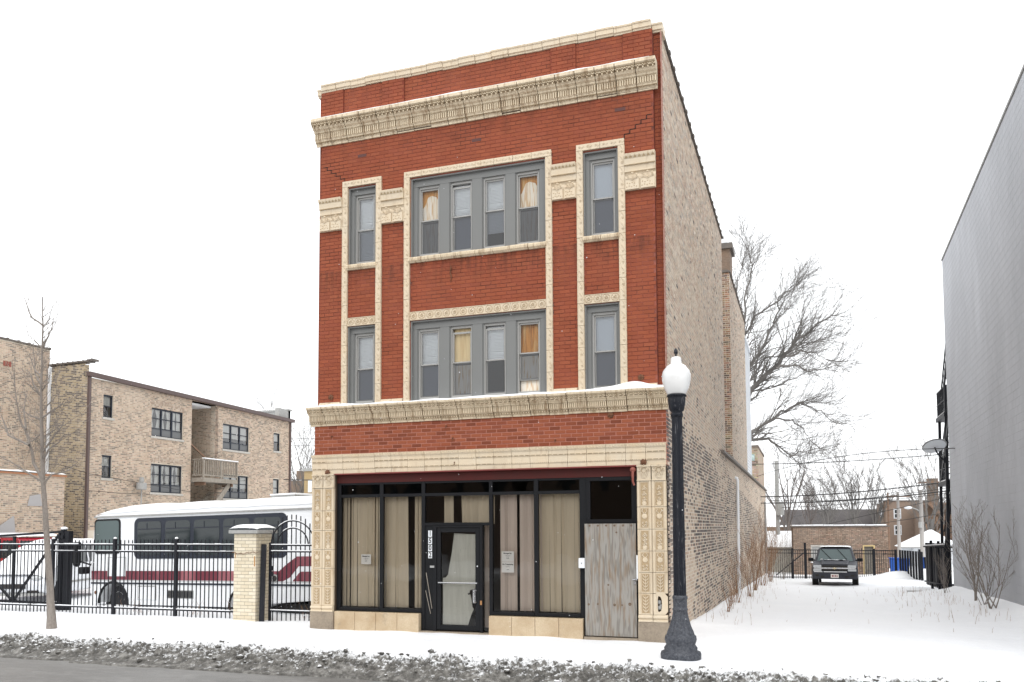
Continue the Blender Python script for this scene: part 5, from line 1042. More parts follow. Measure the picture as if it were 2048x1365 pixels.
# small arched gate
AG = thing('arched_gate', 'black arched walk gate with snow on its double hoop between pillar and shop', 'gate', (-1.2, 1.0, 0))
gx0, gx1, gy = -1.72, -0.62, 1.0; gc = (gx0 + gx1) / 2 - 0.0
def arch_z(x, r, top): u = (x - gc) / r; return 1.66 + (top - 1.66) * math.sqrt(max(0, 1 - u * u)) if abs(u) < 1 else 1.66
k = 0
x = gx0 + 0.05
while x < gx1 - 0.02:
    top = max(1.76, arch_z(x, 0.56, 2.2) + 0.14); link('picket', G().box(-0.009, 0.009, -0.009, 0.009, 0, top + 0.02).mesh('picket', m_blk), AG, (x, gy, -0.02)); x += 0.117
for z in (1.66, 1.52, 0.21): obj('rail', G().box(gx0, gx1, gy - 0.018, gy + 0.018, z - 0.02, z + 0.012), m_blk, AG); obj('rail_snow', G().box(gx0, gx1 - 0.1, gy - 0.018, gy + 0.018, z + 0.0125, z + 0.03), m_snow, AG)
for r, top in ((0.56, 2.2), (0.4, 2.04)):
    P = [(gc + r * cos(pi * i / 20), gy, 1.66 + (top - 1.66) * sin(pi * i / 20)) for i in range(21)]
    obj('hoop', G().tube(P, 0.016, 6), m_blk, AG); obj('hoop_snow', G().tube([(p[0], p[1], p[2] + 0.02) for p in P[6:16]], [0.004] + [0.013] * 8 + [0.004], 5), m_snow, AG)
obj('gate_stile', G().box(gx0 - 0.05, gx0, gy - 0.025, gy + 0.025, -0.05, 1.72), m_blk, AG); obj('latch', G().lathe([(0.055, 0), (0.055, 0.03)], (gx0 + 0.03, gy - 0.05, 1.02), 12, 0, 0, 'y').box(gx0 - 0.02, gx0 + 0.05, gy - 0.04, gy, 1.1, 1.2), m_blk, AG)
LP_ = thing('leaning_post', 'black square steel post leaning against the cream brick pillar', 'post', (-1.82, 0.85, 0)); obj('post', G().bar((-1.8, 0.78, -0.05), (-1.86, 0.92, 1.68), 0.1, 0.09), m_blk, LP_)

# ================================================================== VEHICLES
def rounded(w, h, r, n=4, x=0, z=0):
    P = []
    for cx, cz, a0 in ((w / 2 - r, h / 2 - r, 0), (-w / 2 + r, h / 2 - r, 90), (-w / 2 + r, -h / 2 + r, 180), (w / 2 - r, -h / 2 + r, 270)):
        for i in range(n + 1): a = radians(a0 + 90 * i / n); P.append((x + cx + r * cos(a), z + cz + r * sin(a)))
    return P
def wheel(parent, x, y, z, r, w, ax='y', label=None):
    t = obj('wheel', G().lathe([(r * 0.6, -w / 2), (r * 0.93, -w / 2), (r, -w / 2 + 0.03), (r, w / 2 - 0.03), (r * 0.93, w / 2), (r * 0.6, w / 2)], (x, y, z), 22, 0, 0, ax), m_tyre, parent, smooth=False)
    s = -1 if (ax == 'y') else -1
    q = G(); q.lathe([(0.001, -w / 2 + 0.05), (r * 0.25, -w / 2 + 0.03), (r * 0.5, -w / 2 + 0.07), (r * 0.58, -w / 2 + 0.0), (r * 0.62, -w / 2 + 0.0), (r * 0.62, w / 2)], (x, y, z), 18, 0, 0.05, ax)
    obj('rim', q, m_rim, t); return t
# --- bus: local x = length from front (-1.6) to back, local y = away from the camera, z from the skirt
bus = thing('shuttle_bus', 'white shuttle bus with maroon stripe and tinted windows, snow on its roof', 'bus', (-8.148, 3.616, -0.0475), local=True, rot=(0, radians(-1.0), radians(-7.95)))
bus_len = 7.35
q = G()
# side wall with wheel arch: polygon extruded across the width
def arch_pts(cx, r, z0=0.0, n=10): return [(cx + r * cos(pi * i / n), z0 + r * sin(pi * i / n)) for i in range(n + 1)][::-1]
prof = [(-1.55, 0.06), (-1.28, 0.05)] + arch_pts(-0.64, 0.6, 0.02)[0:] + [(-0.0, 0.0), (3.6, 0.0)] + arch_pts(4.3, 0.55, 0.0) + [(4.95, 0.03), (5.2, 0.12), (bus_len, 0.28), (bus_len, 2.62), (-0.9, 2.62), (-1.3, 2.5), (-1.48, 2.3), (-1.58, 1.3), (-1.62, 0.6)]
q.prism(prof, 0, 2.35, 0, 'xz')
obj('body', q, m_buswh, bus, bevel=(0.05, 3))
roof = grid([-1.4 + (bus_len + 1.4) * i / 60 for i in range(61)], [-0.02 + 2.4 * j / 12 for j in range(13)], lambda x, y: 2.5 + 0.3 * max(0, 1 - ((y - 1.18) / 1.22) ** 4) ** 0.5 * min(1, ((x + 1.42) / 1.1) ** 0.5 if x > -1.42 else 0) + 0.03 * noise.noise(Vector((x * 1.1, y * 1.3, 0))))
obj('roof_snow', roof, m_snow, bus, smooth=True)
obj('gutter', G().box(-1.45, bus_len, -0.035, 0.0, 2.43, 2.475).box(-1.4, bus_len, -0.02, 0.0, 2.475, 2.5, 1), [m_conc, m_snow], bus)
obj('window_surround', G().prism(rounded(5.5, 1.12, 0.18, 5, 2.94, 1.82), -0.012, 0.02, 0, 'xz'), m_navy, bus)
for i, (a, b) in enumerate(((0.33, 1.25), (1.42, 2.35), (2.49, 3.41), (3.55, 4.46), (4.6, 5.5))):
    c = (a + b) / 2; w_ = b - a
    f = obj('bus_window', G().prism(rounded(w_, 0.93, 0.1, 4, c, 1.815), -0.018, -0.013, 0, 'xz'), m_carglass, bus)
    obj('window_bar', G().box(a + 0.03, b - 0.03, -0.026, -0.0185, 2.06, 2.085).box(a + 0.4 * w_, a + 0.4 * w_ + 0.02, -0.026, -0.0185, 2.085, 2.24), m_navy, f)
obj('driver_window', G().prism(rounded(1.08, 0.98, 0.12, 4, -0.91, 1.9), -0.02, -0.001, 0, 'xz'), m_blkm, bus)
obj('driver_pane', G().prism(rounded(0.98, 0.88, 0.1, 4, -0.91, 1.9), -0.026, -0.021, 0, 'xz'), m_wsglass, bus)
obj('windscreen', G().box(-1.6, -1.53, 0.15, 2.2, 1.35, 2.25), m_wsglass, bus)
obj('stripe', G().box(-1.57, 5.3, -0.006, -0.0005, 0.68, 0.93).hexa([(5.3, -0.006, 0.68), (5.5, -0.006, 0.68), (5.5, -0.001, 0.68), (5.3, -0.001, 0.68), (5.3, -0.006, 0.93), (5.42, -0.006, 0.93), (5.42, -0.001, 0.93), (5.3, -0.001, 0.93)])
    .add([(5.42, -0.006, 0.93), (5.3, -0.006, 0.68), (5.55, -0.006, 0.68), (5.78, -0.006, 0.78), (6.05, -0.006, 1.05), (bus_len, -0.006, 1.05), (bus_len, -0.006, 1.29), (6.0, -0.006, 1.29), (5.7, -0.006, 1.12)], [(0, 1, 2, 3, 8), (3, 4, 7, 8), (4, 5, 6, 7)])
    .add([(5.85, -0.006, 0.68), (bus_len, -0.006, 0.68), (bus_len, -0.006, 0.92), (6.1, -0.006, 0.92)], [(0, 1, 2, 3)]), m_busred, bus)
obj('rub_rail', G().box(-1.57, bus_len, -0.02, 0.0, 0.565, 0.61), m_navy, bus)
obj('lower_seam', G().box(-1.57, bus_len, -0.004, 0.0, 0.655, 0.665), m_conc, bus)
obj('arch_trim', G().tube([(x, -0.01, z) for x, z in arch_pts(-0.64, 0.6, 0.02, 14)], 0.035, 6), m_blkm, bus); obj('arch_trim', G().tube([(x, -0.01, z) for x, z in arch_pts(4.3, 0.55, 0.0, 14)], 0.03, 6), m_blkm, bus)
obj('underbody', G().box(-1.4, 7.2, 0.35, 2.2, -0.15, 0.1).box(5.3, 7.0, 0.3, 2.1, -0.22, 0.1), m_dark, bus)
wheel(bus, -0.64, 0.3, 0.12, 0.38, 0.26); wheel(bus, 4.3, 0.3, 0.12, 0.38, 0.26); wheel(bus, -0.64, 2.1, 0.12, 0.38, 0.26)
def hatch(a, b, c, d, mat, name='hatch'): obj(name, G().box(a, b, -0.012, 0.0, c, d), mat, bus, bevel=(0.006, 1))
hatch(0.37, 1.06, 0.15, 0.5, m_buswh); hatch(-0.87, -0.15, 0.78, 1.3, m_buswh); hatch(1.5, 2.48, 0.2, 0.42, m_conc, 'vent_grille')
obj('hatch_outline', G().box(0.355, 0.37, -0.014, 0, 0.14, 0.52).box(1.06, 1.075, -0.014, 0, 0.14, 0.52).box(0.37, 1.06, -0.014, 0, 0.505, 0.52).box(-0.885, -0.875, -0.014, 0, 0.77, 1.31).box(-0.15, -0.14, -0.014, 0, 0.77, 1.31).box(-0.875, -0.15, -0.014, 0, 1.302, 1.312), m_conc, bus)
q = G()
for i in range(24): q.box(1.52 + i * 0.04, 1.54 + i * 0.04, -0.022, -0.0125, 0.22, 0.4)
obj('grille_slats', q, m_blkm, bus)
obj('side_lamp', G().lathe([(0.1, -0.02), (0.11, 0.01), (0.11, 0.03)], (5.29, 0, 0.75), 14, 0, 0, 'y').lathe([(0.07, -0.028), (0.07, -0.02)], (5.29, 0, 0.75), 12, 1, 0, 'y'), [m_conc, m_dark], bus)
obj('mirror', G().box(-1.95, -1.75, -0.35, -0.2, 1.15, 1.75).box(-1.72, -1.55, -0.3, -0.05, 0.85, 1.05).tube([(-1.6, 0.0, 1.1), (-1.8, -0.2, 1.2)], 0.03, 5), m_blkm, bus, bevel=(0.02, 2)); obj('mirror_snow', G().ball((-1.85, -0.27, 1.77), 0.1, (1, 0.8, 0.5), 8, 5), m_snow, bus, smooth=True)
obj('bus_marker_light', G().ball((-1.38, -0.01, 0.32), 0.05, (1, 0.5, 1), 8, 5), m_rust, bus)
obj('roof_hatch', G().box(4.6, 5.4, 0.6, 1.4, 2.78, 2.86).box(4.58, 5.42, 0.58, 1.42, 2.86, 2.9, 1), [m_conc, m_snow], bus)
# --- minivan facing the street, hood and windscreen under snow (local x: width, local y: from front to back)
van = thing('minivan', 'white minivan left of the bus with thick snow over its hood and windscreen', 'minivan', (-12.25, 3.43, -0.1), local=True, rot=(0, 0, radians(22)))
def car_body(prof, w, top_in, z_sh, mat, parent, name='body', inset=0.0, bev=0.06):
    """side profile (y,z) swept across the width, sides lean in above z_sh"""
    q = G(); n = len(prof)
    def hw(z): return w / 2 - inset - max(0, z - z_sh) * top_in
    vs = [(-hw(z), y, z) for y, z in prof] + [(hw(z), y, z) for y, z in prof]
    q.add(vs, [(i, (i + 1) % n, n + (i + 1) % n, n + i) for i in range(n)] + [tuple(range(n))[::-1], tuple(range(n, 2 * n))])
    return obj(name, q, mat, parent, bevel=(bev, 3))
def arc(cy, r, z0, n=8): return [(cy + r * cos(pi * i / n), z0 + r * sin(pi * i / n)) for i in range(n + 1)]
vp_ = [(0.02, 0.3), (0.0, 0.55), (0.08, 0.75), (0.25, 0.92), (1.2, 1.08), (2.1, 1.1), (4.6, 1.1), (4.75, 0.6), (4.7, 0.28)] + arc(3.85, 0.38, 0.25) + [(3.3, 0.22), (1.5, 0.22)] + arc(0.98, 0.38, 0.25)
vp_ = vp_[:9] + [(4.25, 0.28)] + arc(3.85, 0.38, 0.28)[1:-1] + [(3.45, 0.28), (3.4, 0.22), (1.42, 0.22)] + arc(0.98, 0.4, 0.28)[0:] + [(0.5, 0.22)]
car_body(vp_, 1.88, 0.12, 0.8, m_carw, van)
car_body([(1.15, 1.05), (2.0, 1.62), (2.4, 1.72), (4.3, 1.7), (4.62, 1.08)], 1.78, 0.25, 1.08, m_carglass, van, 'cabin_glass')
car_body([(1.95, 1.6), (2.35, 1.74), (4.3, 1.73), (4.4, 1.6)], 1.8, 0.25, 1.08, m_carw, van, 'roof_panel')
for y in (1.95, 2.9, 3.9): obj('roof_pillar', G().hexa([(0.86, y - 0.35 if y < 2 else y, 1.08), (0.9, y - 0.35 if y < 2 else y, 1.08), (0.9, y + (-0.28 if y < 2 else 0.08), 1.08), (0.86, y + (-0.28 if y < 2 else 0.08), 1.08), (0.72, y + 0.2 if y < 2 else y, 1.66), (0.76, y + 0.2 if y < 2 else y, 1.66), (0.76, y + 0.27 if y < 2 else y + 0.08, 1.66), (0.72, y + 0.27 if y < 2 else y + 0.08, 1.66)]), m_carw, van)
def vs_(x, y):
    ks = [(0.0, 0.8), (0.15, 0.98), (0.6, 1.16), (1.3, 1.42), (1.9, 1.72), (2.4, 1.84), (4.2, 1.83), (4.5, 1.6)]
    for (a, za), (b, zb) in zip(ks, ks[1:]):
        if a <= y <= b: z = za + (zb - za) * (y - a) / (b - a); break
    else: z = ks[-1][1]
    e = (abs(x) / (0.96 - max(0, z - 0.9) * 0.13)) ** 6
    return z - 0.16 * min(1, e) * 1.0 + 0.015 * noise.noise(Vector((x * 3, y * 3, 2)))
gsn = grid([-0.94 + 1.88 * i / 20 for i in range(21)], [0.03 + 4.4 * i / 40 for i in range(41)], vs_)
gsn.v = [(x * (1 - max(0, z - 0.95) * 0.16), y, z) for x, y, z in gsn.v]
obj('snow_cover', gsn, m_snow, van, smooth=True)
for sx_ in (-1, 1): obj('headlight', G().ball((sx_ * 0.66, 0.1, 0.72), 0.19, (1.05, 0.55, 0.5), 12, 8), m_lens, van, smooth=True)
obj('indicator', G().ball((0.86, 0.22, 0.7), 0.11, (0.5, 0.8, 0.75), 10, 6), m_amber, van, smooth=True)
obj('grille', G().box(-0.38, 0.38, -0.02, 0.05, 0.42, 0.56).box(0.45, 0.75, -0.01, 0.05, 0.3, 0.37), m_dark, van); obj('bumper_line', G().box(-0.85, 0.9, -0.03, 0.06, 0.22, 0.29), m_conc, van)
wheel(van, 0.83, 0.98, 0.26, 0.33, 0.22, 'x'); wheel(van, 0.83, 3.85, 0.26, 0.33, 0.22, 'x')
for w_ in van.children:
    if w_.name.startswith('wheel'):
        w_.scale = (1, 1, 1)
q = G().lathe([(0.02, 0.13), (0.07, 0.12), (0.19, 0.1), (0.21, 0.125), (0.215, 0.1)], (0.83, 0.98, 0.26), 18, 0, 0.12, 'x'); obj('hubcap', q, m_rim, van)
obj('side_moulding', G().box(0.935, 0.955, 1.45, 3.3, 0.5, 0.56), m_conc, van); obj('door_seam', G().box(0.93, 0.942, 1.6, 1.61, 0.3, 1.05), m_dark, van)
obj('mirror', G().ball((1.03, 1.75, 1.06), 0.12, (1.0, 0.6, 0.75), 10, 6), m_blkm, van, smooth=True)
# --- red sport-utility behind
red = thing('red_suv', 'red sport-utility vehicle with snowy roof behind the snowed-in minivan', 'suv', (-19.3, 8.2, -0.3), local=True, rot=(0, 0, radians(-90 - 8)))
car_body([(0.0, 0.4), (0.0, 0.95), (1.2, 1.08), (4.5, 1.1), (4.55, 0.4)], 1.85, 0.1, 0.9, m_carr, red)
red.rotation_euler = (0, 0, radians(90 - 10)); red.location = (-15.0, 8.0, -0.03)
car_body([(1.15, 1.05), (1.75, 1.7), (4.3, 1.72), (4.5, 1.08)], 1.72, 0.18, 1.08, m_carglass, red, 'cabin_glass')
car_body([(1.7, 1.66), (1.8, 1.8), (4.3, 1.8), (4.38, 1.66)], 1.74, 0.18, 1.08, m_carr, red, 'roof_panel'); 
gsn = grid([-0.8 + 1.6 * i / 12 for i in range(13)], [1.7 + 2.7 * i / 20 for i in range(21)], lambda x, y: 1.8 + 0.16 * max(0, 1 - (x / 0.82) ** 6) ** 0.5 * max(0, 1 - ((y - 3.05) / 1.36) ** 8) ** 0.5); obj('roof_snow', gsn, m_snow, red, smooth=True)
gsn = grid([-0.85 + 1.7 * i / 12 for i in range(13)], [0.05 + 1.25 * i / 12 for i in range(13)], lambda x, y: 0.97 + 0.16 * max(0, 1 - (x / 0.86) ** 6) ** 0.5 * max(0, 1 - ((y - 0.65) / 0.66) ** 6) ** 0.5 + 0.08 * y); obj('hood_snow', gsn, m_snow, red, smooth=True)
for s in (-1, 1):
    for y, sl in ((1.3, 0.42), (2.7, 0), (3.75, 0)):
        a = 0.5 * 1.85 * s; b = 0.5 * 1.85 * s * 0.83
        obj('roof_pillar', G().hexa([(a - 0.04 * s, y, 1.08), (a, y, 1.08), (a, y + 0.13, 1.08), (a - 0.04 * s, y + 0.13, 1.08), (b - 0.04 * s, y + sl, 1.7), (b, y + sl, 1.7), (b, y + sl + 0.13, 1.7), (b - 0.04 * s, y + sl + 0.13, 1.7)]), m_carr, red)
    wheel(red, s * 0.82, 0.95, 0.36, 0.36, 0.22, 'x'); wheel(red, s * 0.82, 3.7, 0.36, 0.36, 0.22, 'x')
    obj('mirror', G().box(s * 0.93 - 0.1, s * 0.93 + 0.1, 1.45, 1.58, 1.08, 1.26), m_blkm, red, bevel=(0.02, 2)); obj('window_trim', G().box(s * 0.905 - 0.02, s * 0.905 + 0.02, 1.2, 4.5, 1.07, 1.11), m_dark, red)
# --- grey suv at the back of the lot, facing the camera (local y from its nose backwards)
suv = thing('grey_suv', 'dark grey sport-utility vehicle parked facing the street in the snowy lot', 'suv', (10.72, 24.6, -0.68), local=True, rot=(0, 0, radians(-3)))
car_body([(0.02, 0.42), (0.0, 0.72), (0.06, 1.0), (1.3, 1.14), (4.7, 1.14), (4.75, 0.42)], 1.88, 0.06, 0.85, m_carg, suv)
car_body([(1.2, 1.1), (1.95, 1.7), (4.55, 1.72), (4.7, 1.12)], 1.74, 0.26, 1.1, m_carg, suv, 'cabin')
obj('windscreen', G().hexa([(-0.76, 1.21, 1.14), (0.76, 1.21, 1.14), (0.76, 1.26, 1.14), (-0.76, 1.26, 1.14), (-0.63, 1.86, 1.65), (0.63, 1.86, 1.65), (0.63, 1.92, 1.65), (-0.63, 1.92, 1.65)]), m_wsglass, suv)
obj('side_glass', G().hexa([(0.868, 1.9, 1.16), (0.872, 1.9, 1.16), (0.872, 4.4, 1.16), (0.868, 4.4, 1.16), (0.74, 2.2, 1.6), (0.745, 2.2, 1.6), (0.745, 4.3, 1.6), (0.74, 4.3, 1.6)]).hexa([(-0.872, 1.9, 1.16), (-0.868, 1.9, 1.16), (-0.868, 4.4, 1.16), (-0.872, 4.4, 1.16), (-0.745, 2.2, 1.6), (-0.74, 2.2, 1.6), (-0.74, 4.3, 1.6), (-0.745, 4.3, 1.6)]), m_carglass, suv)
obj('hood_panel', G().hexa([(-0.55, 0.1, 1.03), (0.55, 0.1, 1.03), (0.62, 1.2, 1.17), (-0.62, 1.2, 1.17), (-0.5, 0.16, 1.055), (0.5, 0.16, 1.055), (0.56, 1.18, 1.2), (-0.56, 1.18, 1.2)]), m_carg, suv, bevel=(0.015, 2))
obj('snow_patch', grid([-0.45 + 0.9 * i / 10 for i in range(11)], [0.95 + 0.28 * i / 5 for i in range(6)], lambda x, y: 1.2 + 0.02 * noise.noise(Vector((x * 9, y * 9, 0)))), m_snow, suv, smooth=True)
gsn = grid([-0.66 + 1.32 * i / 10 for i in range(11)], [1.95 + 2.5 * i / 12 for i in range(13)], lambda x, y: 1.72 + 0.05 * max(0, 1 - (x / 0.68) ** 6) ** 0.5); obj('roof_snow', gsn, m_snow, suv, smooth=True)
obj('grille', G().box(-0.52, 0.52, -0.02, 0.05, 0.76, 0.99), m_dark, suv); obj('grille_bar', G().box(-0.86, 0.86, -0.035, 0.02, 0.845, 0.895), m_chrome, suv, bevel=(0.008, 2)); obj('grille_emblem', G().prism([(-0.09, 0.855), (-0.03, 0.855), (-0.03, 0.83), (0.03, 0.83), (0.03, 0.855), (0.09, 0.855), (0.09, 0.885), (0.03, 0.885), (0.03, 0.91), (-0.03, 0.91), (-0.03, 0.885), (-0.09, 0.885)], -0.045, -0.03, 0, 'xz'), M('gold_emblem', (0.6, 0.52, 0.35), 0.4, 0.4), suv)
for s in (-1, 1):
    obj('headlight', G().box(min(s * 0.54, s * 0.88), max(s * 0.54, s * 0.88), -0.025, 0.08, 0.9, 1.0).box(min(s * 0.54, s * 0.88), max(s * 0.54, s * 0.88), -0.025, 0.08, 0.74, 0.84), m_lens, suv, bevel=(0.012, 2))
    obj('fog_light', G().box(s * 0.72 - 0.07, s * 0.72 + 0.07, -0.05, 0.0, 0.52, 0.6), m_dark, suv); obj('bumper_slot', G().box(s * 0.5 - 0.07, s * 0.5 + 0.07, -0.05, 0.0, 0.47, 0.54), m_dark, suv)
    obj('mirror', G().box(s * 1.04 - 0.12, s * 1.04 + 0.12, 1.45, 1.6, 1.12, 1.27).box(s * 0.9 - 0.05, s * 0.9 + 0.05, 1.5, 1.56, 1.14, 1.2), m_blkm, suv, bevel=(0.03, 2))
    obj('wheel_arch', G().lathe([(0.46, -0.03), (0.46, 0.03)], (s * 0.93, 0.9, 0.36), 16, 0, 0, 'x'), m_dark, suv)
    wheel(suv, s * 0.83, 0.9, 0.3, 0.37, 0.26, 'x'); wheel(suv, s * 0.83, 3.75, 0.3, 0.37, 0.26, 'x')
obj('bumper', G().box(-0.93, 0.93, -0.04, 0.35, 0.4, 0.7), m_carg, suv, bevel=(0.05, 3)); obj('bumper_snow', G().box(-0.85, -0.5, -0.05, 0.0, 0.701, 0.725).box(-0.45, 0.5, -0.05, 0.0, 0.701, 0.73), m_snow, suv)
pl = obj('licence_plate', G().box(-0.16, 0.16, -0.055, -0.045, 0.46, 0.62), m_paper, suv); obj('plate_marks', G().box(-0.12, -0.04, -0.058, -0.0555, 0.5, 0.58).box(-0.01, 0.05, -0.058, -0.0555, 0.5, 0.58).box(0.07, 0.12, -0.058, -0.0555, 0.5, 0.57), M('plate_maroon', (0.3, 0.12, 0.12)), pl)
obj('wiper', G().bar((-0.6, 1.85, 1.66), (-0.15, 1.27, 1.22), 0.015), m_blkm, suv); obj('wiper', G().bar((0.1, 1.85, 1.66), (0.5, 1.27, 1.22), 0.015), m_blkm, suv); obj('windscreen_sticker', G().box(-0.62, -0.53, 1.235, 1.25, 1.2, 1.24), m_white, suv)
# ================================================================== STREET LAMP
lx, ly = 7.72, -1.89
SL = thing('street_lamp', 'dark fluted cast-iron street lamp with a white acorn globe on the snowy pavement', 'lamp post', (lx, ly, 0))
obj('base', G().lathe([(0.3, -0.1), (0.31, 0.05), (0.3, 0.09), (0.25, 0.11), (0.255, 0.15), (0.22, 0.2), (0.235, 0.24), (0.245, 0.28), (0.235, 0.33), (0.215, 0.35)], (lx, ly, 0.02), 32), m_lampb, SL, smooth=True)
obj('bell', G().lathe([(0.215, 0.35), (0.2, 0.4), (0.165, 0.48), (0.13, 0.6), (0.112, 0.7), (0.11, 0.735)], (lx, ly, 0.02), 32, 0, 0.07), m_lampb, SL)
obj('collar', G().lathe([(0.118, 0.74), (0.12, 0.76), (0.108, 0.78), (0.108, 0.9), (0.118, 0.92), (0.118, 0.95), (0.1, 0.97)], (lx, ly, 0), 28, 0, 0.03), m_lampb, SL)
obj('shaft', G().lathe([(0.1, 0.97), (0.098, 1.0), (0.09, 2.4), (0.082, 3.7), (0.082, 3.78)], (lx, ly, 0), 32, 0, 0.1), m_lampp, SL)
obj('fitter', G().lathe([(0.092, 3.76), (0.098, 3.8), (0.085, 3.84), (0.11, 3.86), (0.118, 3.9), (0.132, 3.96), (0.138, 4.04), (0.135, 4.08), (0.148, 4.09), (0.148, 4.11), (0.13, 4.12)], (lx, ly, -0.02), 28), m_lampp, SL, smooth=True)
q = G()
for i in range(24): a = 2 * pi * i / 24; q.ball((lx + 0.146 * cos(a), ly + 0.146 * sin(a), 4.07), 0.011, (1, 1, 1), 5, 4)
obj('bead_ring', q, m_lampp, SL)
obj('globe', G().lathe([(0.12, 4.09), (0.15, 4.12), (0.195, 4.22), (0.22, 4.34), (0.222, 4.42), (0.205, 4.48), (0.165, 4.53), (0.155, 4.55), (0.145, 4.56), (0.095, 4.585), (0.088, 4.6), (0.082, 4.66), (0.075, 4.69), (0.04, 4.705)], (lx, ly, -0.01), 36), m_globe, SL, smooth=True)
obj('finial', G().lathe([(0.012, 4.68), (0.014, 4.72), (0.03, 4.735), (0.034, 4.755), (0.026, 4.79), (0.008, 4.82)], (lx, ly, 0.01), 14, 0, 0.12), m_lampp, SL)
# ================================================================== TREES
def grow(g, p, d, L, r, lev, rr, up=0.15, spread=0.6, ns=5, nch=4, sides=(6, 5, 4, 3, 3), shrink=0.55, minr=0.003, wob=0.13, bias=None):
    P = [Vector(p)]; R_ = [r]; dd = Vector(d).normalized(); st = L / ns
    for i in range(ns):
        dd = (dd + Vector((rr.gauss(0, wob), rr.gauss(0, wob), rr.gauss(0, wob) + up * 0.25)) + (bias * 0.08 if bias else Vector((0, 0, 0)))).normalized()
        P.append(P[-1] + dd * st); R_.append(max(minr, r * (1 - 0.75 * (i + 1) / ns)))
    g.tube(P, R_, sides[min(len(sides) - 1, 4 - lev)], 0, False)
    if lev <= 0: return
    for k in range(nch):
        t = 0.18 + 0.8 * (k + rr.random() * 0.7) / nch; i = min(ns - 1, int(t * ns)); f = t * ns - i
        q = P[i].lerp(P[i + 1], min(1, f)); base = (P[i + 1] - P[i]).normalized()
        ax = base.cross(Vector((rr.gauss(0, 1), rr.gauss(0, 1), rr.gauss(0, 1)))).normalized()
        nd = (base * math.cos(spread) + ax * math.sin(spread) + Vector((0, 0, up))).normalized()
        grow(g, q, nd, L * shrink * rr.uniform(0.75, 1.2), max(minr, R_[i] * 0.6), lev - 1, rr, up, spread, max(3, ns - 1), nch, sides, shrink, minr, wob, bias)
def along(P, t):
    P = [Vector(p) for p in P]; Ls = [(b - a).length for a, b in zip(P, P[1:])]; T = sum(Ls) * t
    for (a, b), l in zip(zip(P, P[1:]), Ls):
        if T <= l: return a.lerp(b, T / l), (b - a).normalized()
        T -= l
    return P[-1], (P[-1] - P[-2]).normalized()
def wig(P, rr, a): return [tuple(Vector(p) + Vector((rr.gauss(0, a), rr.gauss(0, a), rr.gauss(0, a)))) for p in P]
def dense(P, n=3):
    out = []
    for a, b in zip(P, P[1:]):
        for i in range(n): out.append(tuple(Vector(a).lerp(Vector(b), i / n)))
    return out + [tuple(P[-1])]
# big bare tree behind the shop
rr = random.Random(21)
BT = thing('bare_tree', 'large bare spreading tree rising behind the shop building', 'tree', (5.2, 45, -0.8))
obj('trunk', G().tube(wig(dense(BIG_TRUNK), rr, 0.03), [0.55 - 0.03 * i for i in range(len(dense(BIG_TRUNK)))], 12), m_barkf, BT, smooth=True)
for P, r in BIG_LIMBS:
    g = G(); D_ = wig(dense(P), rr, 0.05); n = len(D_); g.tube(D_, [max(0.012, 0.72 * r * (1 - 0.86 * i / n)) for i in range(n)], 7, 0, False)
    tot = sum((Vector(b) - Vector(a)).length for a, b in zip(P, P[1:])); m = max(6, int(tot * 4.6))
    for i in range(m):
        t = 0.15 + 0.85 * i / (m - 1); q, d = along(P, t)
        ax = d.cross(Vector((rr.gauss(0, 1), rr.gauss(0, 1), rr.gauss(0, 1)))).normalized(); s = rr.uniform(0.5, 0.95)
        nd = d * cos(s) + ax * sin(s) + Vector((0.25, 0, 0.3)); big = rr.random() < 0.4
        grow(g, q, nd, rr.uniform(1.8, 3.6) if big else rr.uniform(0.8, 1.6), max(0.014, r * (1 - 0.8 * t) * 0.35), 2 if big else 1, rr, 0.12, 0.6, 5, 5, shrink=0.55, minr=0.0065, wob=0.14, bias=Vector((0.4, 0, 0.2)))
    q, d = along(P, 1.0)
    for i in range(3 if r > 0.08 else 1): grow(g, q, d + Vector((rr.gauss(0, .3), rr.gauss(0, .3), rr.gauss(0, .3) + .15)), rr.uniform(1.6, 2.6), 0.022, 2, rr, 0.12, 0.5, 5, 5, shrink=0.5, minr=0.008, wob=0.13)
    obj('branch', g, m_barkf, BT)
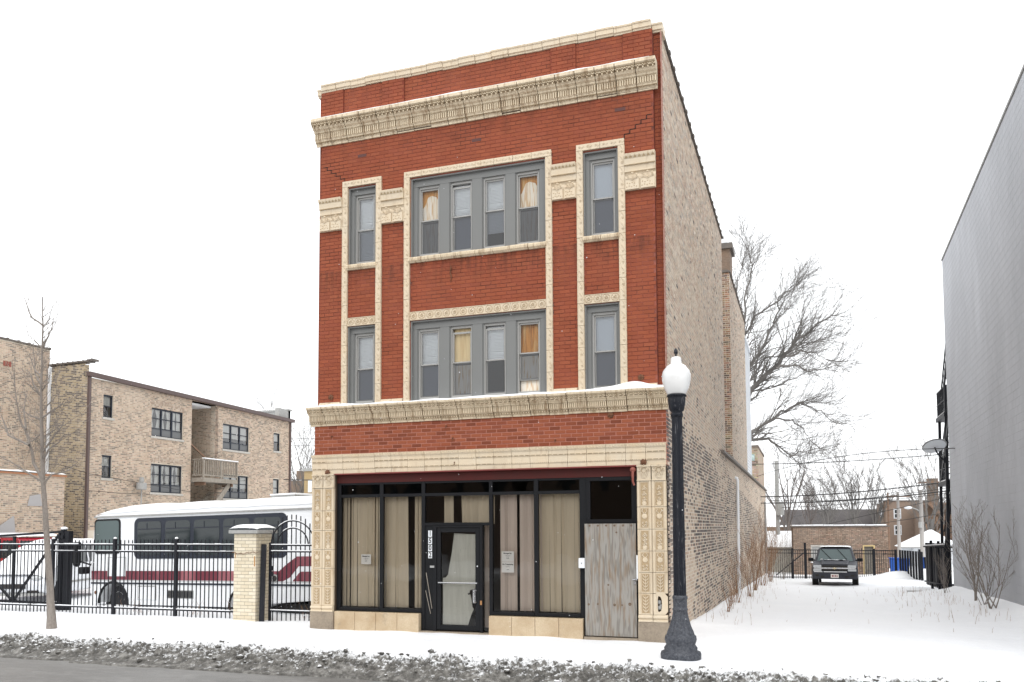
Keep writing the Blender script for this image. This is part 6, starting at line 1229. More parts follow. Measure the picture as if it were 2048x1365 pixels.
# young street tree
YT = thing('young_street_tree', 'slender bare young tree on the snowy verge in front of the fence', 'tree', (-5.17, -1.64, 0))
rr = random.Random(4)
T_ = dense(YT_TRUNK, 3); n = len(T_)
def trad(z): return 0.01 + 0.066 * max(0, 1 - z / 7.0) ** 1.1 + (0.035 * math.exp(-max(0, z) / 0.25))
T_[0] = (T_[0][0], T_[0][1], -0.1)
obj('trunk', G().tube([(x + 0.008 * noise.noise(Vector((z * 3, 0, 0))), y, z) for x, y, z in T_], [trad(p[2]) for p in T_], 12), m_bark, YT, smooth=True)
for P in YT_LIMBS:
    g = G(); P = [list(p) for p in P]
    # root the limb on the trunk
    z0 = P[0][2]; tx = along(YT_TRUNK, 0)[0]
    for a, b in zip(YT_TRUNK, YT_TRUNK[1:]):
        if a[2] <= z0 <= b[2]: tx = Vector(a).lerp(Vector(b), (z0 - a[2]) / (b[2] - a[2]))
    P = [tuple(p) for p in P]
    if abs(P[0][0] - tx.x) < 0.35: P[0] = (tx.x, -1.64, P[0][2])
    L_ = sum((Vector(b) - Vector(a)).length for a, b in zip(P, P[1:])); r0 = min(0.036, 0.011 + 0.013 * L_); D_ = dense(P, 3); n = len(D_)
    g.tube(wig(D_, rr, 0.006), [max(0.004, r0 * (1 - 0.8 * i / n)) for i in range(n)], 6, 0, False)
    m = max(3, int(L_ * 6))
    for i in range(m):
        q, d = along(P, 0.2 + 0.78 * i / m); ax = d.cross(Vector((rr.gauss(0, 1), rr.gauss(0, .5), rr.gauss(0, 1)))).normalized(); nd = d + ax * 0.7 + Vector((0, 0, 0.35))
        grow(g, q, nd, rr.uniform(0.25, 0.8), 0.006, 1 if rr.random() < 0.6 else 0, rr, 0.2, 0.5, 4, 3, minr=0.0034, wob=0.09)
    obj('branch', g, m_bark, YT)
g = G()
for i in range(34):
    t = 0.42 + 0.55 * i / 34; q, d = along(YT_TRUNK, t); a = rr.uniform(0, 2 * pi)
    grow(g, q, Vector((cos(a), sin(a), 0.9)), rr.uniform(0.4, 1.1) * (1.25 - t), 0.009, 1, rr, 0.25, 0.5, 5, 4, minr=0.0026, wob=0.08)
obj('twigs', g, m_bark, YT)
# snow resting on some branches
# bare shrubs in front of the grey building
def shrub(x, y, h, n, seed, label, mat, r=0.012, spread=0.5, lev=2, lean=0, name='bare_shrub', cat='shrub', group=None, nch=4):
    rr = random.Random(seed); z = gz(x, y) - 0.05
    t = thing(name, label, cat, (x, y, z), group)
    for i in range(n):
        g = G(); a = rr.uniform(0, 2 * pi); k = rr.uniform(0.1, spread)
        grow(g, (x + rr.gauss(0, 0.06), y + rr.gauss(0, 0.06), z), Vector((cos(a) * k + lean, sin(a) * k, 1)), h * rr.uniform(0.6, 1.05), r, lev, rr, 0.25, 0.5, 6, nch, shrink=0.48, minr=0.0028, wob=0.07)
        obj('stem', g, mat, t)
    return t
shrub(14.0, 11.6, 2.6, 3, 1, 'tallest bare sapling against the grey wall, nearest the black fence', m_bark, 0.026, 0.35, 3, -0.05)
shrub(13.9, 9.8, 1.7, 6, 2, 'middle leafless shrub with dried seed heads by the grey wall', m_bark, 0.012, 0.6, 2)
shrub(13.85, 8.3, 2.4, 5, 3, 'bare shrub against the grey wall at the right edge of the photo', m_bark, 0.016, 0.7, 3, -0.2)
shrub(13.9, 16.0, 1.2, 7, 5, 'low dry shrub beside the black fence panel at the grey wall', m_bark, 0.008, 0.6, 2)
# dry brush along the side wall
for i, (x, y, h, n, lb) in enumerate(((7.75, 14.4, 1.9, 7, 'reddish dry brush beside the white pipe'), (7.75, 18.0, 2.3, 10, 'dense reddish brush along the side wall beyond the white pipe'), (7.8, 22.5, 2.2, 12, 'reddish brush clump midway along the side wall'), (7.9, 27.0, 2.6, 12, 'tangled brush by the far downspout'), (8.4, 31.0, 2.7, 9, 'snow-dusted bare brush at the end of the side wall'), (7.65, 10.5, 1.3, 6, 'small dry brush nearest the street along the side wall'), (7.7, 6.5, 0.8, 5, 'few dry stalks at the foot of the side wall near the lamp'))):
    shrub(x, y, h, n, 60 + i, lb, m_twigr if i != 4 else m_bark, 0.01, 0.3 if i < 4 else 0.5, 2, 0.05, 'dry_brush', 'brush', nch=4)
# dry weeds standing in the snow
g = G(); rr = random.Random(9)
for i in range(300):
    u = rr.random()
    if u < 0.45: x = 7.45 + abs(rr.gauss(0, 0.5)); y = rr.uniform(3, 30)
    elif u < 0.75: x = 13.7 - abs(rr.gauss(0, 0.9)); y = rr.uniform(5, 19)
    else: x = rr.uniform(8, 13.5); y = rr.uniform(3, 22)
    z = gz(x, y); h = rr.uniform(0.06, 0.32) * (1 if u < 0.75 else 0.4); a = rr.uniform(0, 6.28); k = rr.uniform(0.05, 0.5)
    g.tube([(x, y, z - 0.02), (x + k * h * 0.4 * cos(a), y + k * h * 0.4 * sin(a), z + h * 0.6), (x + k * h * cos(a), y + k * h * sin(a), z + h)], [0.004, 0.003, 0.0015], 3, 0, False)
for i in range(60):
    x = rr.choice([-4.4, -6.2, -1.1, -3.2]) + rr.gauss(0, 0.22); y = 1.5 + rr.random() * 0.6; z = gz(x, y); h = rr.uniform(0.15, 0.45); a = rr.uniform(0, 6.28)
    g.tube([(x, y, z - 0.02), (x + 0.3 * h * cos(a), y, z + h * 0.6), (x + 0.6 * h * cos(a), y, z + h)], [0.004, 0.003, 0.0015], 3, 0, False)
obj('dry_weeds', g, m_twigr, kind='stuff')

# ================================================================== GREY BUILDING
th = radians(1.33); ud = Vector((sin(th), cos(th), 0)); nd = Vector((-cos(th), sin(th), 0))
GB = thing('grey_building', 'tall windowless grey painted block building on the right', 'building', (17, 10, 0))
og = Vector((14.6, 19.2, 0)) - ud * 19.2
g = sheet(-2.0, 19.2, -1.2, 11.82, [], og, ud, nd, 0.3)
b0 = og + ud * 19.2; b1 = og - ud * 2.0
g.hexa([tuple(b0 - nd * 0.3 + Vector((0, 0, -1.2))), tuple(b0 - nd * 9 + Vector((0, 0, -1.2))), tuple(b0 - nd * 9 - ud * 0.3 + Vector((0, 0, -1.2))), tuple(b0 - nd * 0.3 - ud * 0.3 + Vector((0, 0, -1.2))), tuple(b0 - nd * 0.3 + Vector((0, 0, 11.8))), tuple(b0 - nd * 9 + Vector((0, 0, 11.8))), tuple(b0 - nd * 9 - ud * 0.3 + Vector((0, 0, 11.8))), tuple(b0 - nd * 0.3 - ud * 0.3 + Vector((0, 0, 11.8)))])
g.hexa([tuple(b1 - nd * 0.3 + Vector((0, 0, -1.2))), tuple(b1 - nd * 9 + Vector((0, 0, -1.2))), tuple(b1 - nd * 9 + ud * 0.3 + Vector((0, 0, -1.2))), tuple(b1 - nd * 0.3 + ud * 0.3 + Vector((0, 0, -1.2))), tuple(b1 - nd * 0.3 + Vector((0, 0, 11.8))), tuple(b1 - nd * 9 + Vector((0, 0, 11.8))), tuple(b1 - nd * 9 + ud * 0.3 + Vector((0, 0, 11.8))), tuple(b1 - nd * 0.3 + ud * 0.3 + Vector((0, 0, 11.8)))])
obj('wall', g, m_graym, GB)
def gc_(u, z):
    k = 1 + 0.09 * noise.noise(Vector((u * 0.3, z * 0.25, 3))) + U(-0.02, 0.02); return (0.41 * k, 0.425 * k, 0.455 * k)
g = brick_geo(cells(-2.0, 19.2, -1.0, 11.8, bl=0.396, bh=0.195, pu=0.4, pz=0.2), og, ud, nd, gc_, dep=0.003, jit=0.0015); obj('blocks', g, m_grayb, GB, kind='stuff')
P = []
for z in (11.83, 11.9):
    for s, t in ((-2.05, 0.03), (19.25, 0.03), (19.25, -0.35), (-2.05, -0.35)): p = og + ud * s + nd * t; P.append((p.x, p.y, z))
obj('parapet_trim', G().hexa(P), m_conc, GB)
# fire escape
FE = thing('fire_escape', 'black steel fire escape stair on the back of the grey building', 'fire escape', (14.8, 20.5, 0))
q = [((14.64, 20.6, -0.6), (14.76, 20.6, 7.4), 0.11), ((14.7, 22.6, -0.6), (14.8, 22.6, 7.4), 0.1)]
for a, b, w in q: obj('post', G().bar(a, b, w), m_blk, FE)
for z in (6.35, 3.75):
    d_ = obj('platform', G().box(14.66, 16.4, 20.5, 22.7, z - 0.16, z), m_blk, FE); obj('platform_snow', G().box(14.7, 16.3, 20.6, 22.6, z + 0.001, z + 0.05), m_snow, d_)
    g = G().bar((14.72, 20.6, z + 1.0), (14.72, 22.6, z + 1.0), 0.04).bar((14.72, 20.6, z + 0.5), (14.72, 22.6, z + 0.5), 0.03)
    for i in range(14): g.bar((14.72, 20.65 + i * 0.15, z), (14.72, 20.65 + i * 0.15, z + 1.0), 0.018)
    obj('railing', g, m_blk, d_)
for z0, z1, xa, xb in ((6.35, 9.1, 14.8, 15.1), (3.75, 6.2, 14.72, 15.0), (0.9, 3.6, 14.75, 15.0)):
    g = G().bar((xa, 19.6, z1), (xa, 22.3, z0), 0.05, 0.2).bar((xa + 0.02, 19.6, z1 + 0.9), (xa + 0.02, 22.3, z0 + 0.9), 0.04).bar((xb + 0.5, 19.6, z1), (xb + 0.5, 22.3, z0), 0.05, 0.2)
    for i in range(12): t = i / 12; g.bar((xa + 0.02, 19.6 + 2.7 * t, z1 + (z0 - z1) * t), (xa + 0.02, 19.6 + 2.7 * t, z1 + (z0 - z1) * t + 0.9), 0.02)
    obj('stair_stringer', g, m_blk, FE)
    for i in range(11): t = (i + 0.5) / 11; obj('tread', G().box(xa, xb + 0.5, 19.6 + 2.7 * t - 0.12, 19.6 + 2.7 * t + 0.12, z1 + (z0 - z1) * t - 0.02, z1 + (z0 - z1) * t + 0.01), m_blk, FE)
for i in range(9): obj('tread', G().box(14.75, 15.4, 19.6, 19.85, -0.35 + i * 0.19, -0.32 + i * 0.19), m_blk, FE)
SDH = thing('satellite_dish', 'grey satellite dish lamp on a bent arm at the fire escape', 'dish', (14.3, 20.4, 5.0))
n = 18; q = G(); q.lathe([(0.01, 0.14), (0.2, 0.12), (0.36, 0.06), (0.44, 0.0), (0.43, -0.01), (0.34, 0.03), (0.01, 0.1)], (0, 0, 0), 22)
dsh = obj('dish', q, m_conc, SDH, (14.28, 20.4, 5.06), smooth=True); dsh.rotation_euler = (radians(-32), radians(-8), 0)
q = G().lathe([(0.01, 0.015), (0.25, 0.02), (0.4, -0.012), (0.36, -0.02), (0.01, -0.03)], (0, 0, 0), 20)
sn = obj('dish_underside', q, m_white, SDH, (14.28, 20.4, 5.05)); sn.rotation_euler = (radians(-32), radians(-8), 0)
obj('dish_arm', G().tube([(14.28, 20.35, 5.0), (14.36, 20.4, 4.8), (14.5, 20.45, 4.6), (14.62, 20.5, 4.5)], 0.03, 6).box(14.58, 14.66, 20.42, 20.55, 4.4, 4.62), m_blk, SDH)
# solid black fence panels at the corner
BF = thing('black_fence_panel', 'black solid steel fence panels beside the corner of the grey building', 'fence', (14.65, 22, -0.5))
for i in range(9):
    y = 20.0 + i * 0.5; z = gz(14.4, y); obj('fence_board', G().box(14.5 - 0.045 * i * 0.5, 14.53 - 0.045 * i * 0.5, y, y + 0.46, z + 0.1, z + 1.85), m_blk, BF)
    if i % 3 == 0: obj('post', G().box(14.45 - 0.045 * i * 0.5, 14.55 - 0.045 * i * 0.5, y - 0.05, y + 0.03, z - 0.1, z + 1.95), m_blk, BF)
obj('rail', G().bar((14.47, 20, 1.3), (14.28, 24.5, 1.15), 0.06), m_blk, BF); obj('rail_snow', G().bar((14.47, 20, 1.345), (14.28, 24.5, 1.195), 0.06, 0.03), m_snow, BF); obj('rail', G().bar((14.47, 20, -0.2), (14.28, 24.5, -0.3), 0.06), m_blk, BF)
g = G()
for i in range(10): g.box(14.3 + i * 0.1, 14.34 + i * 0.1, 19.9, 19.93, -0.35, 1.25)
g.box(14.1, 15.3, 19.88, 19.95, 1.2, 1.27).box(14.1, 15.3, 19.88, 19.95, -0.2, -0.13); obj('front_pickets', g, m_blk, BF)
# ================================================================== BACK OF THE LOT
BFn = thing('back_fence', 'black steel picket fence across the back of the snowy lot behind the grey vehicle', 'fence', (11, 34, -0.8))
def fpt(t): return Vector((7.6 + 6.55 * t, 32.95 + 2.35 * t, 0))
me = G().box(-0.012, 0.012, -0.012, 0.012, 0, 1.56).mesh('picket', m_blk)
npk = 58
for i in range(npk): p = fpt((i + 0.5) / npk); link('picket', me, BFn, (p.x, p.y, gz(p.x, p.y) - 0.02 if p.x < 12.5 else -0.82))
a, b = fpt(0), fpt(1)
for z in (0.78, 0.6, -0.7): obj('rail', G().bar((a.x, a.y, z), (b.x, b.y, z - (0.1 if z > 0 else 0.05)), 0.045), m_blk, BFn)
for t, h in ((0.29, 2.0), (0.19, 1.7), (0.83, 1.65), (1.0, 1.6)): p = fpt(t); obj('post', G().box(p.x - 0.06, p.x + 0.06, p.y - 0.06, p.y + 0.06, -0.9, -0.85 + h), m_blk, BFn)
obj('brace', G().bar((8.0, 33.05, -0.6), (9.5, 33.6, 0.65), 0.05), m_blk, BFn)
OG = thing('open_gate_leaf', 'black gate leaf standing open at the right end of the back fence', 'gate', (14.8, 34.4, -0.8))
for i in range(9): obj('gate_board', G().box(14.35 + i * 0.085, 14.42 + i * 0.085, 35.3 - i * 0.42, 35.3 - i * 0.42 + 0.4, -0.75, 0.72), m_blk, OG)
obj('post', G().bar((15.05, 32.0, -0.95), (14.95, 32.0, 0.85), 0.1), m_blk, OG)
GA = thing('brick_garage', 'low brown brick garage with a snowy parapet behind the back fence', 'garage', (11.5, 40, -0.85))
uo = Vector((8.85, 37.7, 0)); uv = Vector((5.3, 1.75, 0)); uL = uv.length; uv.normalize(); un = Vector((uv.y, -uv.x, 0))
GH = [(1.02, 1.78, -0.05, 0.93), (4.08, 4.78, -0.8, 0.9)]
obj('wall', sheet(0, uL, -1.0, 1.98, GH, uo, uv, un, 0.3), m_cbf, GA)
def gbc(u, z): c = random.choice([(0.24, 0.165, 0.115), (0.28, 0.2, 0.145), (0.17, 0.12, 0.085), (0.34, 0.25, 0.19), (0.12, 0.09, 0.07), (0.3, 0.18, 0.13)]); k = U(0.85, 1.15); return tuple(x * k for x in c)
g = brick_geo(cells(0, uL, -0.9, 1.96, GH, **kw), uo, uv, un, gbc, dep=0.01); obj('bricks', g, m_cb, GA, kind='stuff')
def gp(s, t, z): p = uo + uv * s + un * t; return (p.x, p.y, z)
def gbox(s0, s1, t0, t1, z0, z1, q=None): q = q or G(); q.hexa([gp(s0, t1, z0), gp(s1, t1, z0), gp(s1, t0, z0), gp(s0, t0, z0), gp(s0, t1, z1), gp(s1, t1, z1), gp(s1, t0, z1), gp(s0, t0, z1)]); return q
obj('coping', gbox(-0.1, uL + 0.1, -0.3, 0.08, 1.99, 2.06), m_coping, GA); q = G()
for i in range(9): gbox(-0.08 + i * uL / 9, -0.08 + (i + 1) * uL / 9 - 0.04, -0.28, 0.1, 2.065, 2.12 + U(0, 0.02), q)
obj('coping_snow', q, m_snow, GA)
wn = obj('boarded_window', gbox(1.05, 1.75, -0.1, -0.05, -0.02, 0.9), m_conc, GA); obj('frame', gbox(1.02, 1.1, -0.08, 0.0, -0.05, 0.93, gbox(1.7, 1.78, -0.08, 0.0, -0.05, 0.93, gbox(1.1, 1.7, -0.08, 0.0, 0.83, 0.93))), m_lime, wn); obj('sill', gbox(0.98, 1.82, -0.05, 0.06, -0.12, -0.055), m_snow, wn)
dr = obj('door', gbox(4.15, 4.72, -0.15, -0.1, -0.8, 0.83), M('dark_ivy_door', (0.12, 0.105, 0.085), 0.9, n=(9, 0.8, (0.2, 0.19, 0.17))), GA); obj('door_frame', gbox(4.08, 4.15, -0.1, 0.01, -0.8, 0.9, gbox(4.71, 4.78, -0.1, 0.01, -0.8, 0.9, gbox(4.15, 4.71, -0.1, 0.01, 0.83, 0.9))), M('yellow_door_frame', (0.55, 0.42, 0.2), 0.7), dr)
obj('garage_body', G().hexa([(gp(0.02, -0.31, 0)[0] + 0.9, 43.5, -1), (gp(uL - 0.02, -0.31, 0)[0] + 0.3, 45, -1), gp(uL - 0.02, -0.31, -1), gp(0.02, -0.31, -1), (gp(0.02, -0.31, 0)[0] + 0.9, 43.5, 1.9), (gp(uL - 0.02, -0.31, 0)[0] + 0.3, 45, 1.9), gp(uL - 0.02, -0.31, 1.9), gp(0.02, -0.31, 1.9)]), m_cbf, GA)
SH = thing('white_shed', 'small white shed with a snow-covered roof left of the brick garage', 'shed', (8, 41, -0.85))
obj('wall', G().box(5.5, 8.8, 40.0, 43, -0.9, 0.75), M('pale_cream_siding', (0.5, 0.48, 0.42), 0.8), SH); obj('roof', G().prism([(39.8, 0.75), (41.5, 1.75), (43.2, 0.75)], 5.4, 8.9, 0, 'yz'), m_snow, SH)
WG = thing('white_garage', 'white garage with a snow-covered hipped roof by the alley', 'garage', (17.8, 51, -0.8))
obj('wall', G().box(16.7, 19.4, 50.4, 54, -0.9, 0.6).box(16.0, 16.7, 51.4, 54, -0.9, 0.5), m_sid, WG); obj('roof', G().add([(15.8, 50.0, 0.55), (19.8, 50.0, 0.55), (19.8, 54.4, 0.55), (15.8, 54.4, 0.55), (17.9, 52.0, 1.75), (18.1, 52.0, 1.75)], [(0, 1, 5, 4), (1, 2, 5), (2, 3, 4, 5), (3, 0, 4), (3, 2, 1, 0)]), m_snow, WG); obj('garage_door', G().box(17.0, 18.5, 50.36, 50.4, -0.85, 0.3), m_white, WG)
obj('eaves_board', G().box(15.8, 19.8, 49.97, 50.0, 0.47, 0.56), m_conc, WG)
# wheelie bins
def bin_(x, y, z, mat, label, w=0.55, h=0.95, group=None):
    t = thing('wheelie_bin', label, 'bin', (x, y, z), group); a = w / 2
    obj('body', G().hexa([(x - a * 0.8, y - a * 0.8, z + 0.05), (x + a * 0.8, y - a * 0.8, z + 0.05), (x + a * 0.8, y + a * 0.8, z + 0.05), (x - a * 0.8, y + a * 0.8, z + 0.05), (x - a, y - a, z + h), (x + a, y - a, z + h), (x + a, y + a, z + h), (x - a, y + a, z + h)]), mat, t, bevel=(0.03, 2)); obj('lid', G().box(x - a - 0.03, x + a + 0.03, y - a - 0.05, y + a + 0.03, z + h, z + h + 0.06), mat, t, bevel=(0.02, 2))
    return t
bin_(14.22, 36.9, -0.85, m_blue, 'blue plastic bin behind the back fence, left one of the close pair', 0.5, 1.05); bin_(14.75, 37.1, -0.85, m_blue, 'blue plastic bin behind the back fence, right one of the close pair', 0.5, 1.0)
bin_(16.85, 47.2, -0.85, m_blue, 'blue bin left of the black bin by the white garage', 0.4, 0.75); bin_(17.12, 47.0, -0.85, m_blkm, 'black bin standing by the white garage', 0.42, 0.75); bin_(17.5, 47.2, -0.85, m_blue, 'blue bin right of the black bin by the white garage', 0.36, 0.75)
for x, w, lb in ((13.3, 0.55, 'longer concrete parking block poking out of the snow'), (13.85, 0.26, 'shorter concrete parking block poking out of the snow')):
    t = obj('parking_block', G().prism([(-0.09, -0.1), (0.09, -0.1), (0.07, 0.1), (-0.07, 0.1)], -w / 2, w / 2, 0, 'yz'), m_conc, None, (x, 19.1, gz(x, 19.1)), label=lb, cat='parking block', bevel=(0.01, 2))
# ------------------------------------------------------------------ far buildings
DB = thing('dark_roofed_building', 'long far building with a dark shingled roof beyond the garage', 'building', (12, 76, 0))
obj('roof', G().hexa([(7.0, 74, 2.1), (16.6, 76.8, 2.1), (16.6, 82, 2.1), (7.0, 80, 2.1), (7.5, 76, 3.75), (16.4, 78.2, 3.75), (16.4, 79, 3.75), (7.5, 77, 3.75)]), m_roofd, DB); obj('wall', G().hexa([(3.0, 73.5, -1), (16.5, 77, -1), (16.5, 82, -1), (3, 80, -1), (3.0, 73.5, 2.0), (16.5, 77, 2.0), (16.5, 82, 2.0), (3, 80, 2.0)]), m_cbf, DB)
obj('eaves_snow', G().bar((7.2, 73.9, 2.12), (9.0, 74.4, 2.12), 0.3, 0.08).bar((13.2, 75.8, 2.12), (16.4, 76.7, 2.12), 0.3, 0.08), m_snow, DB)
BR = thing('brown_brick_flats', 'far brown brick building with white-framed windows right of the dark roof', 'building', (18, 71, 0))
u2 = Vector((20.15 - 16.52, 71.0 - 69.75, 0)); L2 = u2.length; u2.normalize(); n2 = Vector((u2.y, -u2.x, 0)); o2 = Vector((16.52, 69.75, 0))
def hp(s, t, z): p = o2 + u2 * s + n2 * t; return (p.x, p.y, z)
def hbox(s0, s1, t0, t1, z0, z1, q=None): q = q or G(); q.hexa([hp(s0, t1, z0), hp(s1, t1, z0), hp(s1, t0, z0), hp(s0, t0, z0), hp(s0, t1, z1), hp(s1, t1, z1), hp(s1, t0, z1), hp(s0, t0, z1)]); return q
obj('wall', hbox(0, L2, -0.5, 0, -1, 4.3), M('tan_brown_brick', (0.27, 0.2, 0.155), 0.9, n=(3, 0.5, (0.21, 0.155, 0.12), (1, 1, 4))), BR); obj('coping', hbox(-0.05, L2 + 0.05, -0.5, 0.06, 4.301, 4.4), m_coping, BR)
obj('wall', G().box(16.4, 16.56, 69.8, 78, -1, 4.25), m_cbf, BR)
for z in (2.7, 1.2):
    w_ = obj('window', hbox(0.74, 1.42, 0.0, 0.05, z, z + 0.92), m_white, BR); obj('pane', hbox(0.84, 1.32, 0.051, 0.06, z + 0.1, z + 0.42, hbox(0.84, 1.32, 0.051, 0.06, z + 0.5, z + 0.82)), m_carglass, w_)
w_ = obj('window', G().box(16.36, 16.39, 71.5, 74, 2.9, 3.8), m_white, BR)
PB = thing('porch_building', 'far brown building with dark wooden back porches partly hidden by the fire escape', 'building', (20, 62.5, 0))
obj('wall', G().box(18.9, 26, 64, 70, -1, 3.95), m_cbf, PB); obj('stair_tower', G().box(19.3, 20.1, 63.2, 64, 3.96, 6.0), m_cbf, PB)
g = G()
for z in (0.6, 2.2, 3.8): g.box(18.9, 21.5, 62, 63.9, z, z + 0.15)
for x in (18.9, 19.7, 20.6, 21.4): g.box(x, x + 0.12, 62, 62.12, -1, 3.8)
for z in (0.6, 2.2): g.box(18.9, 21.5, 62.0, 62.06, z + 0.6, z + 0.68); 
for i in range(26):
    for z in (0.75, 2.35): g.box(18.9 + i * 0.1, 18.94 + i * 0.1, 62.02, 62.05, z, z + 0.55)
g.bar((19.0, 61.9, 0.7), (20.6, 61.9, 2.3), 0.1, 0.25).bar((20.6, 61.9, 2.3), (19.2, 61.9, 3.9), 0.1, 0.25).box(18.6, 20.6, 62.4, 63.8, 5.6, 5.7); obj('porches', g, m_woodb, PB)
YB = thing('yellow_brick_building', 'distant yellow-brown brick building seen between the apartment block and the shop', 'building', (-22.5, 37, 0))
obj('wall', G().box(-23.95, -21, 36.6, 44, -1, 6.1), m_yel, YB); obj('coping', G().box(-24.05, -20.9, 36.5, 44, 6.1, 6.3), m_conc, YB); obj('window', G().box(-23.6, -23.3, 36.55, 36.6, 4.6, 5.5), m_white, YB)
RB = thing('red_roofed_houses', 'distant brown brick house with a lumpy roof behind the yellow building', 'building', (-27, 45, 0))
obj('wall', G().box(-33, -26.2, 45, 52, -1, 6.0).box(-30.8, -29.6, 46, 47, 6, 6.9).box(-28.2, -27.6, 46, 47, 6, 6.6), m_cbf, RB); obj('roof_snow', G().box(-33, -26.2, 45.2, 52, 6.0, 6.12), m_snow, RB)
# utility poles and cables
def pole(x, y, h, label, arm=0, r=0.12, mat=m_pole):
    t = thing('utility_pole', label, 'utility pole', (x, y, -0.85)); obj('shaft', G().tube([(x, y, -1), (x + 0.02, y, h)], [r, r * 0.7], 8), mat, t, smooth=True)
    if arm: obj('crossarm', G().box(x - arm, x + arm, y - 0.06, y + 0.06, h - 0.35, h - 0.25), m_woodb, t)
    return t
pole(14.91, 48.0, 4.3, 'thin dark utility pole left of the pale one behind the garage', 0, 0.08, m_woodb)
pole(15.55, 48.2, 4.35, 'pale grey utility pole with crossarm above the brown brick flats', 0.75, 0.13)
p3 = pole(17.05, 48.8, 4.5, 'tall pale utility pole with a street light arm beside the white garage', 0, 0.16)
obj('light_arm', G().tube([(17.05, 48.8, 3.0), (16.8, 48.8, 3.15), (16.45, 48.8, 3.3)], 0.035, 6), m_conc, p3); obj('light_head', G().ball((16.25, 48.8, 3.28), 0.22, (1.2, 0.6, 0.5), 10, 6), m_white, p3, smooth=True); obj('transformer', G().tube([(16.95, 48.6, 1.9), (16.95, 48.6, 2.3)], 0.12, 8), m_conc, p3)
TB = thing('transformer_can', 'grey transformer can hanging at the far end of the shop side wall', 'transformer', (8.1, 42, 3.2)); obj('can', G().tube([(8.05, 41, 2.75), (8.05, 41, 3.6)], 0.26, 12).tube([(7.9, 41.2, -1), (7.9, 41.2, 6.2)], 0.13, 8), m_conc, TB)
WL = ['thick overhead cable running to the satellite dish, highest dark cable of the lot', 'thin sagging cable just below the one that meets the satellite dish', 'thick cable passing left to right above the far brown brick flats, upper of two',
      'thick cable passing above the far brown brick flats, lower of two', 'thin cable between the two thick ones, ending at the bare tree', 'thin cable just under the two thick cables above the dark roof',
      'faintest high cable in the sky right of the big tree, upper of a pair', 'faintest high cable in the sky right of the big tree, lower of a pair', 'cable slanting across the dark roof to the street light',
      'lower cable slanting just over the brick garage parapet', 'thin cable rising from the dark roof to the crossarm pole', 'upper thin cable in the gap left of the red brick shop', 'second thin cable in the gap left of the red brick shop', 'lowest dark cable in the gap, level with the yellow brick building']
for i, (a, b, sag, r) in enumerate(WIRES):
    A_, B_ = Vector(a), Vector(b); d = (B_ - A_); A_ -= d * 0.15; B_ += d * 0.3 if a[0] > 0 else d * 0.1
    P = [tuple(A_.lerp(B_, t / 14) + Vector((0, 0, -4 * sag * 3 * (t / 14) * (1 - t / 14)))) for t in range(15)]
    o = obj('power_line', G().tube(P, r * 1.3, 4), m_wire, label=WL[i], cat='cable', group='overhead cables behind the lot' if a[0] > 0 else 'overhead cables on the left')
# far bare trees
def far_tree(x, y, h, w, seed, label, mat=m_barkf, n=7, lev=3, z=-0.9, dense_=5, group=None):
    rr = random.Random(seed); t = thing('bare_tree', label, 'tree', (x, y, z), group); g = G(); g.tube([(x, y, z), (x + rr.gauss(0, .1), y, z + h * 0.2), (x + rr.gauss(0, .15), y, z + h * 0.42)], [0.2, 0.16, 0.11], 7); obj('trunk', g, mat, t); g = G()
    for i in range(n):
        a = 2 * pi * i / n + rr.gauss(0, .3); k = w * rr.uniform(0.25, 1.0); z0 = z + h * rr.uniform(0.15, 0.42)
        grow(g, (x, y, z0), Vector((cos(a) * k, sin(a) * k, 1)), (h - (z0 - z)) * rr.uniform(0.75, 1.05), 0.07, lev, rr, 0.12, 0.45, 6, dense_, shrink=0.45, minr=0.01, wob=0.09)
    obj('crown', g, mat, t)
far_tree(13.6, 66, 9.2, 0.45, 1, 'slim bare tree above the dark roof behind the grey vehicle')
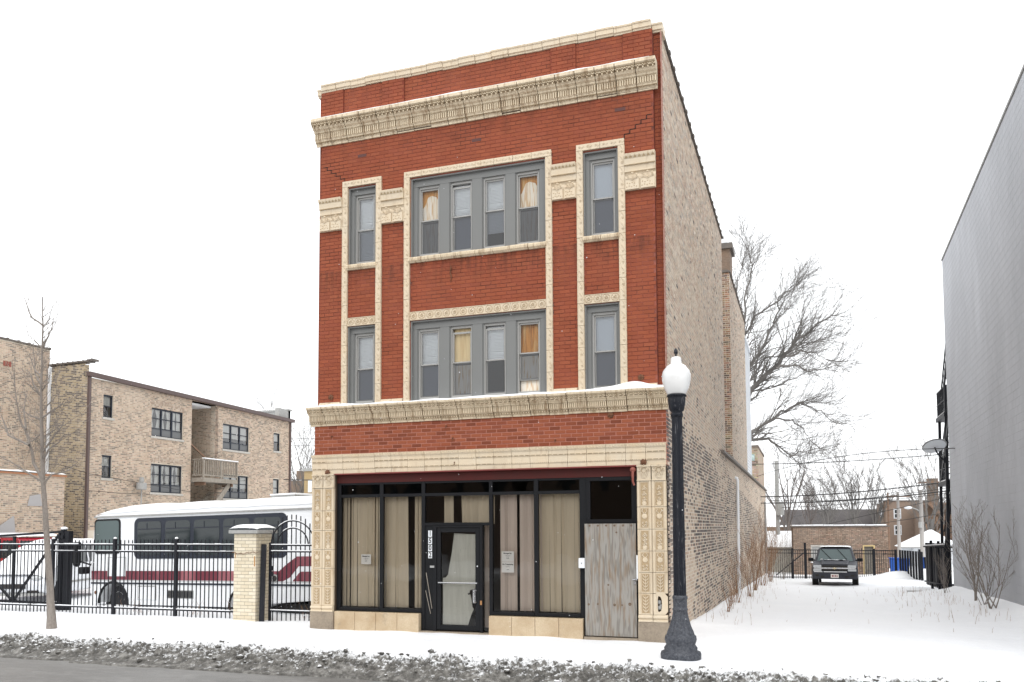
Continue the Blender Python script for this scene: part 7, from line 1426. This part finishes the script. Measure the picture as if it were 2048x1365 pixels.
far_tree(15.6, 70, 6.6, 0.6, 2, 'low rounded bare tree just left of the brown brick flats')
far_tree(18.4, 56, 8.2, 0.6, 3, 'bare tree among the cables left of the fire escape')
far_tree(8.3, 50, 8.0, 0.5, 4, 'dark tangled bare tree right beside the end of the shop wall', m_barkd, 6, dense_=4)
far_tree(9.9, 56, 6.5, 0.5, 5, 'bare grey tree behind the white shed', m_barkd, 5, dense_=4)
far_tree(11.3, 62, 6.0, 0.5, 8, 'small bare tree in front of the left end of the dark roof')
far_tree(-27.6, 42, 11.0, 0.35, 6, 'distant bare tree beyond the apartment block', n=5)
far_tree(-31.0, 52, 12.6, 0.35, 7, 'farther distant bare tree near the left cables', n=5)
# wood of distant trees closing the view
# ================================================================== ACROSS THE STREET (seen in the glass)
for x0, x1, h, lb in ((-26, -7, 7.6, 'brown brick block across the street mirrored in the left shop windows'), (-6, 8, 9.2, 'dark brick block across the street mirrored in the middle windows'), (9.5, 26, 6.8, 'low brick block across the street mirrored in the right shop window')):
    t = thing('opposite_building', lb, 'building', ((x0 + x1) / 2, -34, 0)); obj('wall', G().box(x0, x1, -42, -33, -0.2, h), m_cbf, t); obj('coping', G().box(x0 - 0.1, x1 + 0.1, -42, -32.9, h, h + 0.2), m_coping, t)
    q = G(); k = x0 + 1.5
    while k < x1 - 1.5: q.box(k, k + 1.1, -33.02, -32.99, 4.2, 5.9); k += 2.6
    obj('windows', q, m_carglass, t)
obj('far_pavement', G().box(-600, 600, -60, -18.5, -0.3, -0.05), m_snow, kind='structure')
# falling snowflakes
g = G(); rr = random.Random(77)
for i in range(170):
    y = rr.uniform(-11, -0.6); k = (y + 15.19) / 15.2; x = 9.589 + (rr.uniform(-6, 7.5) - 9.589) * k + rr.gauss(0, .1); z = rr.uniform(0.2, 9.5) * k + 2.0 * (1 - k); r = rr.uniform(0.003, 0.007) * (0.35 + 0.65 * k)
    g.ball((x, y, z), r, (1, 1, 1.1), 5, 3)
obj('falling_snowflakes', g, m_snow, kind='stuff')
S.cycles.max_bounces = 6; S.cycles.transparent_max_bounces = 12
